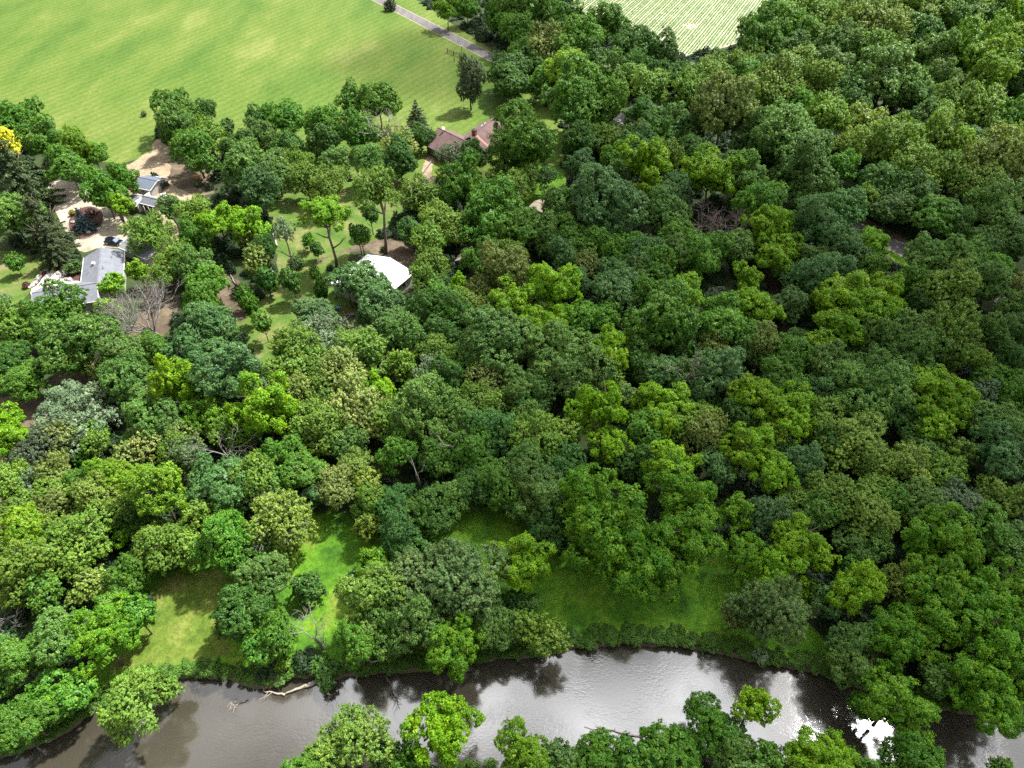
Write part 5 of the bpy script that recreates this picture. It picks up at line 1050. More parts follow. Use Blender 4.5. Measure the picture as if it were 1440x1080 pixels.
 ('elm_tree', 'medium olive green tree right of the twisted grey snag', 33.5, 84.6, 9.5, 3.76, 3.75, 'O'),
 ('elm_tree', 'leftmost of two medium tan olive trees right of the twisted grey snag', 33.8, 80.6, 9.3, 3.68, 3.66, 'T'),
 ('elm_tree', 'medium olive green tree beside the twisted grey snag', 29.2, 84.0, 7.9, 2.92, 2.85, 'O'),
 ('locust_tree', 'rightmost of four medium bright lime green trees beside the twisted grey snag', 26.4, 74.4, 10.7, 3.86, 3.70, 'L'),
 ('locust_tree', 'leftmost of five medium bright lime green trees in the woods among lime crowns', 39.2, 76.6, 12.0, 3.66, 3.67, 'L'),
 ('oak_tree', 'rightmost of three medium dark green trees right of the twisted grey snag', 39.5, 84.8, 9.6, 3.88, 4.04, 'D'),
 ('oak_tree', 'medium dark green tree beside the twisted grey snag', 21.7, 76.8, 7.9, 3.71, 3.53, 'D'),
 ('oak_tree', 'medium dark green tree in the central woods by twin lime crowns', 18.4, 77.1, 7.9, 3.44, 3.54, 'D'),
 ('oak_tree', 'medium blue-green tree behind the long river lawn', 34.3, 74.8, 9.2, 3.09, 3.27, 'B'),
 ('locust_tree', 'third from left of five medium bright lime green trees in the woods among lime crowns', 44.0, 87.1, 12.4, 3.85, 3.84, 'L'),
 ('locust_tree', 'fourth from left of five medium bright lime green trees in the woods among lime crowns', 50.4, 87.9, 10.4, 3.58, 3.50, 'L'),
 ('locust_tree', 'rightmost of five medium bright lime green trees in the woods among lime crowns', 49.4, 82.9, 10.4, 3.20, 3.32, 'L'),
 ('locust_tree', 'small vivid yellow-green tree in the woods among lime crowns', 45.4, 82.1, 8.2, 2.62, 2.41, 'L3'),
 ('oak_tree', 'leftmost of two medium dark green trees in the woods among lime crowns', 43.6, 85.1, 7.7, 3.30, 3.15, 'D'),
 ('maple_tree', 'leftmost of three medium rich green trees in the woods among lime crowns', 51.4, 97.7, 10.2, 4.11, 4.23, 'G'),
 ('maple_tree', 'rightmost of three medium rich green trees in the woods among lime crowns', 54.7, 94.1, 7.9, 2.81, 2.88, 'G'),
 ('oak_tree', 'medium blue-green tree in the dense right-hand woods', 57.3, 92.6, 9.0, 3.08, 3.00, 'B'),
 ('oak_tree', 'leftmost of two large muted grey-green trees in the dense right-hand woods', 62.2, 92.6, 12.5, 5.22, 5.39, 'M'),
 ('oak_tree', 'rightmost of two large muted grey-green trees in the dense right-hand woods', 66.0, 89.7, 13.2, 5.16, 5.01, 'M'),
 ('elm_tree', 'medium olive green tree in the dense right-hand woods', 54.7, 84.2, 10.2, 3.77, 3.67, 'O'),
 ('oak_tree', 'medium dark green tree on the lower right slope', 55.1, 79.9, 7.7, 3.48, 3.52, 'D'),
 ('ash_tree', 'medium pale yellow-green tree on the lower right slope', 60.1, 79.6, 11.1, 4.29, 4.45, 'Y2'),
 ('elm_tree', 'second from left of three medium olive green trees on the lower right slope', 55.9, 76.8, 7.3, 2.79, 2.71, 'O'),
 ('elm_tree', 'rightmost of three medium olive green trees on the lower right slope', 60.3, 75.1, 10.1, 3.58, 3.45, 'O'),
 ('locust_tree', 'second from left of five medium bright lime green trees in the woods among lime crowns', 40.8, 75.7, 11.1, 4.19, 3.87, 'L'),
 ('locust_tree', 'medium bright lime green tree right of the long river lawn', 42.9, 72.1, 10.3, 3.57, 3.36, 'L'),
 ('oak_tree', 'medium blue-green tree on the lower right slope', 48.5, 74.3, 9.5, 3.61, 3.49, 'B'),
 ('oak_tree', 'rightmost of two medium dark green trees in the woods among lime crowns', 46.7, 79.9, 6.9, 3.20, 3.27, 'D'),
 ('oak_tree', 'second from left of three medium muted grey-green trees in the dense right-hand woods', 66.8, 95.7, 11.3, 4.38, 4.28, 'M'),
 ('oak_tree', 'rightmost of three medium muted grey-green trees in the dense right-hand woods', 68.1, 89.7, 11.8, 4.83, 4.92, 'M'),
 ('locust_tree', 'leftmost of four medium bright lime green trees around the big split lime crown', 75.9, 91.0, 12.4, 3.93, 3.99, 'L'),
 ('locust_tree', 'rightmost of four medium bright lime green trees around the big split lime crown', 81.4, 91.1, 10.1, 3.65, 3.45, 'L'),
 ('locust_tree', 'second from left of four medium bright lime green trees around the big split lime crown', 73.6, 84.1, 10.2, 3.50, 3.59, 'L'),
 ('locust_tree', 'third from left of four medium bright lime green trees around the big split lime crown', 78.6, 86.2, 10.0, 2.97, 3.10, 'L'),
 ('locust_tree', 'small bright lime green tree around the big split lime crown', 73.0, 81.6, 10.3, 2.61, 2.80, 'L'),
 ('oak_tree', 'medium dark green tree around the big split lime crown', 70.7, 85.2, 8.7, 3.90, 3.59, 'D'),
 ('oak_tree', 'medium muted grey-green tree on the lower right slope below the split lime crown', 70.8, 78.8, 7.9, 3.14, 3.21, 'M'),
 ('maple_tree', 'leftmost of two medium emerald green trees at the right edge of the midwoods', 91.4, 96.8, 8.3, 3.48, 3.37, 'E'),
 ('maple_tree', 'rightmost of two medium emerald green trees at the right edge of the midwoods', 92.7, 92.4, 9.5, 3.38, 3.32, 'E'),
 ('maple_tree', 'small emerald green tree at the right edge of the midwoods', 95.2, 92.3, 5.1, 2.20, 2.19, 'E'),
 ('silver_poplar', 'medium silver-flecked dark tree at the right edge of the midwoods', 88.3, 92.9, 7.6, 2.79, 2.75, 'S3'),
 ('oak_tree', 'leftmost of two medium muted grey-green trees at the right edge of the midwoods', 83.4, 83.0, 11.2, 4.35, 4.20, 'M'),
 ('oak_tree', 'rightmost of two medium muted grey-green trees at the right edge of the midwoods', 89.5, 83.6, 9.6, 3.54, 3.64, 'M'),
 ('oak_tree', 'leftmost of two medium blue-green trees at the right edge of the midwoods', 81.4, 76.2, 11.4, 4.21, 4.45, 'B'),
 ('oak_tree', 'rightmost of two medium blue-green trees at the right edge of the midwoods', 85.8, 76.7, 9.2, 3.11, 3.02, 'B'),
 ('elm_tree', 'rightmost of two olive green trees on the lower right slope below the split lime crown', 76.9, 78.3, 7.5, 2.80, 2.68, 'O'),
 ('ash_tree', 'medium pale yellow-green tree on the lower right slope below the split lime crown', 66.1, 74.1, 10.1, 3.87, 3.97, 'Y2'),
 ('elm_tree', 'leftmost of two olive green trees on the lower right slope below the split lime crown', 71.7, 73.0, 9.0, 3.79, 3.56, 'O'),
 ('pear_tree', 'medium greyish dark tree at the left edge by the brown track', -81.1, 78.4, 9.5, 4.31, 4.46, 'K'),
 ('maple_tree', 'leftmost of two small emerald green trees below the silvery thicket', -74.7, 78.8, 4.5, 1.89, 1.91, 'E'),
 ('elm_tree', 'medium tan olive tree in the silvery thicket', -78.7, 80.5, 8.1, 2.84, 2.85, 'T'),
 ('elm_tree', 'small olive green tree below the silvery thicket', -72.6, 80.1, 7.7, 2.28, 2.37, 'O'),
 ('maple_tree', 'rightmost of two small emerald green trees below the silvery thicket', -68.2, 83.0, 4.2, 1.79, 1.75, 'E'),
 ('ash_tree', 'medium pale cream-topped green tree below the silvery thicket', -66.4, 77.2, 6.9, 2.85, 2.62, 'Y'),
 ('ash_tree', 'small pale cream-topped green tree beside the small pale snag', -63.7, 79.4, 7.3, 2.61, 2.81, 'Y'),
 ('locust_tree', 'small bright lime green tree around the large yellow-green dome', -64.1, 78.2, 4.1, 1.60, 1.72, 'L'),
 ('locust_tree', 'medium vivid yellow-green tree below the silvery thicket', -66.1, 71.8, 10.2, 2.98, 2.89, 'L3'),
 ('maple_tree', 'medium rich green tree below the silvery thicket', -70.2, 70.9, 9.2, 3.00, 3.17, 'G'),
 ('maple_tree', 'small emerald green tree around the large yellow-green dome', -64.9, 75.4, 3.7, 1.43, 1.52, 'E'),
 ('locust_tree', 'medium vivid yellow-green tree around the large yellow-green dome', -56.0, 67.1, 13.7, 4.70, 4.58, 'L3'),
 ('ash_tree', 'medium pale yellow-green tree below the silvery thicket', -66.8, 67.4, 10.4, 3.76, 3.81, 'Y2'),
 ('ash_tree', 'medium pale yellow-green tree around the large yellow-green dome', -62.8, 66.6, 7.1, 2.94, 2.82, 'Y2'),
 ('elm_tree', 'leftmost of two medium tan olive trees in the scrub at the left edge', -76.7, 73.5, 8.3, 3.27, 3.43, 'T'),
 ('silver_poplar', 'medium pale grey-blue tree in the scrub at the left edge', -79.7, 71.3, 8.0, 3.03, 2.83, 'S2'),
 ('elm_tree', 'rightmost of two medium olive green trees in the scrub at the left edge', -73.6, 68.8, 8.5, 3.16, 2.95, 'O'),
 ('elm_tree', 'leftmost of two medium olive green trees in the scrub at the left edge', -81.0, 69.6, 10.0, 3.45, 3.46, 'O'),
 ('ash_tree', 'medium light yellowish green tree in the scrub at the left edge', -79.0, 65.9, 7.3, 2.93, 2.76, 'L2'),
 ('locust_tree', 'medium vivid yellow-green tree in the scrub at the left edge', -74.7, 61.2, 11.3, 3.80, 3.96, 'L3'),
 ('elm_tree', 'rightmost of two medium tan olive trees in the scrub at the left edge', -73.3, 66.1, 8.5, 3.39, 3.26, 'T'),
 ('elm_tree', 'leftmost of three medium olive green trees on the left slope above the river meadow', -68.9, 59.7, 9.9, 3.73, 3.49, 'O'),
 ('elm_tree', 'rightmost of three medium olive green trees on the left slope above the river meadow', -65.0, 60.6, 10.7, 4.00, 4.02, 'O'),
 ('maple_tree', 'small emerald green tree on the left slope above the river meadow', -71.4, 66.9, 4.3, 1.90, 1.80, 'E'),
 ('elm_tree', 'second from left of three olive green trees in the woods left of the sunny lawn', -73.7, 58.5, 8.4, 3.23, 3.23, 'O'),
 ('locust_tree', 'small bright lime green tree on the left slope above the river meadow', -62.0, 63.0, 4.9, 2.12, 2.10, 'L'),
 ('elm_tree', 'medium olive green tree around the large yellow-green dome', -54.3, 60.0, 8.5, 3.50, 3.51, 'O'),
 ('oak_tree', 'medium dark green tree around the large yellow-green dome', -60.6, 65.3, 7.0, 2.94, 2.91, 'D'),
 ('elm_tree', 'leftmost of two medium olive green trees beside the small pale snag', -56.4, 76.7, 9.8, 3.32, 3.33, 'O'),
 ('silver_poplar', 'medium pale grey-blue tree beside the small pale snag', -54.4, 76.1, 11.0, 3.66, 3.95, 'S2'),
 ('oak_tree', 'medium blue-green tree below the small pale snag', -47.2, 71.1, 11.2, 4.90, 4.67, 'B'),
 ('oak_tree', 'medium dark green tree below the small pale snag', -46.4, 68.4, 8.7, 3.25, 3.49, 'D'),
 ('ash_tree', 'medium light yellowish green tree above the leaning pale tree', -41.4, 71.4, 10.8, 3.84, 3.96, 'L2'),
 ('maple_tree', 'medium rich green tree above the leaning pale tree', -38.9, 71.6, 7.4, 2.75, 2.87, 'G'),
 ('maple_tree', 'medium rich green tree in the woods above the mown glade', -34.4, 73.1, 10.1, 3.60, 3.43, 'G'),
 ('maple_tree', 'medium emerald green tree in the woods above the mown glade', -39.0, 77.5, 8.9, 3.12, 2.97, 'E'),
 ('elm_tree', 'rightmost of two small olive green trees above the sunny river lawn', -49.7, 64.9, 8.3, 2.59, 2.65, 'O'),
 ('oak_tree', 'small muted grey-green tree above the sunny river lawn', -45.7, 64.6, 6.7, 2.38, 2.54, 'M'),
 ('maple_tree', 'medium emerald green tree above the sunny river lawn', -43.1, 59.4, 12.0, 4.51, 4.53, 'E'),
 ('ash_tree', "medium pale yellow-green tree at the mown glade's left side", -35.1, 62.9, 11.8, 4.87, 4.78, 'Y2'),
 ('elm_tree', 'rightmost of two medium olive green trees above the sunny river lawn', -49.9, 59.2, 8.0, 2.75, 2.85, 'O'),
 ('elm_tree', "small olive green tree at the mown glade's left side", -38.1, 61.0, 7.6, 2.29, 2.32, 'O'),
 ('elm_tree', 'medium olive green tree in the woods above the mown glade', -32.9, 81.6, 10.6, 4.28, 4.02, 'O'),
 ('oak_tree', 'medium muted grey-green tree in the woods above the mown glade', -28.8, 79.9, 8.1, 3.47, 3.30, 'M'),
 ('ash_tree', 'leftmost of two medium pale yellow-green trees above the mown glade', -26.4, 74.9, 8.2, 3.37, 3.35, 'Y2'),
 ('ash_tree', 'medium pale cream-topped green tree above the mown glade', -29.0, 69.9, 9.4, 3.25, 3.20, 'Y'),
 ('ash_tree', 'rightmost of two medium pale yellow-green trees above the mown glade', -23.9, 71.5, 7.2, 2.74, 2.73, 'Y2'),
 ('maple_tree', 'small rich green tree in the woods above the mown glade', -33.0, 74.3, 7.3, 2.25, 2.20, 'G'),
 ('oak_tree', "small blue-green tree at the mown glade's left side", -32.1, 69.4, 6.9, 2.20, 2.34, 'B'),
 ('ash_tree', 'medium light yellowish green tree above the mown glade', -22.4, 67.1, 7.9, 2.93, 2.75, 'L2'),
 ('maple_tree', 'leftmost of two medium bluish emerald trees right of the mown glade', -18.3, 67.1, 8.7, 3.48, 3.53, 'E2'),
 ('oak_tree', 'medium dark green tree right of the mown glade', -12.8, 65.6, 9.2, 4.35, 4.19, 'D'),
 ('ash_tree', 'small pale yellow-green tree right of the mown glade', -22.8, 63.3, 6.9, 1.98, 3.10, 'Y2'),
 ('maple_tree', 'rightmost of two medium bluish emerald trees right of the mown glade', -17.2, 61.0, 10.0, 3.33, 3.42, 'E2'),
 ('maple_tree', 'small bluish emerald tree right of the mown glade', -15.2, 59.1, 6.5, 2.55, 2.51, 'E2'),
 ('oak_tree', 'medium muted grey-green tree around the thin grey snags', -9.0, 69.5, 7.4, 2.70, 2.75, 'M'),
 ('oak_tree', 'small dark green tree around the thin grey snags', -14.8, 78.0, 6.6, 2.61, 2.47, 'D'),
 ('maple_tree', 'medium rich green tree above the mown glade', -19.4, 77.4, 9.9, 3.41, 3.50, 'G'),
 ('maple_tree', 'leftmost of three medium rich green trees around the thin grey snags', -13.0, 77.5, 8.2, 3.39, 3.25, 'G'),
 ('oak_tree', 'medium dark green tree around the thin grey snags', -6.8, 71.0, 8.5, 3.59, 3.40, 'D'),
 ('maple_tree', 'second from left of three medium rich green trees around the thin grey snags', -7.0, 77.0, 7.7, 3.41, 3.14, 'G'),
 ('maple_tree', 'leftmost of two medium rich green trees above the shaded river lawn', -2.1, 70.3, 9.8, 3.81, 4.00, 'G'),
 ('oak_tree', 'second from left of three medium muted grey-green trees above the shaded river lawn', 2.3, 71.2, 11.2, 4.08, 4.01, 'M'),
 ('oak_tree', 'rightmost of three medium muted grey-green trees above the shaded river lawn', 5.7, 68.2, 9.1, 4.01, 3.79, 'M'),
 ('oak_tree', 'small muted grey-green tree above the shaded river lawn', 1.1, 66.8, 7.1, 2.67, 2.61, 'M'),
 ('hickory_tree', 'leftmost of two medium glossy deep green trees above the long river lawn', 11.9, 67.9, 11.6, 4.04, 4.10, 'G2'),
 ('oak_tree', 'medium dark green tree above the shaded river lawn', 5.6, 63.3, 6.8, 3.41, 3.33, 'D'),
 ('hickory_tree', 'leftmost of two large glossy deep green trees above the long river lawn', 13.7, 59.1, 17.8, 6.64, 7.13, 'G2'),
 ('hickory_tree', 'rightmost of two large glossy deep green trees above the long river lawn', 18.2, 55.4, 13.6, 5.05, 4.65, 'G2'),
 ('hickory_tree', 'second from left of three medium glossy deep green trees behind the long river lawn', 27.2, 65.9, 13.4, 4.67, 4.98, 'G2'),
 ('hickory_tree', 'rightmost of three medium glossy deep green trees behind the long river lawn', 26.3, 58.0, 14.3, 4.68, 4.93, 'G2'),
 ('hickory_tree', 'leftmost of three medium glossy deep green trees behind the long river lawn', 26.1, 72.1, 10.2, 3.42, 3.18, 'G2'),
 ('hickory_tree', 'small glossy deep green tree right of the long river lawn', 35.2, 64.6, 9.9, 2.59, 2.66, 'G2'),
 ('hickory_tree', 'medium glossy deep green tree right of the long river lawn', 35.0, 58.1, 9.4, 2.92, 2.85, 'G2'),
 ('hickory_tree', 'rightmost of two medium glossy deep green trees above the long river lawn', 21.2, 53.5, 10.6, 3.70, 3.44, 'G2'),
 ('hickory_tree', 'small glossy deep green tree above the long river lawn', 10.0, 58.1, 7.7, 2.28, 2.35, 'G2'),
 ('locust_tree', 'medium bright lime green tree at the right of the bank clump', 1.6, 54.9, 12.4, 4.03, 3.96, 'L'),
 ('maple_tree', 'medium rich green tree on the slope right of the river lawn', 48.3, 65.0, 9.7, 3.44, 3.39, 'G'),
 ('locust_tree', 'second from left of three bright lime green trees right of the river lawn', 42.8, 58.7, 11.9, 3.74, 3.73, 'L'),
 ('locust_tree', 'rightmost of three medium bright lime green trees on the slope right of the river lawn', 45.6, 57.3, 9.3, 2.73, 2.62, 'L'),
 ('locust_tree', 'leftmost of three medium bright lime green trees on the slope right of the river lawn', 38.5, 54.8, 9.8, 3.19, 2.97, 'L'),
 ('locust_tree', 'small bright lime green tree on the slope right of the river lawn', 42.8, 54.1, 4.6, 2.00, 1.95, 'L'),
 ('maple_tree', 'leftmost of two small rich green trees on the slope right of the river lawn', 44.8, 53.5, 4.3, 1.75, 1.80, 'G'),
 ('oak_tree', 'medium blue-green tree right of the long river lawn', 39.6, 64.3, 9.5, 3.94, 3.96, 'B'),
 ('oak_tree', 'small blue-green tree right of the long river lawn', 39.8, 61.5, 4.7, 1.97, 1.98, 'B'),
 ('elm_tree', 'medium olive green tree right of the long river lawn', 45.1, 68.5, 7.4, 2.92, 2.82, 'O'),
 ('elm_tree', 'leftmost of three medium olive green trees on the lower right slope', 50.4, 70.4, 8.5, 3.23, 3.41, 'O'),
 ('elm_tree', 'leftmost of two medium olive green trees on the lower right slope above the river', 52.5, 67.6, 10.7, 3.92, 3.87, 'O'),
 ('elm_tree', 'rightmost of two medium olive green trees on the lower right slope above the river', 57.3, 68.0, 9.6, 3.68, 3.81, 'O'),
 ('ash_tree', 'medium pale yellow-green tree on the lower right slope above the river', 55.7, 63.3, 9.9, 3.65, 3.70, 'Y2'),
 ('oak_tree', 'leftmost of two medium muted grey-green trees on the lower right slope above the river', 52.7, 59.9, 7.5, 3.08, 2.86, 'M'),
 ('oak_tree', 'rightmost of two medium muted grey-green trees on the lower right slope above the river', 56.4, 60.2, 7.7, 2.82, 3.02, 'M'),
 ('maple_tree', 'rightmost of two small rich green trees on the slope right of the river lawn', 51.1, 55.7, 6.5, 2.49, 2.34, 'G'),
 ('locust_tree', 'medium bright lime green tree in the riverside woods at the lower right', 49.3, 50.7, 11.8, 3.78, 3.63, 'L'),
 ('maple_tree', 'medium rich green tree on the lower right slope above the river', 60.4, 67.4, 9.9, 3.72, 3.99, 'G'),
 ('oak_tree', 'leftmost of two medium muted grey-green trees in the lower right woods', 64.6, 66.5, 9.9, 3.98, 4.02, 'M'),
 ('silver_poplar', 'medium silver-flecked dark tree in the lower right woods', 70.8, 66.0, 9.8, 3.95, 3.96, 'S3'),
 ('maple_tree', 'medium emerald green tree in the lower right woods', 73.8, 61.8, 9.9, 4.37, 4.18, 'E'),
 ('oak_tree', 'rightmost of two medium muted grey-green trees in the lower right woods', 76.7, 60.1, 8.0, 3.33, 3.17, 'M'),
 ('elm_tree', 'medium olive green tree in the lower right woods', 79.2, 68.0, 9.2, 3.40, 3.48, 'O'),
 ('hickory_tree', 'leftmost of two medium glossy deep green trees in the lower right woods', 64.3, 59.4, 12.7, 3.98, 4.08, 'G2'),
 ('hickory_tree', 'rightmost of two medium glossy deep green trees in the lower right woods', 66.1, 56.4, 11.7, 3.45, 3.68, 'G2'),
 ('hickory_tree', 'small glossy deep green tree in the lower right woods', 61.6, 59.2, 8.5, 2.53, 2.43, 'G2'),
 ('ash_tree', 'medium pale yellow-green tree in the riverside woods at the lower right', 57.4, 53.1, 8.5, 3.16, 3.34, 'Y2'),
 ('hickory_tree', 'second from left of three glossy deep green trees in the lower right riverside woods', 60.9, 52.0, 12.6, 4.05, 4.17, 'G2'),
 ('hickory_tree', 'leftmost of eight medium glossy deep green trees in the bottom right riverside woods', 66.6, 51.4, 10.9, 2.88, 3.08, 'G2'),
 ('hickory_tree', 'sixth from left of eight medium glossy deep green trees in the bottom right riverside woods', 71.1, 51.4, 10.9, 3.56, 3.79, 'G2'),
 ('oak_tree', 'medium muted grey-green tree in the bottom right riverside woods', 76.5, 57.9, 8.3, 2.79, 2.62, 'M'),
 ('cottonwood_tree', "medium grey-green fluffy tree on the bank at the river lawn's end", 36.2, 47.4, 13.0, 4.84, 5.18, 'S4'),
 ('elm_tree', "small tan olive tree on the bank at the river lawn's end", 32.1, 48.9, 6.4, 2.34, 2.48, 'T'),
 ('oak_tree', "small blue-green tree on the bank at the river lawn's end", 45.9, 50.1, 7.3, 2.65, 2.65, 'B'),
 ('oak_tree', "leftmost of two medium muted grey-green trees hanging over the river's right bend", 46.4, 43.8, 9.4, 3.21, 3.28, 'M'),
 ('oak_tree', "rightmost of two medium muted grey-green trees hanging over the river's right bend", 45.8, 40.9, 8.0, 2.93, 2.78, 'M'),
 ('hickory_tree', "leftmost of two medium glossy deep green trees hanging over the river's right bend", 51.1, 43.5, 11.5, 3.61, 3.63, 'G2'),
 ('hickory_tree', 'small glossy deep green tree in the riverside woods at the lower right', 55.9, 44.8, 4.6, 2.12, 1.96, 'G2'),
 ('hickory_tree', 'rightmost of three medium glossy deep green trees in the riverside woods at the lower right', 59.7, 48.3, 12.4, 4.83, 4.67, 'G2'),
 ('hickory_tree', 'leftmost of three medium glossy deep green trees in the riverside woods at the lower right', 56.6, 44.5, 9.2, 2.97, 2.82, 'G2'),
 ('hickory_tree', 'second from left of eight medium glossy deep green trees in the bottom right riverside woods', 64.3, 47.4, 12.6, 3.94, 4.03, 'G2'),
 ('hickory_tree', 'fourth from left of eight medium glossy deep green trees in the bottom right riverside woods', 65.1, 42.6, 13.5, 4.46, 4.59, 'G2'),
 ('hickory_tree', "rightmost of two medium glossy deep green trees hanging over the river's right bend", 48.6, 35.2, 11.3, 4.00, 3.93, 'G2'),
 ('maple_tree', "small rich green tree hanging over the river's right bend", 46.5, 36.4, 5.2, 2.17, 2.24, 'G'),
 ('oak_tree', "small muted grey-green tree hanging over the river's right bend", 57.0, 39.4, 7.6, 2.67, 2.52, 'M'),
 ('hickory_tree', 'third from left of eight medium glossy deep green trees in the bottom right riverside woods', 60.4, 38.9, 11.3, 3.48, 3.74, 'G2'),
 ('hickory_tree', 'fifth from left of eight medium glossy deep green trees in the bottom right riverside woods', 61.3, 34.9, 10.7, 3.58, 3.49, 'G2'),
 ('hickory_tree', 'rightmost of eight medium glossy deep green trees in the bottom right riverside woods', 65.9, 37.9, 10.4, 3.25, 3.36, 'G2'),
 ('hickory_tree', 'seventh from left of eight medium glossy deep green trees in the bottom right riverside woods', 70.1, 46.1, 11.0, 3.24, 3.16, 'G2'),
 ('locust_tree', 'medium bright lime green tree on the near bank at the bottom', 30.7, 34.9, 10.3, 2.75, 2.75, 'L'),
 ('maple_tree', 'second from left of three medium emerald green trees on the near bank at the bottom', 25.6, 33.1, 8.8, 3.81, 3.60, 'E'),
 ('oak_tree', 'leftmost of two medium muted grey-green trees on the near bank at the bottom', 27.6, 30.2, 7.6, 2.91, 2.85, 'M'),
 ('locust_tree', 'medium bright lime green tree on the near bank at the bottom right', 36.5, 28.3, 10.5, 3.38, 3.14, 'L'),
 ('maple_tree', 'rightmost of two small emerald green trees on the near bank at the bottom', 31.8, 28.6, 7.2, 2.65, 2.68, 'E'),
 ('maple_tree', 'leftmost of four small emerald green trees on the near bank at the bottom right', 42.4, 30.1, 4.2, 1.90, 1.77, 'E'),
 ('maple_tree', 'medium emerald green tree on the near bank at the bottom right', 48.9, 29.3, 9.0, 3.08, 2.98, 'E'),
 ('maple_tree', 'third from left of four emerald green trees on the near bank at the bottom right', 53.1, 29.4, 3.7, 1.48, 1.50, 'E'),
 ('maple_tree', 'rightmost of four small emerald green trees on the near bank at the bottom right', 61.3, 28.9, 4.0, 1.57, 1.65, 'E'),
 ('cottonwood_tree', 'large grey-green fluffy tree in the large clump on the river bank', -7.8, 51.6, 14.2, 6.12, 5.79, 'S4'),
 ('cottonwood_tree', 'medium grey-green fluffy tree in the large clump on the river bank', -13.4, 53.0, 11.9, 4.60, 4.39, 'S4'),
 ('ash_tree', 'medium light yellowish green tree at the left of the bank clump', -19.6, 49.5, 12.1, 4.70, 4.48, 'L2'),
 ('oak_tree', 'medium muted grey-green tree in the large clump on the river bank', -13.0, 45.5, 11.8, 4.15, 4.43, 'M'),
 ('hickory_tree', 'medium glossy deep green tree in the large clump on the river bank', -7.7, 42.6, 11.3, 3.59, 3.85, 'G2'),
 ('oak_tree', 'medium muted grey-green tree at the left of the bank clump', -16.7, 46.4, 9.7, 3.49, 3.51, 'M'),
 ('maple_tree', 'medium rich green tree at the left of the bank clump', -21.2, 44.0, 9.3, 3.22, 3.20, 'G'),
 ('oak_tree', 'leftmost of two medium muted grey-green trees at the right of the bank clump', -4.1, 49.8, 8.3, 3.11, 3.22, 'M'),
 ('oak_tree', 'medium dark green tree at the right of the bank clump', 1.0, 50.6, 6.2, 2.92, 3.08, 'D'),
 ('oak_tree', 'rightmost of two medium muted grey-green trees at the right of the bank clump', -2.3, 46.7, 8.5, 3.05, 3.06, 'M'),
 ('elm_tree', 'leftmost of two medium olive green trees at the right of the bank clump', 2.0, 46.6, 7.6, 2.77, 2.94, 'O'),
 ('elm_tree', 'rightmost of two medium olive green trees at the right of the bank clump', 5.4, 44.5, 7.4, 2.72, 2.54, 'O'),
 ('hickory_tree', 'medium glossy deep green tree right of the mown glade', -20.8, 55.5, 9.1, 2.71, 2.62, 'G2'),
 ('oak_tree', 'small blue-green tree at the left of the bank clump', -23.9, 55.7, 3.9, 1.65, 1.60, 'B'),
 ('oak_tree', 'medium dark green tree in the large clump on the river bank', -16.6, 57.7, 7.3, 2.79, 2.95, 'D'),
 ('ash_tree', 'rightmost of two medium light yellowish green trees on the near bank at the bottom left', -19.5, 31.0, 9.9, 3.73, 3.52, 'L2'),
 ('ash_tree', 'leftmost of two medium light yellowish green trees on the near bank at the bottom left', -22.6, 29.7, 7.8, 3.11, 3.05, 'L2'),
 ('oak_tree', 'small muted grey-green tree on the near bank at the bottom left', -16.0, 30.0, 6.6, 2.29, 2.24, 'M'),
 ('locust_tree', 'medium bright lime green tree on the near bank below the river', -8.4, 31.7, 12.3, 4.11, 4.41, 'L'),
 ('maple_tree', 'small emerald green tree on the near bank below the river', -13.3, 29.9, 6.3, 2.28, 2.37, 'E'),
 ('locust_tree', 'medium vivid yellow-green tree on the near bank below the river', 1.1, 29.7, 10.0, 3.03, 2.95, 'L3'),
 ('oak_tree', 'small muted grey-green tree on the near bank under the bright reflection', 5.7, 29.1, 7.6, 2.67, 2.48, 'M'),
 ('maple_tree', 'second from left of three emerald green trees on the near bank under the bright reflection', 10.6, 29.6, 8.3, 3.09, 3.18, 'E'),
 ('maple_tree', 'small emerald green tree on the near bank under the bright reflection', 15.0, 29.4, 7.9, 2.69, 2.51, 'E'),
 ('maple_tree', 'rightmost of three medium emerald green trees on the near bank under the bright reflection', 18.0, 30.2, 8.8, 2.90, 2.89, 'E'),
 ('maple_tree', 'leftmost of two small emerald green trees on the near bank at the bottom', 21.3, 31.0, 6.8, 2.70, 2.50, 'E'),
 ('elm_tree', 'leftmost of three medium olive green trees in the woods left of the sunny lawn', -72.2, 54.7, 10.6, 3.86, 4.13, 'O'),
 ('elm_tree', 'rightmost of three medium olive green trees in the woods left of the sunny lawn', -70.1, 55.6, 8.4, 3.16, 2.95, 'O'),
 ('elm_tree', 'second from left of three olive green trees on the left slope above the river meadow', -66.9, 57.3, 9.3, 3.67, 3.68, 'O'),
 ('maple_tree', 'medium rich green tree in the woods left of the sunny lawn', -67.7, 51.5, 8.5, 2.89, 3.11, 'G'),
 ('ash_tree', 'small pale yellow-green tree on the left edge of the sunny lawn', -62.3, 53.1, 7.1, 2.69, 2.50, 'Y2'),
 ('maple_tree', 'medium rich green tree on the left edge of the sunny lawn', -57.2, 54.7, 8.2, 2.98, 3.20, 'G'),
 ('maple_tree', 'leftmost of two small rich green trees on the left edge of the sunny lawn', -58.2, 50.6, 6.5, 2.41, 2.30, 'G'),
 ('hickory_tree', 'rightmost of two medium glossy deep green trees on the left edge of the sunny lawn', -55.5, 46.1, 10.7, 3.45, 3.60, 'G2'),
 ('maple_tree', 'rightmost of two small rich green trees on the left edge of the sunny lawn', -53.0, 48.0, 8.1, 2.60, 2.55, 'G'),
 ('hickory_tree', 'leftmost of two medium glossy deep green trees on the left edge of the sunny lawn', -55.5, 43.3, 10.4, 3.15, 2.90, 'G2'),
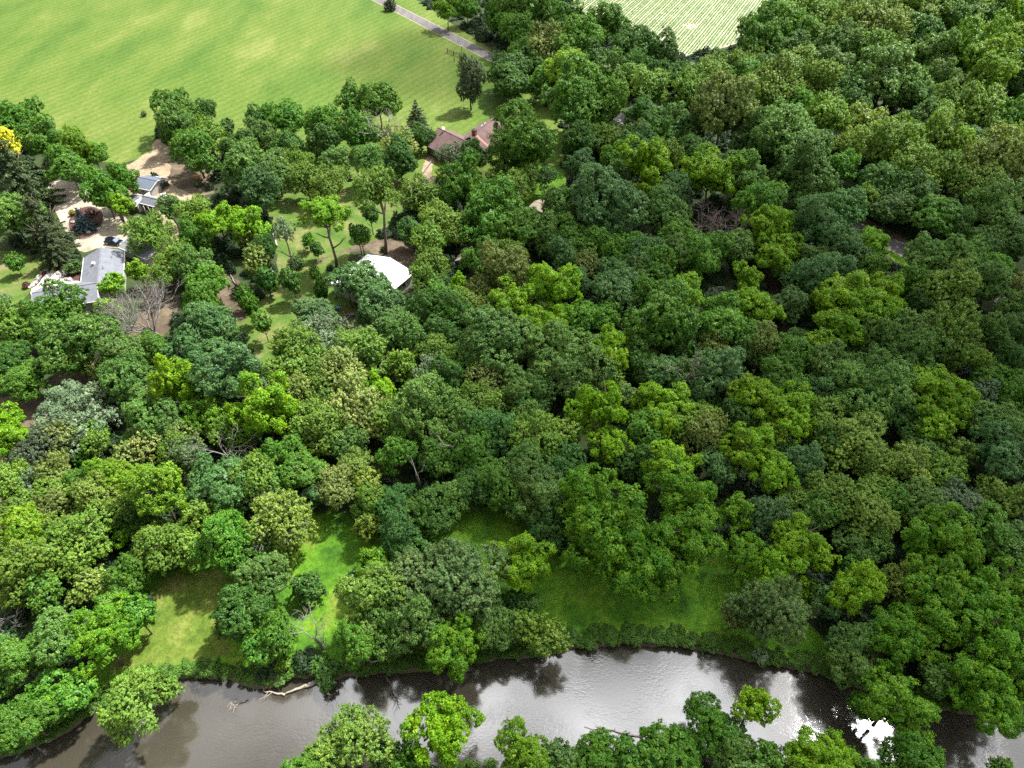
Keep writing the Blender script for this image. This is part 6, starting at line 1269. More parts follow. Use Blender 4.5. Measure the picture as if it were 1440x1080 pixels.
 ('oak_tree', 'medium muted grey-green tree on the left edge of the sunny lawn', -60.7, 44.0, 11.3, 4.08, 4.38, 'M'),
 ('maple_tree', 'second from left of three medium rich green trees on the bank at the bottom left', -66.7, 40.9, 10.2, 3.80, 3.82, 'G'),
 ('maple_tree', 'medium emerald green tree on the bank at the bottom left', -60.9, 38.3, 7.2, 2.85, 2.64, 'E'),
 ('maple_tree', 'rightmost of three medium rich green trees on the bank at the bottom left', -61.9, 33.8, 9.2, 3.80, 3.77, 'G'),
 ('maple_tree', 'leftmost of three medium rich green trees on the bank at the bottom left', -64.2, 33.0, 9.2, 2.96, 3.03, 'G'),
 ('maple_tree', 'small emerald green tree on the bank at the bottom left', -57.1, 37.0, 7.7, 2.63, 2.45, 'E'),
 ('ash_tree', 'medium light yellowish green tree leaning over the water at left', -49.0, 35.9, 9.0, 3.66, 3.44, 'L2'),
 ('ash_tree', 'small light yellowish green tree leaning over the water at left', -46.7, 38.7, 3.9, 1.69, 1.62, 'L2'),
 ('elm_tree', 'leftmost of two medium olive green trees above the sunny river lawn', -52.5, 59.3, 8.8, 3.23, 3.38, 'O'),
 ('elm_tree', 'leftmost of two small olive green trees above the sunny river lawn', -49.7, 58.9, 6.8, 2.26, 2.23, 'O'),
 ('oak_tree', 'medium muted grey-green tree on the right edge of the sunny lawn', -36.3, 53.9, 9.5, 3.67, 3.75, 'M'),
 ('oak_tree', 'medium dark green tree on the right edge of the sunny lawn', -38.1, 47.9, 11.0, 4.38, 4.67, 'D'),
 ('maple_tree', 'medium rich green tree on the right edge of the sunny lawn', -32.8, 44.8, 8.6, 3.21, 3.42, 'G'),
 ('oak_tree', 'small dark green tree on the right edge of the sunny lawn', -30.8, 53.9, 5.1, 2.49, 2.43, 'D'),
 ('maple_tree', 'small rich green tree on the right edge of the sunny lawn', -34.9, 43.4, 7.4, 2.53, 2.52, 'G'),
 ('oak_tree', 'medium dark green tree above the sunny river lawn', -39.8, 56.7, 6.9, 2.77, 2.66, 'D'),
 ('oak_tree', 'medium dark green tree in the woods beside the grassy glade', 40.4, 199.5, 9.8, 4.85, 4.51, 'D'),
 ('maple_tree', 'medium rich green tree left of the grey leafless thicket', 42.5, 195.4, 11.0, 3.82, 4.10, 'G'),
 ('oak_tree', 'medium muted grey-green tree in the woods beside the grassy glade', 36.7, 194.7, 10.9, 4.30, 4.42, 'M'),
 ('maple_tree', 'medium emerald green tree on the near bank at the bottom left', -13.9, 26.9, 8.1, 3.04, 3.13, 'E'),
 ('maple_tree', 'medium rich green tree on the near bank at the bottom left', -25.0, 27.0, 9.3, 3.03, 3.23, 'G'),
 ('maple_tree', 'leftmost of three medium emerald green trees on the near bank under the bright reflection', 3.4, 26.4, 7.4, 3.00, 2.83, 'E'),
 ('maple_tree', 'leftmost of two medium rich green trees on the near bank under the bright reflection', 9.4, 26.3, 8.4, 2.79, 3.01, 'G'),
 ('maple_tree', 'rightmost of two medium rich green trees on the near bank under the bright reflection', 14.6, 26.4, 7.5, 2.81, 2.69, 'G'),
 ('maple_tree', 'leftmost of three medium emerald green trees on the near bank at the bottom', 20.7, 27.1, 7.8, 3.03, 2.91, 'E'),
 ('oak_tree', 'rightmost of two medium muted grey-green trees on the near bank at the bottom', 28.5, 26.6, 8.2, 2.83, 2.77, 'M'),
 ('maple_tree', 'rightmost of three medium emerald green trees on the near bank at the bottom', 33.3, 26.1, 8.3, 3.00, 2.88, 'E'),
 ('maple_tree', 'small rich green tree on the near bank at the bottom right', 42.1, 27.1, 7.8, 2.64, 2.69, 'G'),
 ('maple_tree', 'second from left of four emerald green trees on the near bank at the bottom right', 46.2, 27.1, 7.3, 2.45, 2.64, 'E'),
 ('elm_tree', 'medium olive green tree just left of the brown-roofed house', -30.8, 144.8, 22.6, 4.68, 5.40, 'O'),
 ('locust_tree', 'large bright lime green tree on the open grassy yard', -41.6, 138.9, 19.1, 5.17, 4.10, 'L'),
 ('maple_tree', 'rightmost of three small rich green trees at the foot of the bare brown slope', -51.5, 112.5, 7.3, 2.15, 2.57, 'G'),
 ('silver_poplar', 'small pale grey-blue tree on the open grassy yard', -50.9, 136.7, 16.1, 2.48, 3.81, 'S2'),
 ('maple_tree', 'small rich green tree on the open grassy yard', -35.8, 144.5, 7.8, 2.33, 1.81, 'G'),
 ('oak_tree', 'rightmost of two small dark green trees on the open grassy yard', -34.9, 153.2, 8.7, 2.39, 2.70, 'D'),
]
GR = {'locust_tree': 'bright lime feathery trees', 'ash_tree': 'pale yellowish trees', 'maple_tree': 'fresh green rounded trees', 'hickory_tree': 'glossy deep green clumped trees', 'oak_tree': 'dark and grey-green rounded trees', 'elm_tree': 'olive and tan trees', 'silver_poplar': 'silvery pale trees', 'cottonwood_tree': 'grey-green fluffy riverbank trees', 'pear_tree': 'greyish dark trees', 'spruce_tree': 'dark conifers', 'blossom_tree': 'yellow blossoming trees'}
for i, (k, lab, x, y, h, rx, vz, cl) in enumerate(TREES):
    tree(k, lab, 'tree', GR[k], x, y, h, rx, vz, cl, i*13+5)

# ------------------------------------------------------------------ bare trees and fallen wood
def bare_mesh(name, seed, mat, depth=5, spread=.55, up=.25, n0=5, twig=.012, trunk_h=.35):
    r = random.Random(seed); mb = MB()
    def grow(p, d, L, rad, k):
        if k == 0 or rad < .0003: return
        pts = [p]; q = p.copy(); dd = d.copy()
        for i in range(3):
            dd = (dd+Vector((r.gauss(0, .18), r.gauss(0, .18), r.gauss(0, .12)))).normalized(); q = q+dd*L/3; pts.append(q.copy())
        mb.tube(pts, [rad, rad*.85, rad*.72, rad*.6], 6 if k > 3 else 4, False)
        for c in range(r.choice((2, 3)) if k > 1 else 0):
            nd = (dd+Vector((r.gauss(0, spread), r.gauss(0, spread), r.gauss(up*.3, spread*.6)))).normalized()
            grow(pts[r.choice((2, 3, 3))], nd, L*r.uniform(.6, .85), rad*.62, k-1)
    top = Vector((0, 0, trunk_h))
    mb.tube([Vector((0, 0, -.03)), Vector((.01, 0, trunk_h*.5)), top], [.035, .028, .024], 8)
    for i in range(n0):
        a = 6.283*i/n0+r.random()
        grow(top, Vector((math.cos(a)*spread*1.3, math.sin(a)*spread*1.3, .8)).normalized(), .27, .013, depth)
    return mb, name, mat

def bare_tree(label, loc, h, seed, mat, rz=0.0, tilt=(0, 0), **k):
    t = thing('bare_tree', label, 'tree', loc, rz)
    mb, nm, m = bare_mesh('branches', seed, mat, **k)
    o = mb.build('branches', m, t); o.scale = (h, h, h); o.rotation_euler = (tilt[0], tilt[1], 0)
    return t
bare_tree('large leafless grey tree with a wide fan of twigs below the grey garage', (*(-72.36, 111.42), 0), 15.5, 3, M['twig'], 0.3, (-.15, -.4), depth=7, spread=.55, n0=8, trunk_h=.25)
bare_tree('bare pale dead tree with forked crooked limbs on the river bank', (*(-27.32, 45.77), 0), 8.5, 8, M['dead'], 1.0, (-.1, -.12), depth=4, spread=.6, n0=3, trunk_h=.4)
bare_tree('small pale leafless snag standing in the dark gap among green crowns', (*(-48.39, 77.30), 0), 9.5, 12, M['dead'], 0, (-.1, -.1), depth=5, spread=.6, n0=4, trunk_h=.5)
bare_tree('half dead tree with grey bare branches beside the brown-roofed house', (*(-35.15, 190.70), 0), 12.5, 21, M['dead'], 0, (-.05, -.1), depth=5, spread=.5, n0=5, trunk_h=.55)
bare_tree('left leafless purplish thicket tree in the middle of the woods', (*(47.44, 153.16), 0), 10, 31, M['deadp'], 0, (0, -.15), depth=6, spread=.55, n0=7, trunk_h=.2)
bare_tree('right leafless purplish thicket tree in the middle of the woods', (*(52.60, 146.31), 0), 11, 36, M['deadp'], .8, (-.1, .1), depth=6, spread=.55, n0=7, trunk_h=.2)
bare_tree('tall bare pale snag rising among the trees near the right edge', (*(148.01, 200.75), 0), 17, 44, M['dead'], 0, (0, .12), depth=4, spread=.4, n0=3, trunk_h=.6)
bare_tree('dark twisted grey snag reaching out between two lime crowns', (*(32.11, 93.24), 0), 11, 51, M['deadp'], 0, (-.1, 0), depth=4, spread=.5, n0=3, trunk_h=.6)
bare_tree('thin grey snag with broken limbs, right of two above the shaded glade', (*(-8.75, 76.68), 0), 10, 57, M['dead'], 0, (-.2, -.2), depth=3, spread=.5, n0=2, trunk_h=.7)
bare_tree('thin grey snag, upright with a broken top, above the shaded glade', (*(-15.47, 73.61), 0), 7.5, 59, M['dead'], 2, (-.1, 0), depth=3, spread=.4, n0=2, trunk_h=.7)
bare_tree('grey scrub with bare twigs at the left edge below the silvery thicket', (*(-82.44, 79.37), 0), 6.5, 66, M['dead'], 0, (0, -.2), depth=6, spread=.6, n0=7, trunk_h=.2)
bare_tree('bleached leafless bush at the left edge beside the sunny lawn', (*(-72.49, 48.15), 0), 5, 71, M['dead'], 0, (0, -.3), depth=5, spread=.6, n0=6, trunk_h=.2)
bare_tree('low bare grey branches around the pale leaning tree', (*(-37.17, 63.27), 0), 9.5, 77, M['dead'], 0, (-.05, .05), depth=6, spread=.55, n0=6, trunk_h=.4)

def fallen(name, label, cat, pts, r0, mat, twigs=6, seed=0, z=.15):
    r = random.Random(seed); t = thing(name, label, cat, (*pts[0], z))
    base = Vector((*pts[0], 0)); P = [Vector((*p, 0))-base for p in pts]
    Q = []
    for i in range(len(P)-1):
        for k in range(4): Q.append(P[i].lerp(P[i+1], k/4)+Vector((r.gauss(0, .08), r.gauss(0, .08), r.gauss(0, .04)+.1)))
    Q.append(P[-1]+Vector((0, 0, .1)))
    n = len(Q); mb = MB(); mb.tube(Q, [r0*(1-.75*i/(n-1))*(1+r.gauss(0, .06)) for i in range(n)], 8)
    mb.build('trunk', mat, t, True)
    tw = MB()
    for k in range(twigs):
        i = r.randint(n//3, n-2); p = Q[i]; d = (Q[i+1]-Q[i]).normalized(); s = r.choice((-1, 1)); L = r.uniform(.8, 2.2)*(.5+r0)
        sd = Vector((-d.y*s, d.x*s, r.uniform(.05, .5)))
        a = p+(d*.6+sd)*L*.5; b = a+(d*.9+sd*.6+Vector((r.gauss(0, .2), r.gauss(0, .2), r.gauss(.1, .2))))*L*.5
        tw.tube([p, a, b], [r0*.3, r0*.2, r0*.06], 5)
        tw.tube([a, a+(d*.3+sd)*L*.4], [r0*.14, r0*.04], 4)
    if twigs: tw.build('branches', mat, t)
    return t
fallen('fallen_log', 'thick bleached tree trunk fallen into the river, forked at its end', 'log', [(-27.68, 41.34), (-29.79, 40.45), (-31.88, 39.57)], .36, M['log'], 0, 1, WATER_Z+.15)
fallen('fallen_branch', 'bleached branch with upright twigs at the end of the fallen trunk', 'branch', [(-31.88, 39.57), (-33.43, 39.86), (-34.74, 39.96), (-35.13, 41.14)], .17, M['log'], 6, 2, WATER_Z+.1)
fallen('fallen_log', 'pale bare log lying along the muddy bank at left', 'log', [(-40.28, 42.76), (-42.28, 42.35), (-44.26, 41.94)], .22, M['log'], 1, 3, -.75)
fallen('driftwood', 'tangle of pale twigs sticking out of the water', 'driftwood', [(-36.73, 38.89), (-37.71, 38.50), (-39.01, 38.60), (-37.99, 37.74)], .09, M['log'], 14, 4, WATER_Z+.05)
fallen('driftwood', 'small snag of white twigs beside the overhanging bank bush', 'driftwood', [(-27.35, 41.14), (-26.02, 40.45), (-25.48, 39.66), (-25.57, 39.08)], .10, M['log'], 9, 5, WATER_Z+.1)
fallen('fallen_branch', 'long thin branch floating near the right of the river', 'branch', [(17.51, 33.87), (15.67, 34.32), (13.53, 34.77), (11.93, 34.95), (9.76, 35.32)], .13, M['log'], 6, 6, WATER_Z+.05)
fallen('fallen_branch', 'dark branch hanging down into the water below the bank clump', 'branch', [(-17.75, 41.84), (-16.74, 40.06), (-16.25, 39.28), (-15.61, 37.93)], .12, M['bark'], 5, 7, -.4)
fallen('fallen_branch', 'crooked pale dead branch under the left of the bank clump', 'branch', [(-18.80, 43.68), (-20.30, 43.58), (-21.16, 43.88), (-21.78, 43.27)], .11, M['log'], 5, 8, .5)
fallen('fallen_log', 'bare fallen log with brown brush at the top of the shaded lawn', 'log', [(-10.17, 69.20), (-7.80, 69.64), (-6.25, 69.92), (-5.25, 68.78)], .16, M['dead'], 3, 9, .2)
fallen('fallen_tree', 'fallen dead tree with bare grey limbs below the white metal roof', 'tree', [(-24.90, 109.64), (-28.52, 112.31), (-31.63, 115.05), (-34.90, 116.45), (-38.64, 118.58)], .2, M['dead'], 16, 10, 1.2)
fallen('fallen_log', 'white peeling trunk leaning beside the bare slope', 'trunk', [(-57.51, 147.22), (-60.15, 153.16), (-63.02, 159.07), (-65.31, 163.16)], .24, M['log'], 2, 11, .5)
fallen('fallen_log', 'grey log lying on the brown slope, left of two', 'log', [(-67.91, 133.10), (-70.29, 136.69), (-71.98, 140.10)], .15, M['dead'], 0, 12, .2)
fallen('fallen_log', 'grey log lying on the brown slope, right of two', 'log', [(-63.97, 132.56), (-66.20, 136.41), (-68.17, 139.81), (-70.88, 144.50)], .15, M['dead'], 0, 13, .2)
fallen('fallen_log', 'short stacked grey log on the grassy yard', 'log', [(-38.59, 153.81), (-40.35, 157.07)], .25, M['dead'], 0, 14, .2)
fallen('stump', 'gnarled grey stump on the grassy yard', 'stump', [(-44.08, 154.45), (-45.08, 157.07), (-45.85, 160.42), (-46.71, 162.12)], .35, M['dead'], 5, 15, .1)
fallen('fallen_branch', 'bleached twisted branch in the central gap, left of the thin snags', 'branch', [(-19.24, 73.31), (-20.24, 74.52), (-21.32, 75.28), (-22.62, 75.75)], .16, M['dead'], 6, 16, 1.2)
fallen('fallen_log', 'whitish log poking out of the dark gap in the woods', 'log', [(-22.69, 81.32), (-21.86, 81.82), (-21.01, 82.32)], .25, M['dead'], 0, 17, 1.0)
fallen('fallen_branch', 'pale branch lying across bushes above the sunny lawn', 'branch', [(-60.48, 58.98), (-59.96, 60.00), (-59.53, 61.29)], .12, M['dead'], 3, 18, 1.5)

# ------------------------------------------------------------------ shrubs
CROWN['weed'] = [crown_mesh('crown_weed', 700+i*5, nl=(5, 3), lr=.4, rc=.24, ls=.15, m=12, shell=.6, gap=.2, inner=0) for i in range(3)]
def shrub(label, x, y, rx, h, col, seed, sty='round_s', name='shrub', group=None):
    t = thing(name, label, 'shrub', (x, y, 0), seed*1.7, group)
    c = link('foliage', CROWN[sty][seed % 3], t, (0, 0, h*.42), None, (rx, rx, h*.6)); c.color = (*col, 1)
    mb = MB()
    for k in range(4):
        a = 1.57*k+seed; mb.tube([(0, 0, -.05), (math.cos(a)*rx*.3, math.sin(a)*rx*.3, h*.5)], [.05, .02], 5)
    mb.build('stem', M['bark'], t)
    return t
GREEN, DKG, RED, YEL, LIM, PAL = (.06, .12, .025), (.03, .065, .022), (.05, .032, .028), (.30, .30, .02), (.10, .19, .018), (.17, .23, .09)
shrub('small round pale green bush alone at the meadow corner', *(-117.13, 221.03), 1.0, 1.6, PAL, 1)
shrub('round dark bush on the lawn beside the top of the road', *(-50.91, 321.05), 2.6, 4.6, (.045, .065, .03), 2, 'spray_s')
shrub('yellow-green shrub at the left of the oval planting bed', *(-114.36, 162.12), .9, 1.6, YEL, 3)
shrub('dark purple-red shrub at the back of the oval planting bed', *(-109.36, 162.12), 1.9, 2.0, RED, 4, 'airy_s')
shrub('small green plant in the middle of the oval planting bed', *(-106.79, 157.73), .7, .6, GREEN, 5)
shrub('low red-leaved plant at the front of the oval planting bed', *(-106.52, 155.75), 1.1, .5, (.10, .03, .035), 6, 'airy_s')
shrub('tiny yellow-green plant at the front edge of the oval bed', *(-109.03, 154.45), .45, .5, (.13, .15, .03), 7, 'airy_s')
shrub('green bush beside the white wall of the small grey shed', *(-95.45, 176.63), 1.3, 1.8, DKG, 8)
shrub('dark ivy bush climbing the corner of the blue-grey shed roof', *(-98.09, 178.55), 1.2, 3.2, DKG, 9)
shrub('round clipped green bush against the grey L-shaped house', *(-102.84, 137.25), 2.2, 2.4, GREEN, 10)
shrub('bright green low bush behind the clipped one by the patio', *(-105.73, 140.38), 1.3, 1.3, (.08, .2, .03), 11)
shrub('dark red bush at the lower left of the white patio', *(-111.63, 131.48), 1.0, 1.1, (.09, .035, .03), 12)
shrub('bush with red flowers on the far patio border', *(-109.99, 136.41), .7, .8, (.25, .035, .03), 13, 'airy_s')
shrub('red and green bush at the back of the patio border', *(-107.92, 138.10), .8, .8, (.20, .05, .035), 14, 'airy_s')
shrub('yellow-green grassy plant on the patio border top', *(-109.56, 138.38), .6, .7, (.16, .22, .04), 15, 'spray_s')
shrub('dark reddish bush below the small grey shed deck', *(-94.34, 164.20), 1.4, 1.8, (.06, .03, .03), 16)
shrub('green bush below the yellow wooden box', *(-86.18, 177.01), 1.1, 1.2, GREEN, 17)
shrub('dark green shrub in the rock garden by the big lawn trees', *(1.61, 226.26), 1.5, 1.5, DKG, 18)
shrub('pale blue-green shrub in the rock garden by the big lawn trees', *(0.93, 227.87), 1.2, 1.5, (.06, .11, .07), 19)
shrub('small dark bush at the foot of the slim yard tree', *(-43.15, 138.38), .9, 1.1, DKG, 20)
shrub('dark bush beside the tall trunk near the white metal roof', *(-31.31, 146.00), .9, 1.3, DKG, 21)
shrub('pale bush leaning over the water on the right bank', *(35.43, 44.40), 1.0, 1.2, (.16, .25, .12), 22, 'weed')
shrub('bush overhanging the fallen trunk at the water edge', *(-26.64, 42.15), 1.9, 2.0, (.055, .14, .02), 23, 'weed')
shrub('lime bush on the bank above the muddy inlet', *(-32.27, 43.06), 1.1, 1.5, LIM, 24, 'weed')
shrub('dark bush at the foot of the brown slope', *(-61.97, 128.83), 1.6, 2.0, DKG, 25)
shrub('small bush in the yard below the pale twiggy tree', *(-51.09, 139.23), 2.0, 3.0, GREEN, 26, 'spray_s')

t = thing('spruce_tree', 'blue spruce with tiered silvery boughs in the oval planting bed', 'tree', (*(-108.33, 155.75), 0), .4)
c = link('crown', CONI[1], t, (0, 0, .3), None, (5.2, 5.2, 5.6)); c.color = (.085, .13, .14, 1)
link('trunk', TRUNK[1], t, None, None, (6, 6, 6))

# undergrowth and bank weeds: too many to count
def scatter(name, pts, label, srcs, smin, smax, col, zs=None):
    me = bpy.data.meshes.new(name); me.from_pydata([(x, y, (0 if zs is None else zs[i])) for i, (x, y) in enumerate(pts)], [], [])
    o = link(name, me); tag(o, label, None, None, 'stuff'); o.color = (*col, 1)
    ng = bpy.data.node_groups.new(name, 'GeometryNodeTree')
    ng.interface.new_socket('Geometry', in_out='INPUT', socket_type='NodeSocketGeometry'); ng.interface.new_socket('Geometry', in_out='OUTPUT', socket_type='NodeSocketGeometry')
    nb = N(ng)
    gi, go = nb('NodeGroupInput'), nb('NodeGroupOutput')
    j = nb('GeometryNodeJoinGeometry')
    for s in srcs:
        oi = nb('GeometryNodeObjectInfo', {'Object': s, 'As Instance': True}); ng.links.new(oi.outputs['Geometry'], j.inputs[0])
    rz = nb('FunctionNodeRandomValue', data_type='FLOAT_VECTOR'); rz.inputs[0].default_value = (-.15, -.15, 0); rz.inputs[1].default_value = (.15, .15, 6.28)
    sc = nb('FunctionNodeRandomValue', data_type='FLOAT_VECTOR'); sc.inputs[0].default_value = smin; sc.inputs[1].default_value = smax
    ip = nb('GeometryNodeInstanceOnPoints', {'Points': gi.outputs[0], 'Instance': j.outputs[0], 'Pick Instance': True, 'Rotation': rz.outputs[0], 'Scale': sc.outputs[0]})
    ng.links.new(ip.outputs[0], go.inputs[0])
    md = o.modifiers.new('scatter', 'NODES'); md.node_group = ng
    return o
src = [o for o in bpy.data.objects if o.name.startswith('foliage') and 'small_round' in o.data.name][:2] + [o for o in bpy.data.objects if o.name.startswith('foliage') and 'small_spray' in o.data.name][:2]
OPEN = [MEADOW, YARD, LAWN, DIRT, DRIVE, CROP, RIVER,
        [(-75.76, 146.31), (-64.40, 134.74), (-58.79, 124.72), (-57.64, 117.39), (-61.18, 117.39), (-70.71, 132.56)], [(-139.63, 153.16), (-114.53, 145.40), (-102.36, 138.10), (-104.17, 143.90), (-95.46, 150.00), (-83.81, 146.91), (-77.29, 132.56), (-73.02, 117.39), (-76.60, 108.33), (-88.05, 88.68), (-100.28, 81.82)],
        [(-7.63, 124.72), (-4.71, 122.22), (-2.28, 115.05), (-5.95, 110.53), (-10.08, 119.30)], [(61.00, 140.96), (66.00, 142.42), (64.51, 133.92), (59.40, 122.22), (62.72, 117.39), (58.67, 112.77), (57.05, 127.27)], [(0.00, 183.69), (11.27, 189.86), (15.93, 181.69), (13.29, 168.46), (6.51, 163.16), (1.54, 172.11)],
        [(-101.20, 83.49), (-89.09, 80.51), (-85.05, 77.94), (-86.04, 74.83), (-85.33, 69.49), (-80.78, 60.00), (-80.03, 55.04), (-85.51, 55.04)], [(-44.19, 150.00), (-21.21, 150.00), (-19.28, 127.27), (-40.18, 127.27)], [(-29.18, 217.46), (0.00, 222.58), (0.00, 181.69), (-25.89, 181.69)]]
OPEN.append([(-134.88, 189.02), (-97.25, 200.30), (-84.85, 185.71), (-85.22, 163.16), (-79.77, 146.31), (-94.05, 146.31), (-105.12, 144.50), (-122.81, 163.16)])
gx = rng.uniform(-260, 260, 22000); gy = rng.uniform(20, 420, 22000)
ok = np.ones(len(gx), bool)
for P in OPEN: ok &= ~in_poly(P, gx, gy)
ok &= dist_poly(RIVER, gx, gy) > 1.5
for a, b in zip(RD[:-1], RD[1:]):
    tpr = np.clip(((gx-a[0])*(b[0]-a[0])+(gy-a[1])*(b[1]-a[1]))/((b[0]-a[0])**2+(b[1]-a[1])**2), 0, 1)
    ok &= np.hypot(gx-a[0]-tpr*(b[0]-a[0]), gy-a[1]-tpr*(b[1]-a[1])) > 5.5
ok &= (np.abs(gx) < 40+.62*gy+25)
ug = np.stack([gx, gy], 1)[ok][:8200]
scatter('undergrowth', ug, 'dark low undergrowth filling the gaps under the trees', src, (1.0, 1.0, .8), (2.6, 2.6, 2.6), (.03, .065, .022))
bk = []
RP = rough_poly(RIVER, .55, .3, 5)
for x, y in RP:
    if -75 < x < 75 and y > 20:
        for k in range(4): bk.append((x+rng.normal(0, .6), y+rng.normal(.9, .8)))
bk = np.array(bk); bk = bk[~in_poly(RIVER, bk[:, 0], bk[:, 1])]
scatter('bank_weeds', bk, 'dense green weeds along the river bank', [o for o in bpy.data.objects if o.name.startswith('foliage') and 'weed' in o.data.name], (.3, .3, .2), (.85, .85, .6), (.065, .15, .018))

# ------------------------------------------------------------------ clouds overhead: they shade the middle of the woods and mirror in the river
def cloud_mat():
    m, t, o = new_mat('cloud_vapour'); nb = N(t)
    geo = nb('ShaderNodeNewGeometry')
    n = nb('ShaderNodeTexNoise', {'Vector': geo.outputs['Position'], 'Scale': .035, 'Detail': 5, 'Roughness': .6})
    lw = nb('ShaderNodeLayerWeight', {'Blend': .5})
    sm = nb('ShaderNodeMath', {0: n.outputs['Fac'], 1: lw.outputs['Facing']}, operation='ADD')
    tr = nb('ShaderNodeMapRange', {0: sm.outputs[0], 1: .75, 2: 1.25, 3: .66, 4: 1.0})
    df = nb('ShaderNodeBsdfDiffuse', {'Color': (.9, .9, .9, 1)}); tl = nb('ShaderNodeBsdfTranslucent', {'Color': (.9, .9, .92, 1)})
    mx = nb('ShaderNodeMixShader', {0: .5, 1: df.outputs[0], 2: tl.outputs[0]})
    tp_ = nb('ShaderNodeBsdfTransparent')
    mm = nb('ShaderNodeMixShader', {0: tr.outputs[0], 1: mx.outputs[0], 2: tp_.outputs[0]})
    t.links.new(mm.outputs[0], o.inputs[0]); return m
M['cloud'] = cloud_mat()
CZ = 420.0
off = sun_dir*(CZ/sun_dir.z)
bm = bmesh.new()
for (x, y, rx, ry) in CLOUDS:
    r_ = bmesh.ops.create_icosphere(bm, subdivisions=4, radius=1)
    sv = Vector((x*.013, y*.017, 0))
    for v in r_['verts']:
        n = v.co.normalized(); k = 1+noise.fractal(n*1.6+sv, .8, 2.1, 5)*.38
        v.co = Vector((x+off.x+n.x*rx*k, y+off.y+n.y*ry*k, CZ+n.z*20*k*(1.3 if n.z > 0 else .5)))
me = bpy.data.meshes.new('clouds'); bm.to_mesh(me); bm.free(); me.materials.append(M['cloud'])
me.polygons.foreach_set('use_smooth', [True]*len(me.polygons))
tag(link('clouds', me), 'grey-white clouds mirrored in the river', None, None, 'stuff')

# ------------------------------------------------------------------ buildings
def wall_openings(t, L, Wd, eave, n=3, door=True):
    for k in range(n):
        x = -L/2+L*(k+.5)/n
        for s in (-1, 1):
            f = MB().box((x, s*(Wd/2+.03), 1.6), (1.1, .06, 1.2)).build('window', M['white'], t)
            MB().box((x, s*(Wd/2+.07), 1.6), (.9, .03, 1.0)).build('pane', M['glass'], f)
    if door:
        d = MB().box((L/2+.03, Wd*.2, 1.05), (.06, .95, 2.1)).build('door', M['darkwood'], t)
        MB().box((L/2+.09, Wd*.2+.35, 1.0), (.06, .06, .1)).build('handle', M['chrome'], d)

def gable(t, off, ang, L, Wd, eave, ridge, roof, wall, over=.45, trim='white', gut=True, windows=2, door=True):
    """gable-roofed wing under the thing t: walls, two roof slopes, ridge cap, gutters; local x runs along the ridge"""
    e = Matrix.Translation((*off, 0)) @ Matrix.Rotation(ang, 4, 'Z')
    def put(o): o.matrix_local = e @ o.matrix_local; return o
    w = MB()
    x, y = L/2, Wd/2
    V = [(-x, -y, -.1), (x, -y, -.1), (x, y, -.1), (-x, y, -.1), (-x, -y, eave), (x, -y, eave), (x, y, eave), (-x, y, eave), (-x, 0, ridge-.12), (x, 0, ridge-.12)]
    w.add(V, [(0, 1, 5, 4), (2, 3, 7, 6), (1, 2, 6, 9, 5), (3, 0, 4, 8, 7), (4, 5, 9, 8), (6, 7, 8, 9)])
    put(w.build('wall', wall, t))
    sl = (ridge-eave)/y; X = x+over; Yo = y+over; ze = eave-sl*over
    for s in (-1, 1):
        q = [(-X, s*Yo, ze), (X, s*Yo, ze), (X, 0, ridge), (-X, 0, ridge)]
        if s > 0: q = q[::-1]
        ro = put(MB().slab(q, .14).build('roof_slope', roof, t))
        if gut: put(MB().box((0, s*(Yo+.07), ze-.08), (2*X, .13, .14)).build('gutter', M[trim], t))
    put(MB().box((0, 0, ridge+.01), (2*X, .3, .07)).build('ridge_cap', roof, t))
    if trim:
        for sx in (-1, 1):
            for s in (-1, 1):
                a = math.atan2(ridge-ze, Yo)
                b = MB(); b.tube([(sx*(X+.03), s*Yo, ze-.09), (sx*(X+.03), 0, ridge-.09)], [.07, .07], 4); put(b.build('barge_board', M[trim], t))
    sub = link('opening_holder', None)
    bpy.data.objects.remove(sub)
    k0 = set(o.name for o in t.children)
    wall_openings(t, L, Wd, eave, windows, door)
    for o in t.children:
        if o.name not in k0: put(o)

h1 = thing('house', 'L-shaped house with pale grey shingle roof and white gutters beside the patio', 'house', (-94, 133.7, 0))
gable(h1, (0, 0), R(-70.5), 14.2, 8.2, 2.9, 4.7, M['shingle'], M['siding'], .35)
gable(h1, (-4.2, -8.4), R(16), 12.5, 7.8, 2.9, 4.6, M['shingle'], M['siding'], .35)
MB().box((-1.9, 1.0, 4.35), (.65, .65, .5)).build('roof_vent', M['white'], h1)
MB().cyl((1.2, -1.0, 4.1), .06, 1.2, 6).build('vent_pipe', M['black'], h1)
MB().cyl((1.3, 3.4, 4.2), .06, .5, 6).build('vent_pipe', M['black'], h1)

gar = thing('garage', 'grey-roofed garage half hidden under a yellow-green tree beside the dark car', 'garage', (-88.2, 144.9, 0))
gable(gar, (0, 0), R(-30), 9.6, 7.4, 2.6, 3.6, M['shingleg'], M['siding'], .3, windows=1)

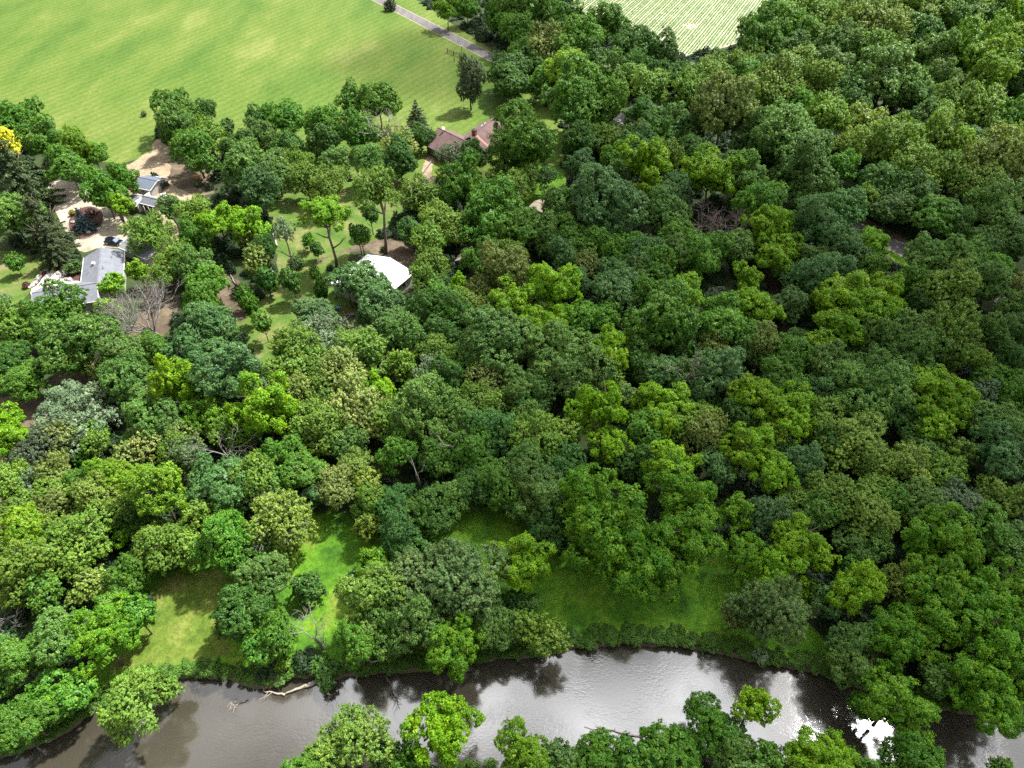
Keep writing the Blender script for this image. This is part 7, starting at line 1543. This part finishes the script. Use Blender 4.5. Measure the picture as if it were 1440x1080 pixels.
sh = thing('shed', 'small shed with blue-grey roof and white side wall beside the sandy track', 'shed', (-98.2, 174.8, 0))
gable(sh, (0, 0), R(-20), 5.2, 6.0, 2.5, 3.5, M['shingleb'], M['siding'], .35, windows=1)
sh2 = thing('cabin', 'small grey-roofed cabin with white party wall and open dark porch', 'cabin', (-94.2, 165.2, 0))
gable(sh2, (0, 0), R(-22), 4.6, 3.2, 2.6, 3.5, M['shingle'], M['darkwall'], .3, windows=1)
gable(sh2, (-4.4, .9), R(-22), 3.6, 4.4, 2.3, 3.1, M['shingleg'], M['darkwall'], .3, windows=1, door=False)
MB().box((-2.4, .8, 1.5), (.25, 5.2, 3.4), R(-22)).build('party_wall', M['white'], sh2)
for x, y in ((-1.3, -2.4), (1.5, -3.4), (.1, -2.9)): MB().box((x, y, 1.2), (.14, .14, 2.4)).build('porch_post', M['white'], sh2)
ram = thing('ramp', 'white boarded ramp between the two small sheds', 'ramp', (-93.6, 171.0, 0), R(-62))
for k in range(7): MB().box((-1.6+.5*k, 0, .45+.12*k), (.46, 1.3, .08)).build('board', M['white'], ram)
dk = thing('deck', 'small bleached wooden deck beside the grey cabin', 'deck', (*(-91.31, 165.13), 0), R(40))
for k in range(10): MB().box((-1.9+.42*k, 0, .5), (.38, 4.0, .06)).build('board', M['deck'], dk)
for sx in (-1.7, 1.7):
    for sy in (-1.7, 1.7): MB().box((sx, sy, .22), (.14, .14, .5)).build('post', M['wood'], dk)

h2 = thing('house', 'house with crossing red-brown shingle roofs and a brick chimney on the meadow edge', 'house', (-12, 197, 0))
gable(h2, (-5.4, -1.6), R(-45), 10.5, 10.6, 3.4, 6.3, M['brownroof'], M['darkwall'], .5, trim='darkwall')
gable(h2, (3.4, 2.2), R(61), 13.5, 9.8, 3.6, 6.6, M['brownroof'], M['darkwall'], .5, trim='darkwall')
ch = MB().box((1.2, -2.2, 4.6), (.95, 1.2, 6.2), R(61)).build('chimney', M['brick'], h2)
MB().box((1.2, -2.2, 7.75), (1.1, 1.35, .12), R(61)).build('cap', M['black'], ch)
MB().cyl((1.2, -2.2, 7.8), .16, .55, 8).build('flue', M['chrome'], ch)
tt = R(61); ca, sa = math.cos(tt), math.sin(tt)
def on_slope(x, y):   # a point on the right wing's roof: x along the ridge, y across it
    z = 6.6-abs(y)*3.0/4.9
    return (3.4+x*ca-y*sa, 2.2+x*sa+y*ca, z)
fl = MB(); a, b, c_, d_ = on_slope(-5.2, -.5), on_slope(-5.2, -4.9), on_slope(-4.3, -4.9), on_slope(-4.3, -.5)
up = Vector((0, 0, .05)); fl.slab([Vector(p)+up for p in (a, b, c_, d_)], .04); fl.build('flashing', M['flash'], h2)
for xx in (2.2, 3.9):
    q = [Vector(on_slope(xx+i, y_))+Vector((0, 0, .12)) for i, y_ in ((0, 2.6), (0, 1.8), (.9, 1.8), (.9, 2.6))]
    sk = MB().slab(q[::-1] if (q[1]-q[0]).cross(q[2]-q[0]).z < 0 else q, .14).build('skylight', M['white'], h2)
    q2 = [p+Vector((0, 0, .03)) for p in [q[0].lerp(q[2], .15), q[1].lerp(q[3], .15), q[2].lerp(q[0], .15), q[3].lerp(q[1], .15)]]
    MB().slab(q2[::-1] if (q2[1]-q2[0]).cross(q2[2]-q2[0]).z < 0 else q2, .03).build('pane', M['glass'], sk)
an = thing('aerial', 'thin metal aerial at the peak of the brown roof', 'aerial', (*(-5.88, 203.58), 6.3))
MB().cyl((0, 0, 0), .05, 1.6, 6).build('mast', M['chrome'], an); MB().box((0, 0, 1.4), (.9, .06, .06)).build('bar', M['chrome'], an)
ds = thing('satellite_dish', 'small white dish at the left corner of the brown roof', 'satellite dish', (*(-19.98, 197.50), 6.0))
MB().cyl((0, 0, 0), .05, .9, 6).build('mast', M['chrome'], ds)
MB().tube([(0, 0, .9), (.1, -.1, .95), (.2, -.2, 1.1)], [.08, .35, .5], 10).build('dish', M['white'], ds)

bn = thing('barn', 'metal barn with bright white low gable roof half covered by tree crowns', 'barn', (*(-31.61, 130.95), 0))
gable(bn, (0, 0), R(58), 12.4, 12.8, 3.2, 4.7, M['whitemetal'], M['siding'], .4, windows=2)
rb = MB()
tt = R(58)
for k in range(15):
    x = -6.6+.94*k
    for s in (-1, 1):
        p0 = Matrix.Rotation(tt, 3, 'Z') @ Vector((x, s*6.75, 3.2-1.5*.4/6.4+.02)); p1 = Matrix.Rotation(tt, 3, 'Z') @ Vector((x, s*.1, 4.72))
        rb.tube([p0, p1], [.035, .035], 4)
rb.build('roof_rib', M['whitemetal'], bn)
tn = thing('shed', 'shed with a flat tan metal roof showing among the trees', 'shed', (*(7.90, 162.69), 0))
gable(tn, (0, 0), R(-42), 4.6, 4.2, 2.5, 2.95, M['tan'], M['wood'], .25, trim='tan', windows=1)
b2 = thing('shed', 'narrow brown shed roof deep among trees right of the white barn', 'shed', (*(-11.10, 140.74), 0))
gable(b2, (0, 0), R(70), 5.0, 2.6, 2.3, 3.0, M['brown2'], M['wood'], .25, trim='darkwall', windows=1)

# ------------------------------------------------------------------ car
car = thing('car', 'dark navy car parked on the pale driveway beside the garage', 'car', (*(-98.30, 149.09), 0.02), R(-13))
bm = bmesh.new()
prof = [(-2.35, .35), (-2.4, .62), (-2.3, .92), (-1.2, 1.0), (1.1, .98), (2.05, .88), (2.35, .66), (2.32, .35)]
for s in (-1, 1):
    for x, z in prof: bm.verts.new((x, s*(.90 if .4 < z < .9 else .84), z))
bm.verts.ensure_lookup_table(); k = len(prof)
bm.faces.new(bm.verts[:k]); bm.faces.new(bm.verts[k:][::-1])
for i in range(k): bm.faces.new((bm.verts[i], bm.verts[k+i], bm.verts[k+(i+1) % k], bm.verts[(i+1) % k]))
bmesh.ops.recalc_face_normals(bm, faces=bm.faces)
bmesh.ops.bevel(bm, geom=bm.edges[:], offset=.06, segments=2, affect='EDGES')
me = bpy.data.meshes.new('body'); bm.to_mesh(me); bm.free(); me.materials.append(M['car']); link('body', me, car)
def frustum(z0, z1, b, tp, w0, w1):
    V = [(b[0], -w0, z0), (b[1], -w0, z0), (b[1], w0, z0), (b[0], w0, z0), (tp[0], -w1, z1), (tp[1], -w1, z1), (tp[1], w1, z1), (tp[0], w1, z1)]
    return V, [(3, 2, 1, 0), (4, 5, 6, 7), (0, 1, 5, 4), (1, 2, 6, 5), (2, 3, 7, 6), (3, 0, 4, 7)]
cb_ = MB().add(*frustum(.97, 1.52, (-2.0, 1.15), (-1.75, .35), .80, .64)).build('cabin', M['car'], car)
def pane(q, nm='window', m='carglass'):
    q = [Vector(p) for p in q]; nrm = (q[1]-q[0]).cross(q[2]-q[0]).normalized()
    MB().slab([p+nrm*.012 for p in q], .008).build(nm, M[m], car)
pane([(1.12, -.70, 1.02), (1.12, .70, 1.02), (.40, .56, 1.48), (.40, -.56, 1.48)], 'windscreen')
pane([(-1.98, .66, 1.02), (-1.98, -.66, 1.02), (-1.78, -.54, 1.46), (-1.78, .54, 1.46)], 'rear_window')
for s in (-1, 1):
    for x0, x1, u0_, u1_ in ((-1.85, -.85, -1.66, -.82), (-.75, .2, -.74, .0), (.28, .95, .06, .36)):
        q = [(x0, s*.795, 1.03), (x1, s*.795, 1.03), (u1_, s*.665, 1.45), (u0_, s*.665, 1.45)]
        pane(q if s < 0 else q[::-1])
    MB().box((.85, s*.98, 1.05), (.16, .2, .13)).build('wing_mirror', M['car'], car)
    MB().box((2.33, s*.6, .72), (.08, .34, .14)).build('headlight', M['lens'], car)
    MB().box((-2.37, s*.66, .75), (.06, .28, .16)).build('tail_light', M['redlamp'], car)
    for x in (-1.45, 1.5):
        w = MB().tube([(x, s*.70, .34), (x, s*.92, .34)], [.34, .34], 18).build('wheel', M['tyre'], car)
        MB().tube([(x, s*.90, .34), (x, s*.935, .34)], [.21, .19], 12).build('rim', M['chrome'], w)

# ------------------------------------------------------------------ yard things
bed = thing('planting_bed', 'oval red-brown mulched planting bed ringed by the pale driveway', 'planting bed', (-109.6, 158.8, 0), R(23))
P = []
for k in range(40):
    a = 6.283*k/40; P.append((math.cos(a)*4.1*(1+.04*math.sin(3*a)), math.sin(a)*7.9))
mb = MB(); mb.prism(P, 0.0, .16); mb.build('mulch', M['mulch'], bed)
edg = MB()
Q = [(x*1.02, y*1.02, .1) for x, y in P]; edg.tube(Q+[Q[0]], [.12]*41, 5, False); edg.build('edging', M['greyrock'], bed)

def rock(label, x, y, r, seed, mat='rock', z=0.0, group=None, flat=.7):
    rr = random.Random(seed); bm = bmesh.new(); bmesh.ops.create_icosphere(bm, subdivisions=2, radius=r)
    for v in bm.verts:
        v.co *= 1+noise.noise(v.co*1.8/r+Vector((seed*3.1, 0, 0)))*.45; v.co.z *= flat
    me = bpy.data.meshes.new('rock'); bm.to_mesh(me); bm.free(); me.materials.append(M[mat])
    o = link('rock', me, None, (x, y, z+r*.25), (0, 0, rr.random()*6)); tag(o, label, 'rock', group); return o
rock('white boulder at the left of the oval planting bed', *(-112.55, 158.40), .62, 1, z=.15)
rock('pale grey boulder at the right of the oval planting bed', *(-104.76, 155.43), .55, 2, z=.15)
rock('pale boulder at the front of the oval planting bed', *(-106.78, 153.81), .55, 3, z=.15)
pr = [(-110.98, 131.48), (-110.58, 132.02), (-110.47, 132.83), (-110.53, 133.64), (-110.58, 134.47), (-110.48, 135.29), (-110.40, 135.85), (-110.59, 136.97), (-110.14, 137.81), (-109.42, 136.97), (-108.17, 137.53), (-106.78, 136.69), (-106.02, 136.13), (-105.48, 135.29), (-104.98, 136.41), (-105.81, 137.53), (-107.98, 140.10), (-103.00, 134.19), (-102.39, 133.92), (-103.95, 134.47)]
ORD = 'first second third fourth fifth sixth seventh eighth ninth tenth eleventh twelfth'.split()
RL = ['white boulder at the lower left tip of the white patio', 'white boulder just above the one at the patio left tip'] + [o_+' grey border rock counted from the left tip of the patio' for o_ in ORD] + ['white rock at the upper right side of the patio', 'smaller white rock above the other at the patio upper right', 'grey rock behind the patio beside the spruce boughs', 'grey boulder between the clipped bush and the patio', 'dark grey boulder closest to the grey roof corner', 'grey rock at the right corner of the patio border']
for k, (x, y) in enumerate(pr):
    w = k in (0, 1, 14, 15)
    rock(RL[k], x, y, .55 if w else .38+.14*(k % 3), 20+k, 'rock' if w else 'greyrock', 0, ('white' if w else 'grey')+' rocks around the patio')
GL = ['left stone of the front row edging the rock garden', 'middle stone of the front row edging the rock garden', 'right stone of the front row edging the rock garden', 'upper left stone at the back of the rock garden', 'back right stone of the rock garden near the woods']
for k, (x, y) in enumerate([(0.45, 221.03), (2.27, 220.51), (3.87, 221.54), (5.10, 227.87), (6.02, 227.33)]):
    rock(GL[k], x, y, .5, 60+k, 'greyrock', 0, 'stones of the rock garden')
rg = sheet('rock_garden', [(-0.93, 228.95), (2.35, 231.67), (6.53, 230.03), (7.37, 225.73), (4.09, 221.03), (0.00, 221.54)], 0.012, M['darkdirt'], .5, .2, 50, 1)

fp = thing('fire_ring', 'round stone fire ring on the white patio', 'fire ring', (*(-107.77, 135.02), .03))
for k in range(14):
    a = 6.283*k/14; MB().box((math.cos(a)*1.15, math.sin(a)*1.15, .1), (.46, .28, .2), a+1.57).build('stone', M['gravelring'], fp)
mb = MB(); mb.prism([(math.cos(6.283*k/20)*.95, math.sin(6.283*k/20)*.95) for k in range(20)], 0, .05); mb.build('ash_bed', M['patio'], fp)

def chair(label, x, y, rz, m):
    t = thing('patio_chair', label, 'chair', (x, y, .03), rz)
    MB().box((0, 0, .38), (.6, .6, .06), 0, .1).build('seat', m, t)
    MB().box((-.32, 0, .75), (.06, .6, .75), 0, -.25).build('backrest', m, t)
    for sx in (-.25, .25):
        for sy in (-.27, .27): MB().box((sx, sy, .19), (.06, .06, .38)).build('leg', m, t)
    for sy in (-.33, .33): MB().box((0, sy, .58), (.6, .1, .05)).build('armrest', m, t)
    return t
chair('faded red chair on the white patio nearest the roof corner', *(-106.43, 131.21), .5, M['redc'])
chair('faded red chair on the white patio, the lower one of the pair', *(-106.43, 130.68), 2.2, M['redc'])
tb = thing('patio_table', 'dark grey round table on the white patio', 'table', (*(-106.52, 132.83), .03))
MB().cyl((0, 0, .7), .55, .05, 16).build('tabletop', M['greyrock'], tb); MB().cyl((0, 0, 0), .06, .7, 8).build('leg', M['black'], tb)
um = thing('folded_umbrella', 'thin folded umbrella leaning over the white patio', 'umbrella', (*(-106.72, 132.56), .03))
MB().tube([(0, 0, 0), (-.5, .6, 2.2)], [.03, .03], 6).build('pole', M['black'], um); MB().tube([(-.2, .24, .9), (-.5, .6, 2.2)], [.16, .05], 8).build('canopy', M['greyrock'], um)

ac = thing('air_conditioner', 'square white air conditioner unit on a pad beside the grey house', 'air conditioner', (*(-92.11, 138.81), 0), R(-70))
MB().box((0, 0, .06), (1.7, 1.5, .12)).build('pad', M['white'], ac); MB().box((0, 0, .5), (1.0, 1.0, .8)).build('casing', M['white'], ac)
MB().cyl((0, 0, .9), .40, .03, 18).build('fan_grille', M['black'], ac)
fn = thing('retaining_wall', 'low timber retaining wall along the driveway under the trees', 'wall', (*(-100.04, 160.08), 0))
a = Vector((-102.34, 163.16)); b = Vector((-97.05, 155.10)); c0 = Vector((-100.04, 160.08)); ang = math.atan2((b-a).y, (b-a).x); Ln = (b-a).length
for k in range(3): MB().box((*((a+b)/2-c0), .17+.3*k), (Ln, .32-.03*k, .28), ang).build('beam', M['wood'], fn)
ry = thing('pole', 'thin grey pole standing at the tip of the oval planting bed', 'pole', (*(-115.35, 165.25), 0))
MB().cyl((0, 0, 0), .06, 4.0, 8).build('shaft', M['greyrock'], ry); MB().box((0, 0, 4.05), (.3, .3, .22)).build('lamp_head', M['black'], ry)
pp = thing('white_pipe', 'white rail lying beside the garage gable', 'rail', (*(-87.72, 142.58), .3))
e = Vector((*(-86.28, 148.31), 0))-Vector((*(-87.72, 142.58), 0)); pm = MB().tube([(0, 0, 0), e], [.13, .13], 6); pm.build('bar', M['white'], pp)
for f_ in (.1, .9): MB().cyl((e.x*f_, e.y*f_, -.3), .07, .3, 6).build('foot', M['white'], pp)

yb = thing('wooden_box', 'yellow-orange wooden box on the bare earth beside the trees', 'box', (*(-88.11, 181.29), 0), .1)
MB().box((0, 0, .45), (1.5, .9, .9)).build('body', M['yellow'], yb); MB().box((0, 0, .93), (1.65, 1.05, .07)).build('lid', M['yellow'], yb)
for s in (-.6, .6): MB().box((s, -.48, .45), (.1, .06, .85)).build('batten', M['wood'], yb)
for k, (x, y, lab) in enumerate([(*(-86.36, 180.11), 'rusty brown box right of the yellow wooden box'), (*(-85.09, 178.55), 'low grey box right of the rusty brown one')]):
    o = thing('storage_box', lab, 'box', (x, y, 0), .4*k)
    MB().box((0, 0, .3), (.8, .6, .6)).build('body', M['flash'] if k == 0 else M['greyrock'], o); MB().box((0, 0, .63), (.88, .68, .06)).build('lid', M['brown2'] if k == 0 else M['rock'], o)
fg = thing('grill', 'small dark grill with pale lid on the grassy yard', 'grill', (*(-44.96, 180.11), 0), .3)
MB().box((0, 0, .55), (1.3, .9, .5)).build('box', M['black'], fg); MB().box((0, 0, .83), (1.2, .8, .06), .0, .1).build('lid', M['greyrock'], fg)
for sx in (-.5, .5):
    for sy in (-.35, .35): MB().box((sx, sy, .15), (.07, .07, .3)).build('leg', M['black'], fg)
tp = thing('tarp', 'crumpled blue tarp on the dark forest clearing', 'tarp', (*(22.20, 147.22), 0), .5)
bm = bmesh.new(); bmesh.ops.create_grid(bm, x_segments=12, y_segments=10, size=1)
for v in bm.verts:
    v.co.x *= 1.1; v.co.y *= .8; v.co.z = .12+.5*max(0, 1-(v.co.x**2+v.co.y**2))+noise.noise(v.co*2.5)*.22
me = bpy.data.meshes.new('sheet'); bm.to_mesh(me); bm.free(); me.materials.append(M['blue']); link('cover', me, tp)
tu = thing('tub', 'faded orange round tub beside the blue tarp', 'tub', (*(21.78, 148.45), 0))
tbm = MB(); tbm.tube([(0, 0, 0), (0, 0, .6), (0, 0, .62), (0, 0, .1)], [.5, .62, .54, .45], 14); tbm.build('body', M['orange'], tu)
for s in (-1, 1): MB().tube([(s*.6, -.15, .5), (s*.72, 0, .52), (s*.6, .15, .5)], [.03]*3, 5).build('handle', M['orange'], tu)
bb = thing('bucket', 'small blue bucket among bushes left of the white barn', 'bucket', (*(-38.67, 123.21), 0))
MB().tube([(0, 0, 0), (0, 0, .75), (0, 0, .78), (0, 0, .1)], [.35, .5, .45, .3], 12).build('body', M['blue'], bb); MB().tube([(-.5, 0, .7), (0, 0, 1.05), (.5, 0, .7)], [.025]*3, 5).build('handle', M['chrome'], bb)
wp = thing('wood_pile', 'pinkish heap of old boards beside the fallen snag', 'wood pile', (*(-35.16, 120.99), 0), .5)
for k in range(9):
    MB().box((random.uniform(-.7, .7), random.uniform(-.6, .6), .12+.09*k), (random.uniform(1.6, 2.6), .3, .08), random.uniform(-.8, .8)).build('board', M['wood'], wp)
ck = thing('shelter', 'half hidden grey lean-to post frame behind the fallen snag', 'shelter', (*(-38.23, 132.02), 0), .4)
MB().slab([(-1.2, -1, 1.6), (1.2, -1, 1.6), (1.2, 1, 2.0), (-1.2, 1, 2.0)], .08).build('roof', M['brown2'], ck)
for sx in (-1.1, 1.1):
    for sy in (-.9, .9): MB().box((sx, sy, .85), (.1, .1, 1.6)).build('post', M['darkwood'], ck)
lg = thing('landscape_edge', 'pale timber edging beside the brown path at the house corner', 'edging', (*(-24.99, 187.36), 0))
a = Vector((-25.24, 183.29)); b = Vector((-23.40, 190.28)); c0 = Vector((-24.99, 187.36))
for k in range(2): MB().box((*((a+b)/2-c0), .15+.28*k), ((b-a).length, .3, .26), math.atan2((b-a).y, (b-a).x)).build('beam', M['wood'], lg)

# fence beside the road
fe = thing('rail_fence', 'short dark post and rail fence beside the paved road', 'fence', (*(-21.11, 273.13), 0))
c0 = Vector((-21.11, 273.13))
fp_ = [Vector(p)-c0 for p in [(-24.10, 274.53), (-21.55, 271.75), (-19.12, 270.37), (-20.94, 265.63)]]
for p in fp_: MB().box((p.x, p.y, .8), (.26, .26, 1.7)).build('post', M['darkwood'], fe)
for i in range(2):
    a, b = fp_[i], fp_[i+1]
    for z in (.45, .85, 1.25): MB().box(((a.x+b.x)/2, (a.y+b.y)/2, z), ((b-a).length, .09, .14), math.atan2((b-a).y, (b-a).x)).build('rail', M['darkwood'], fe)
po = thing('lamp_post', 'slim post with a pale top beside the paved road fence', 'lamp post', (*(-18.53, 271.75), 0))
MB().cyl((0, 0, 0), .10, 3.2, 8).build('shaft', M['darkwood'], po); MB().box((0, 0, 3.35), (.4, .4, .4)).build('lantern', M['white'], po)
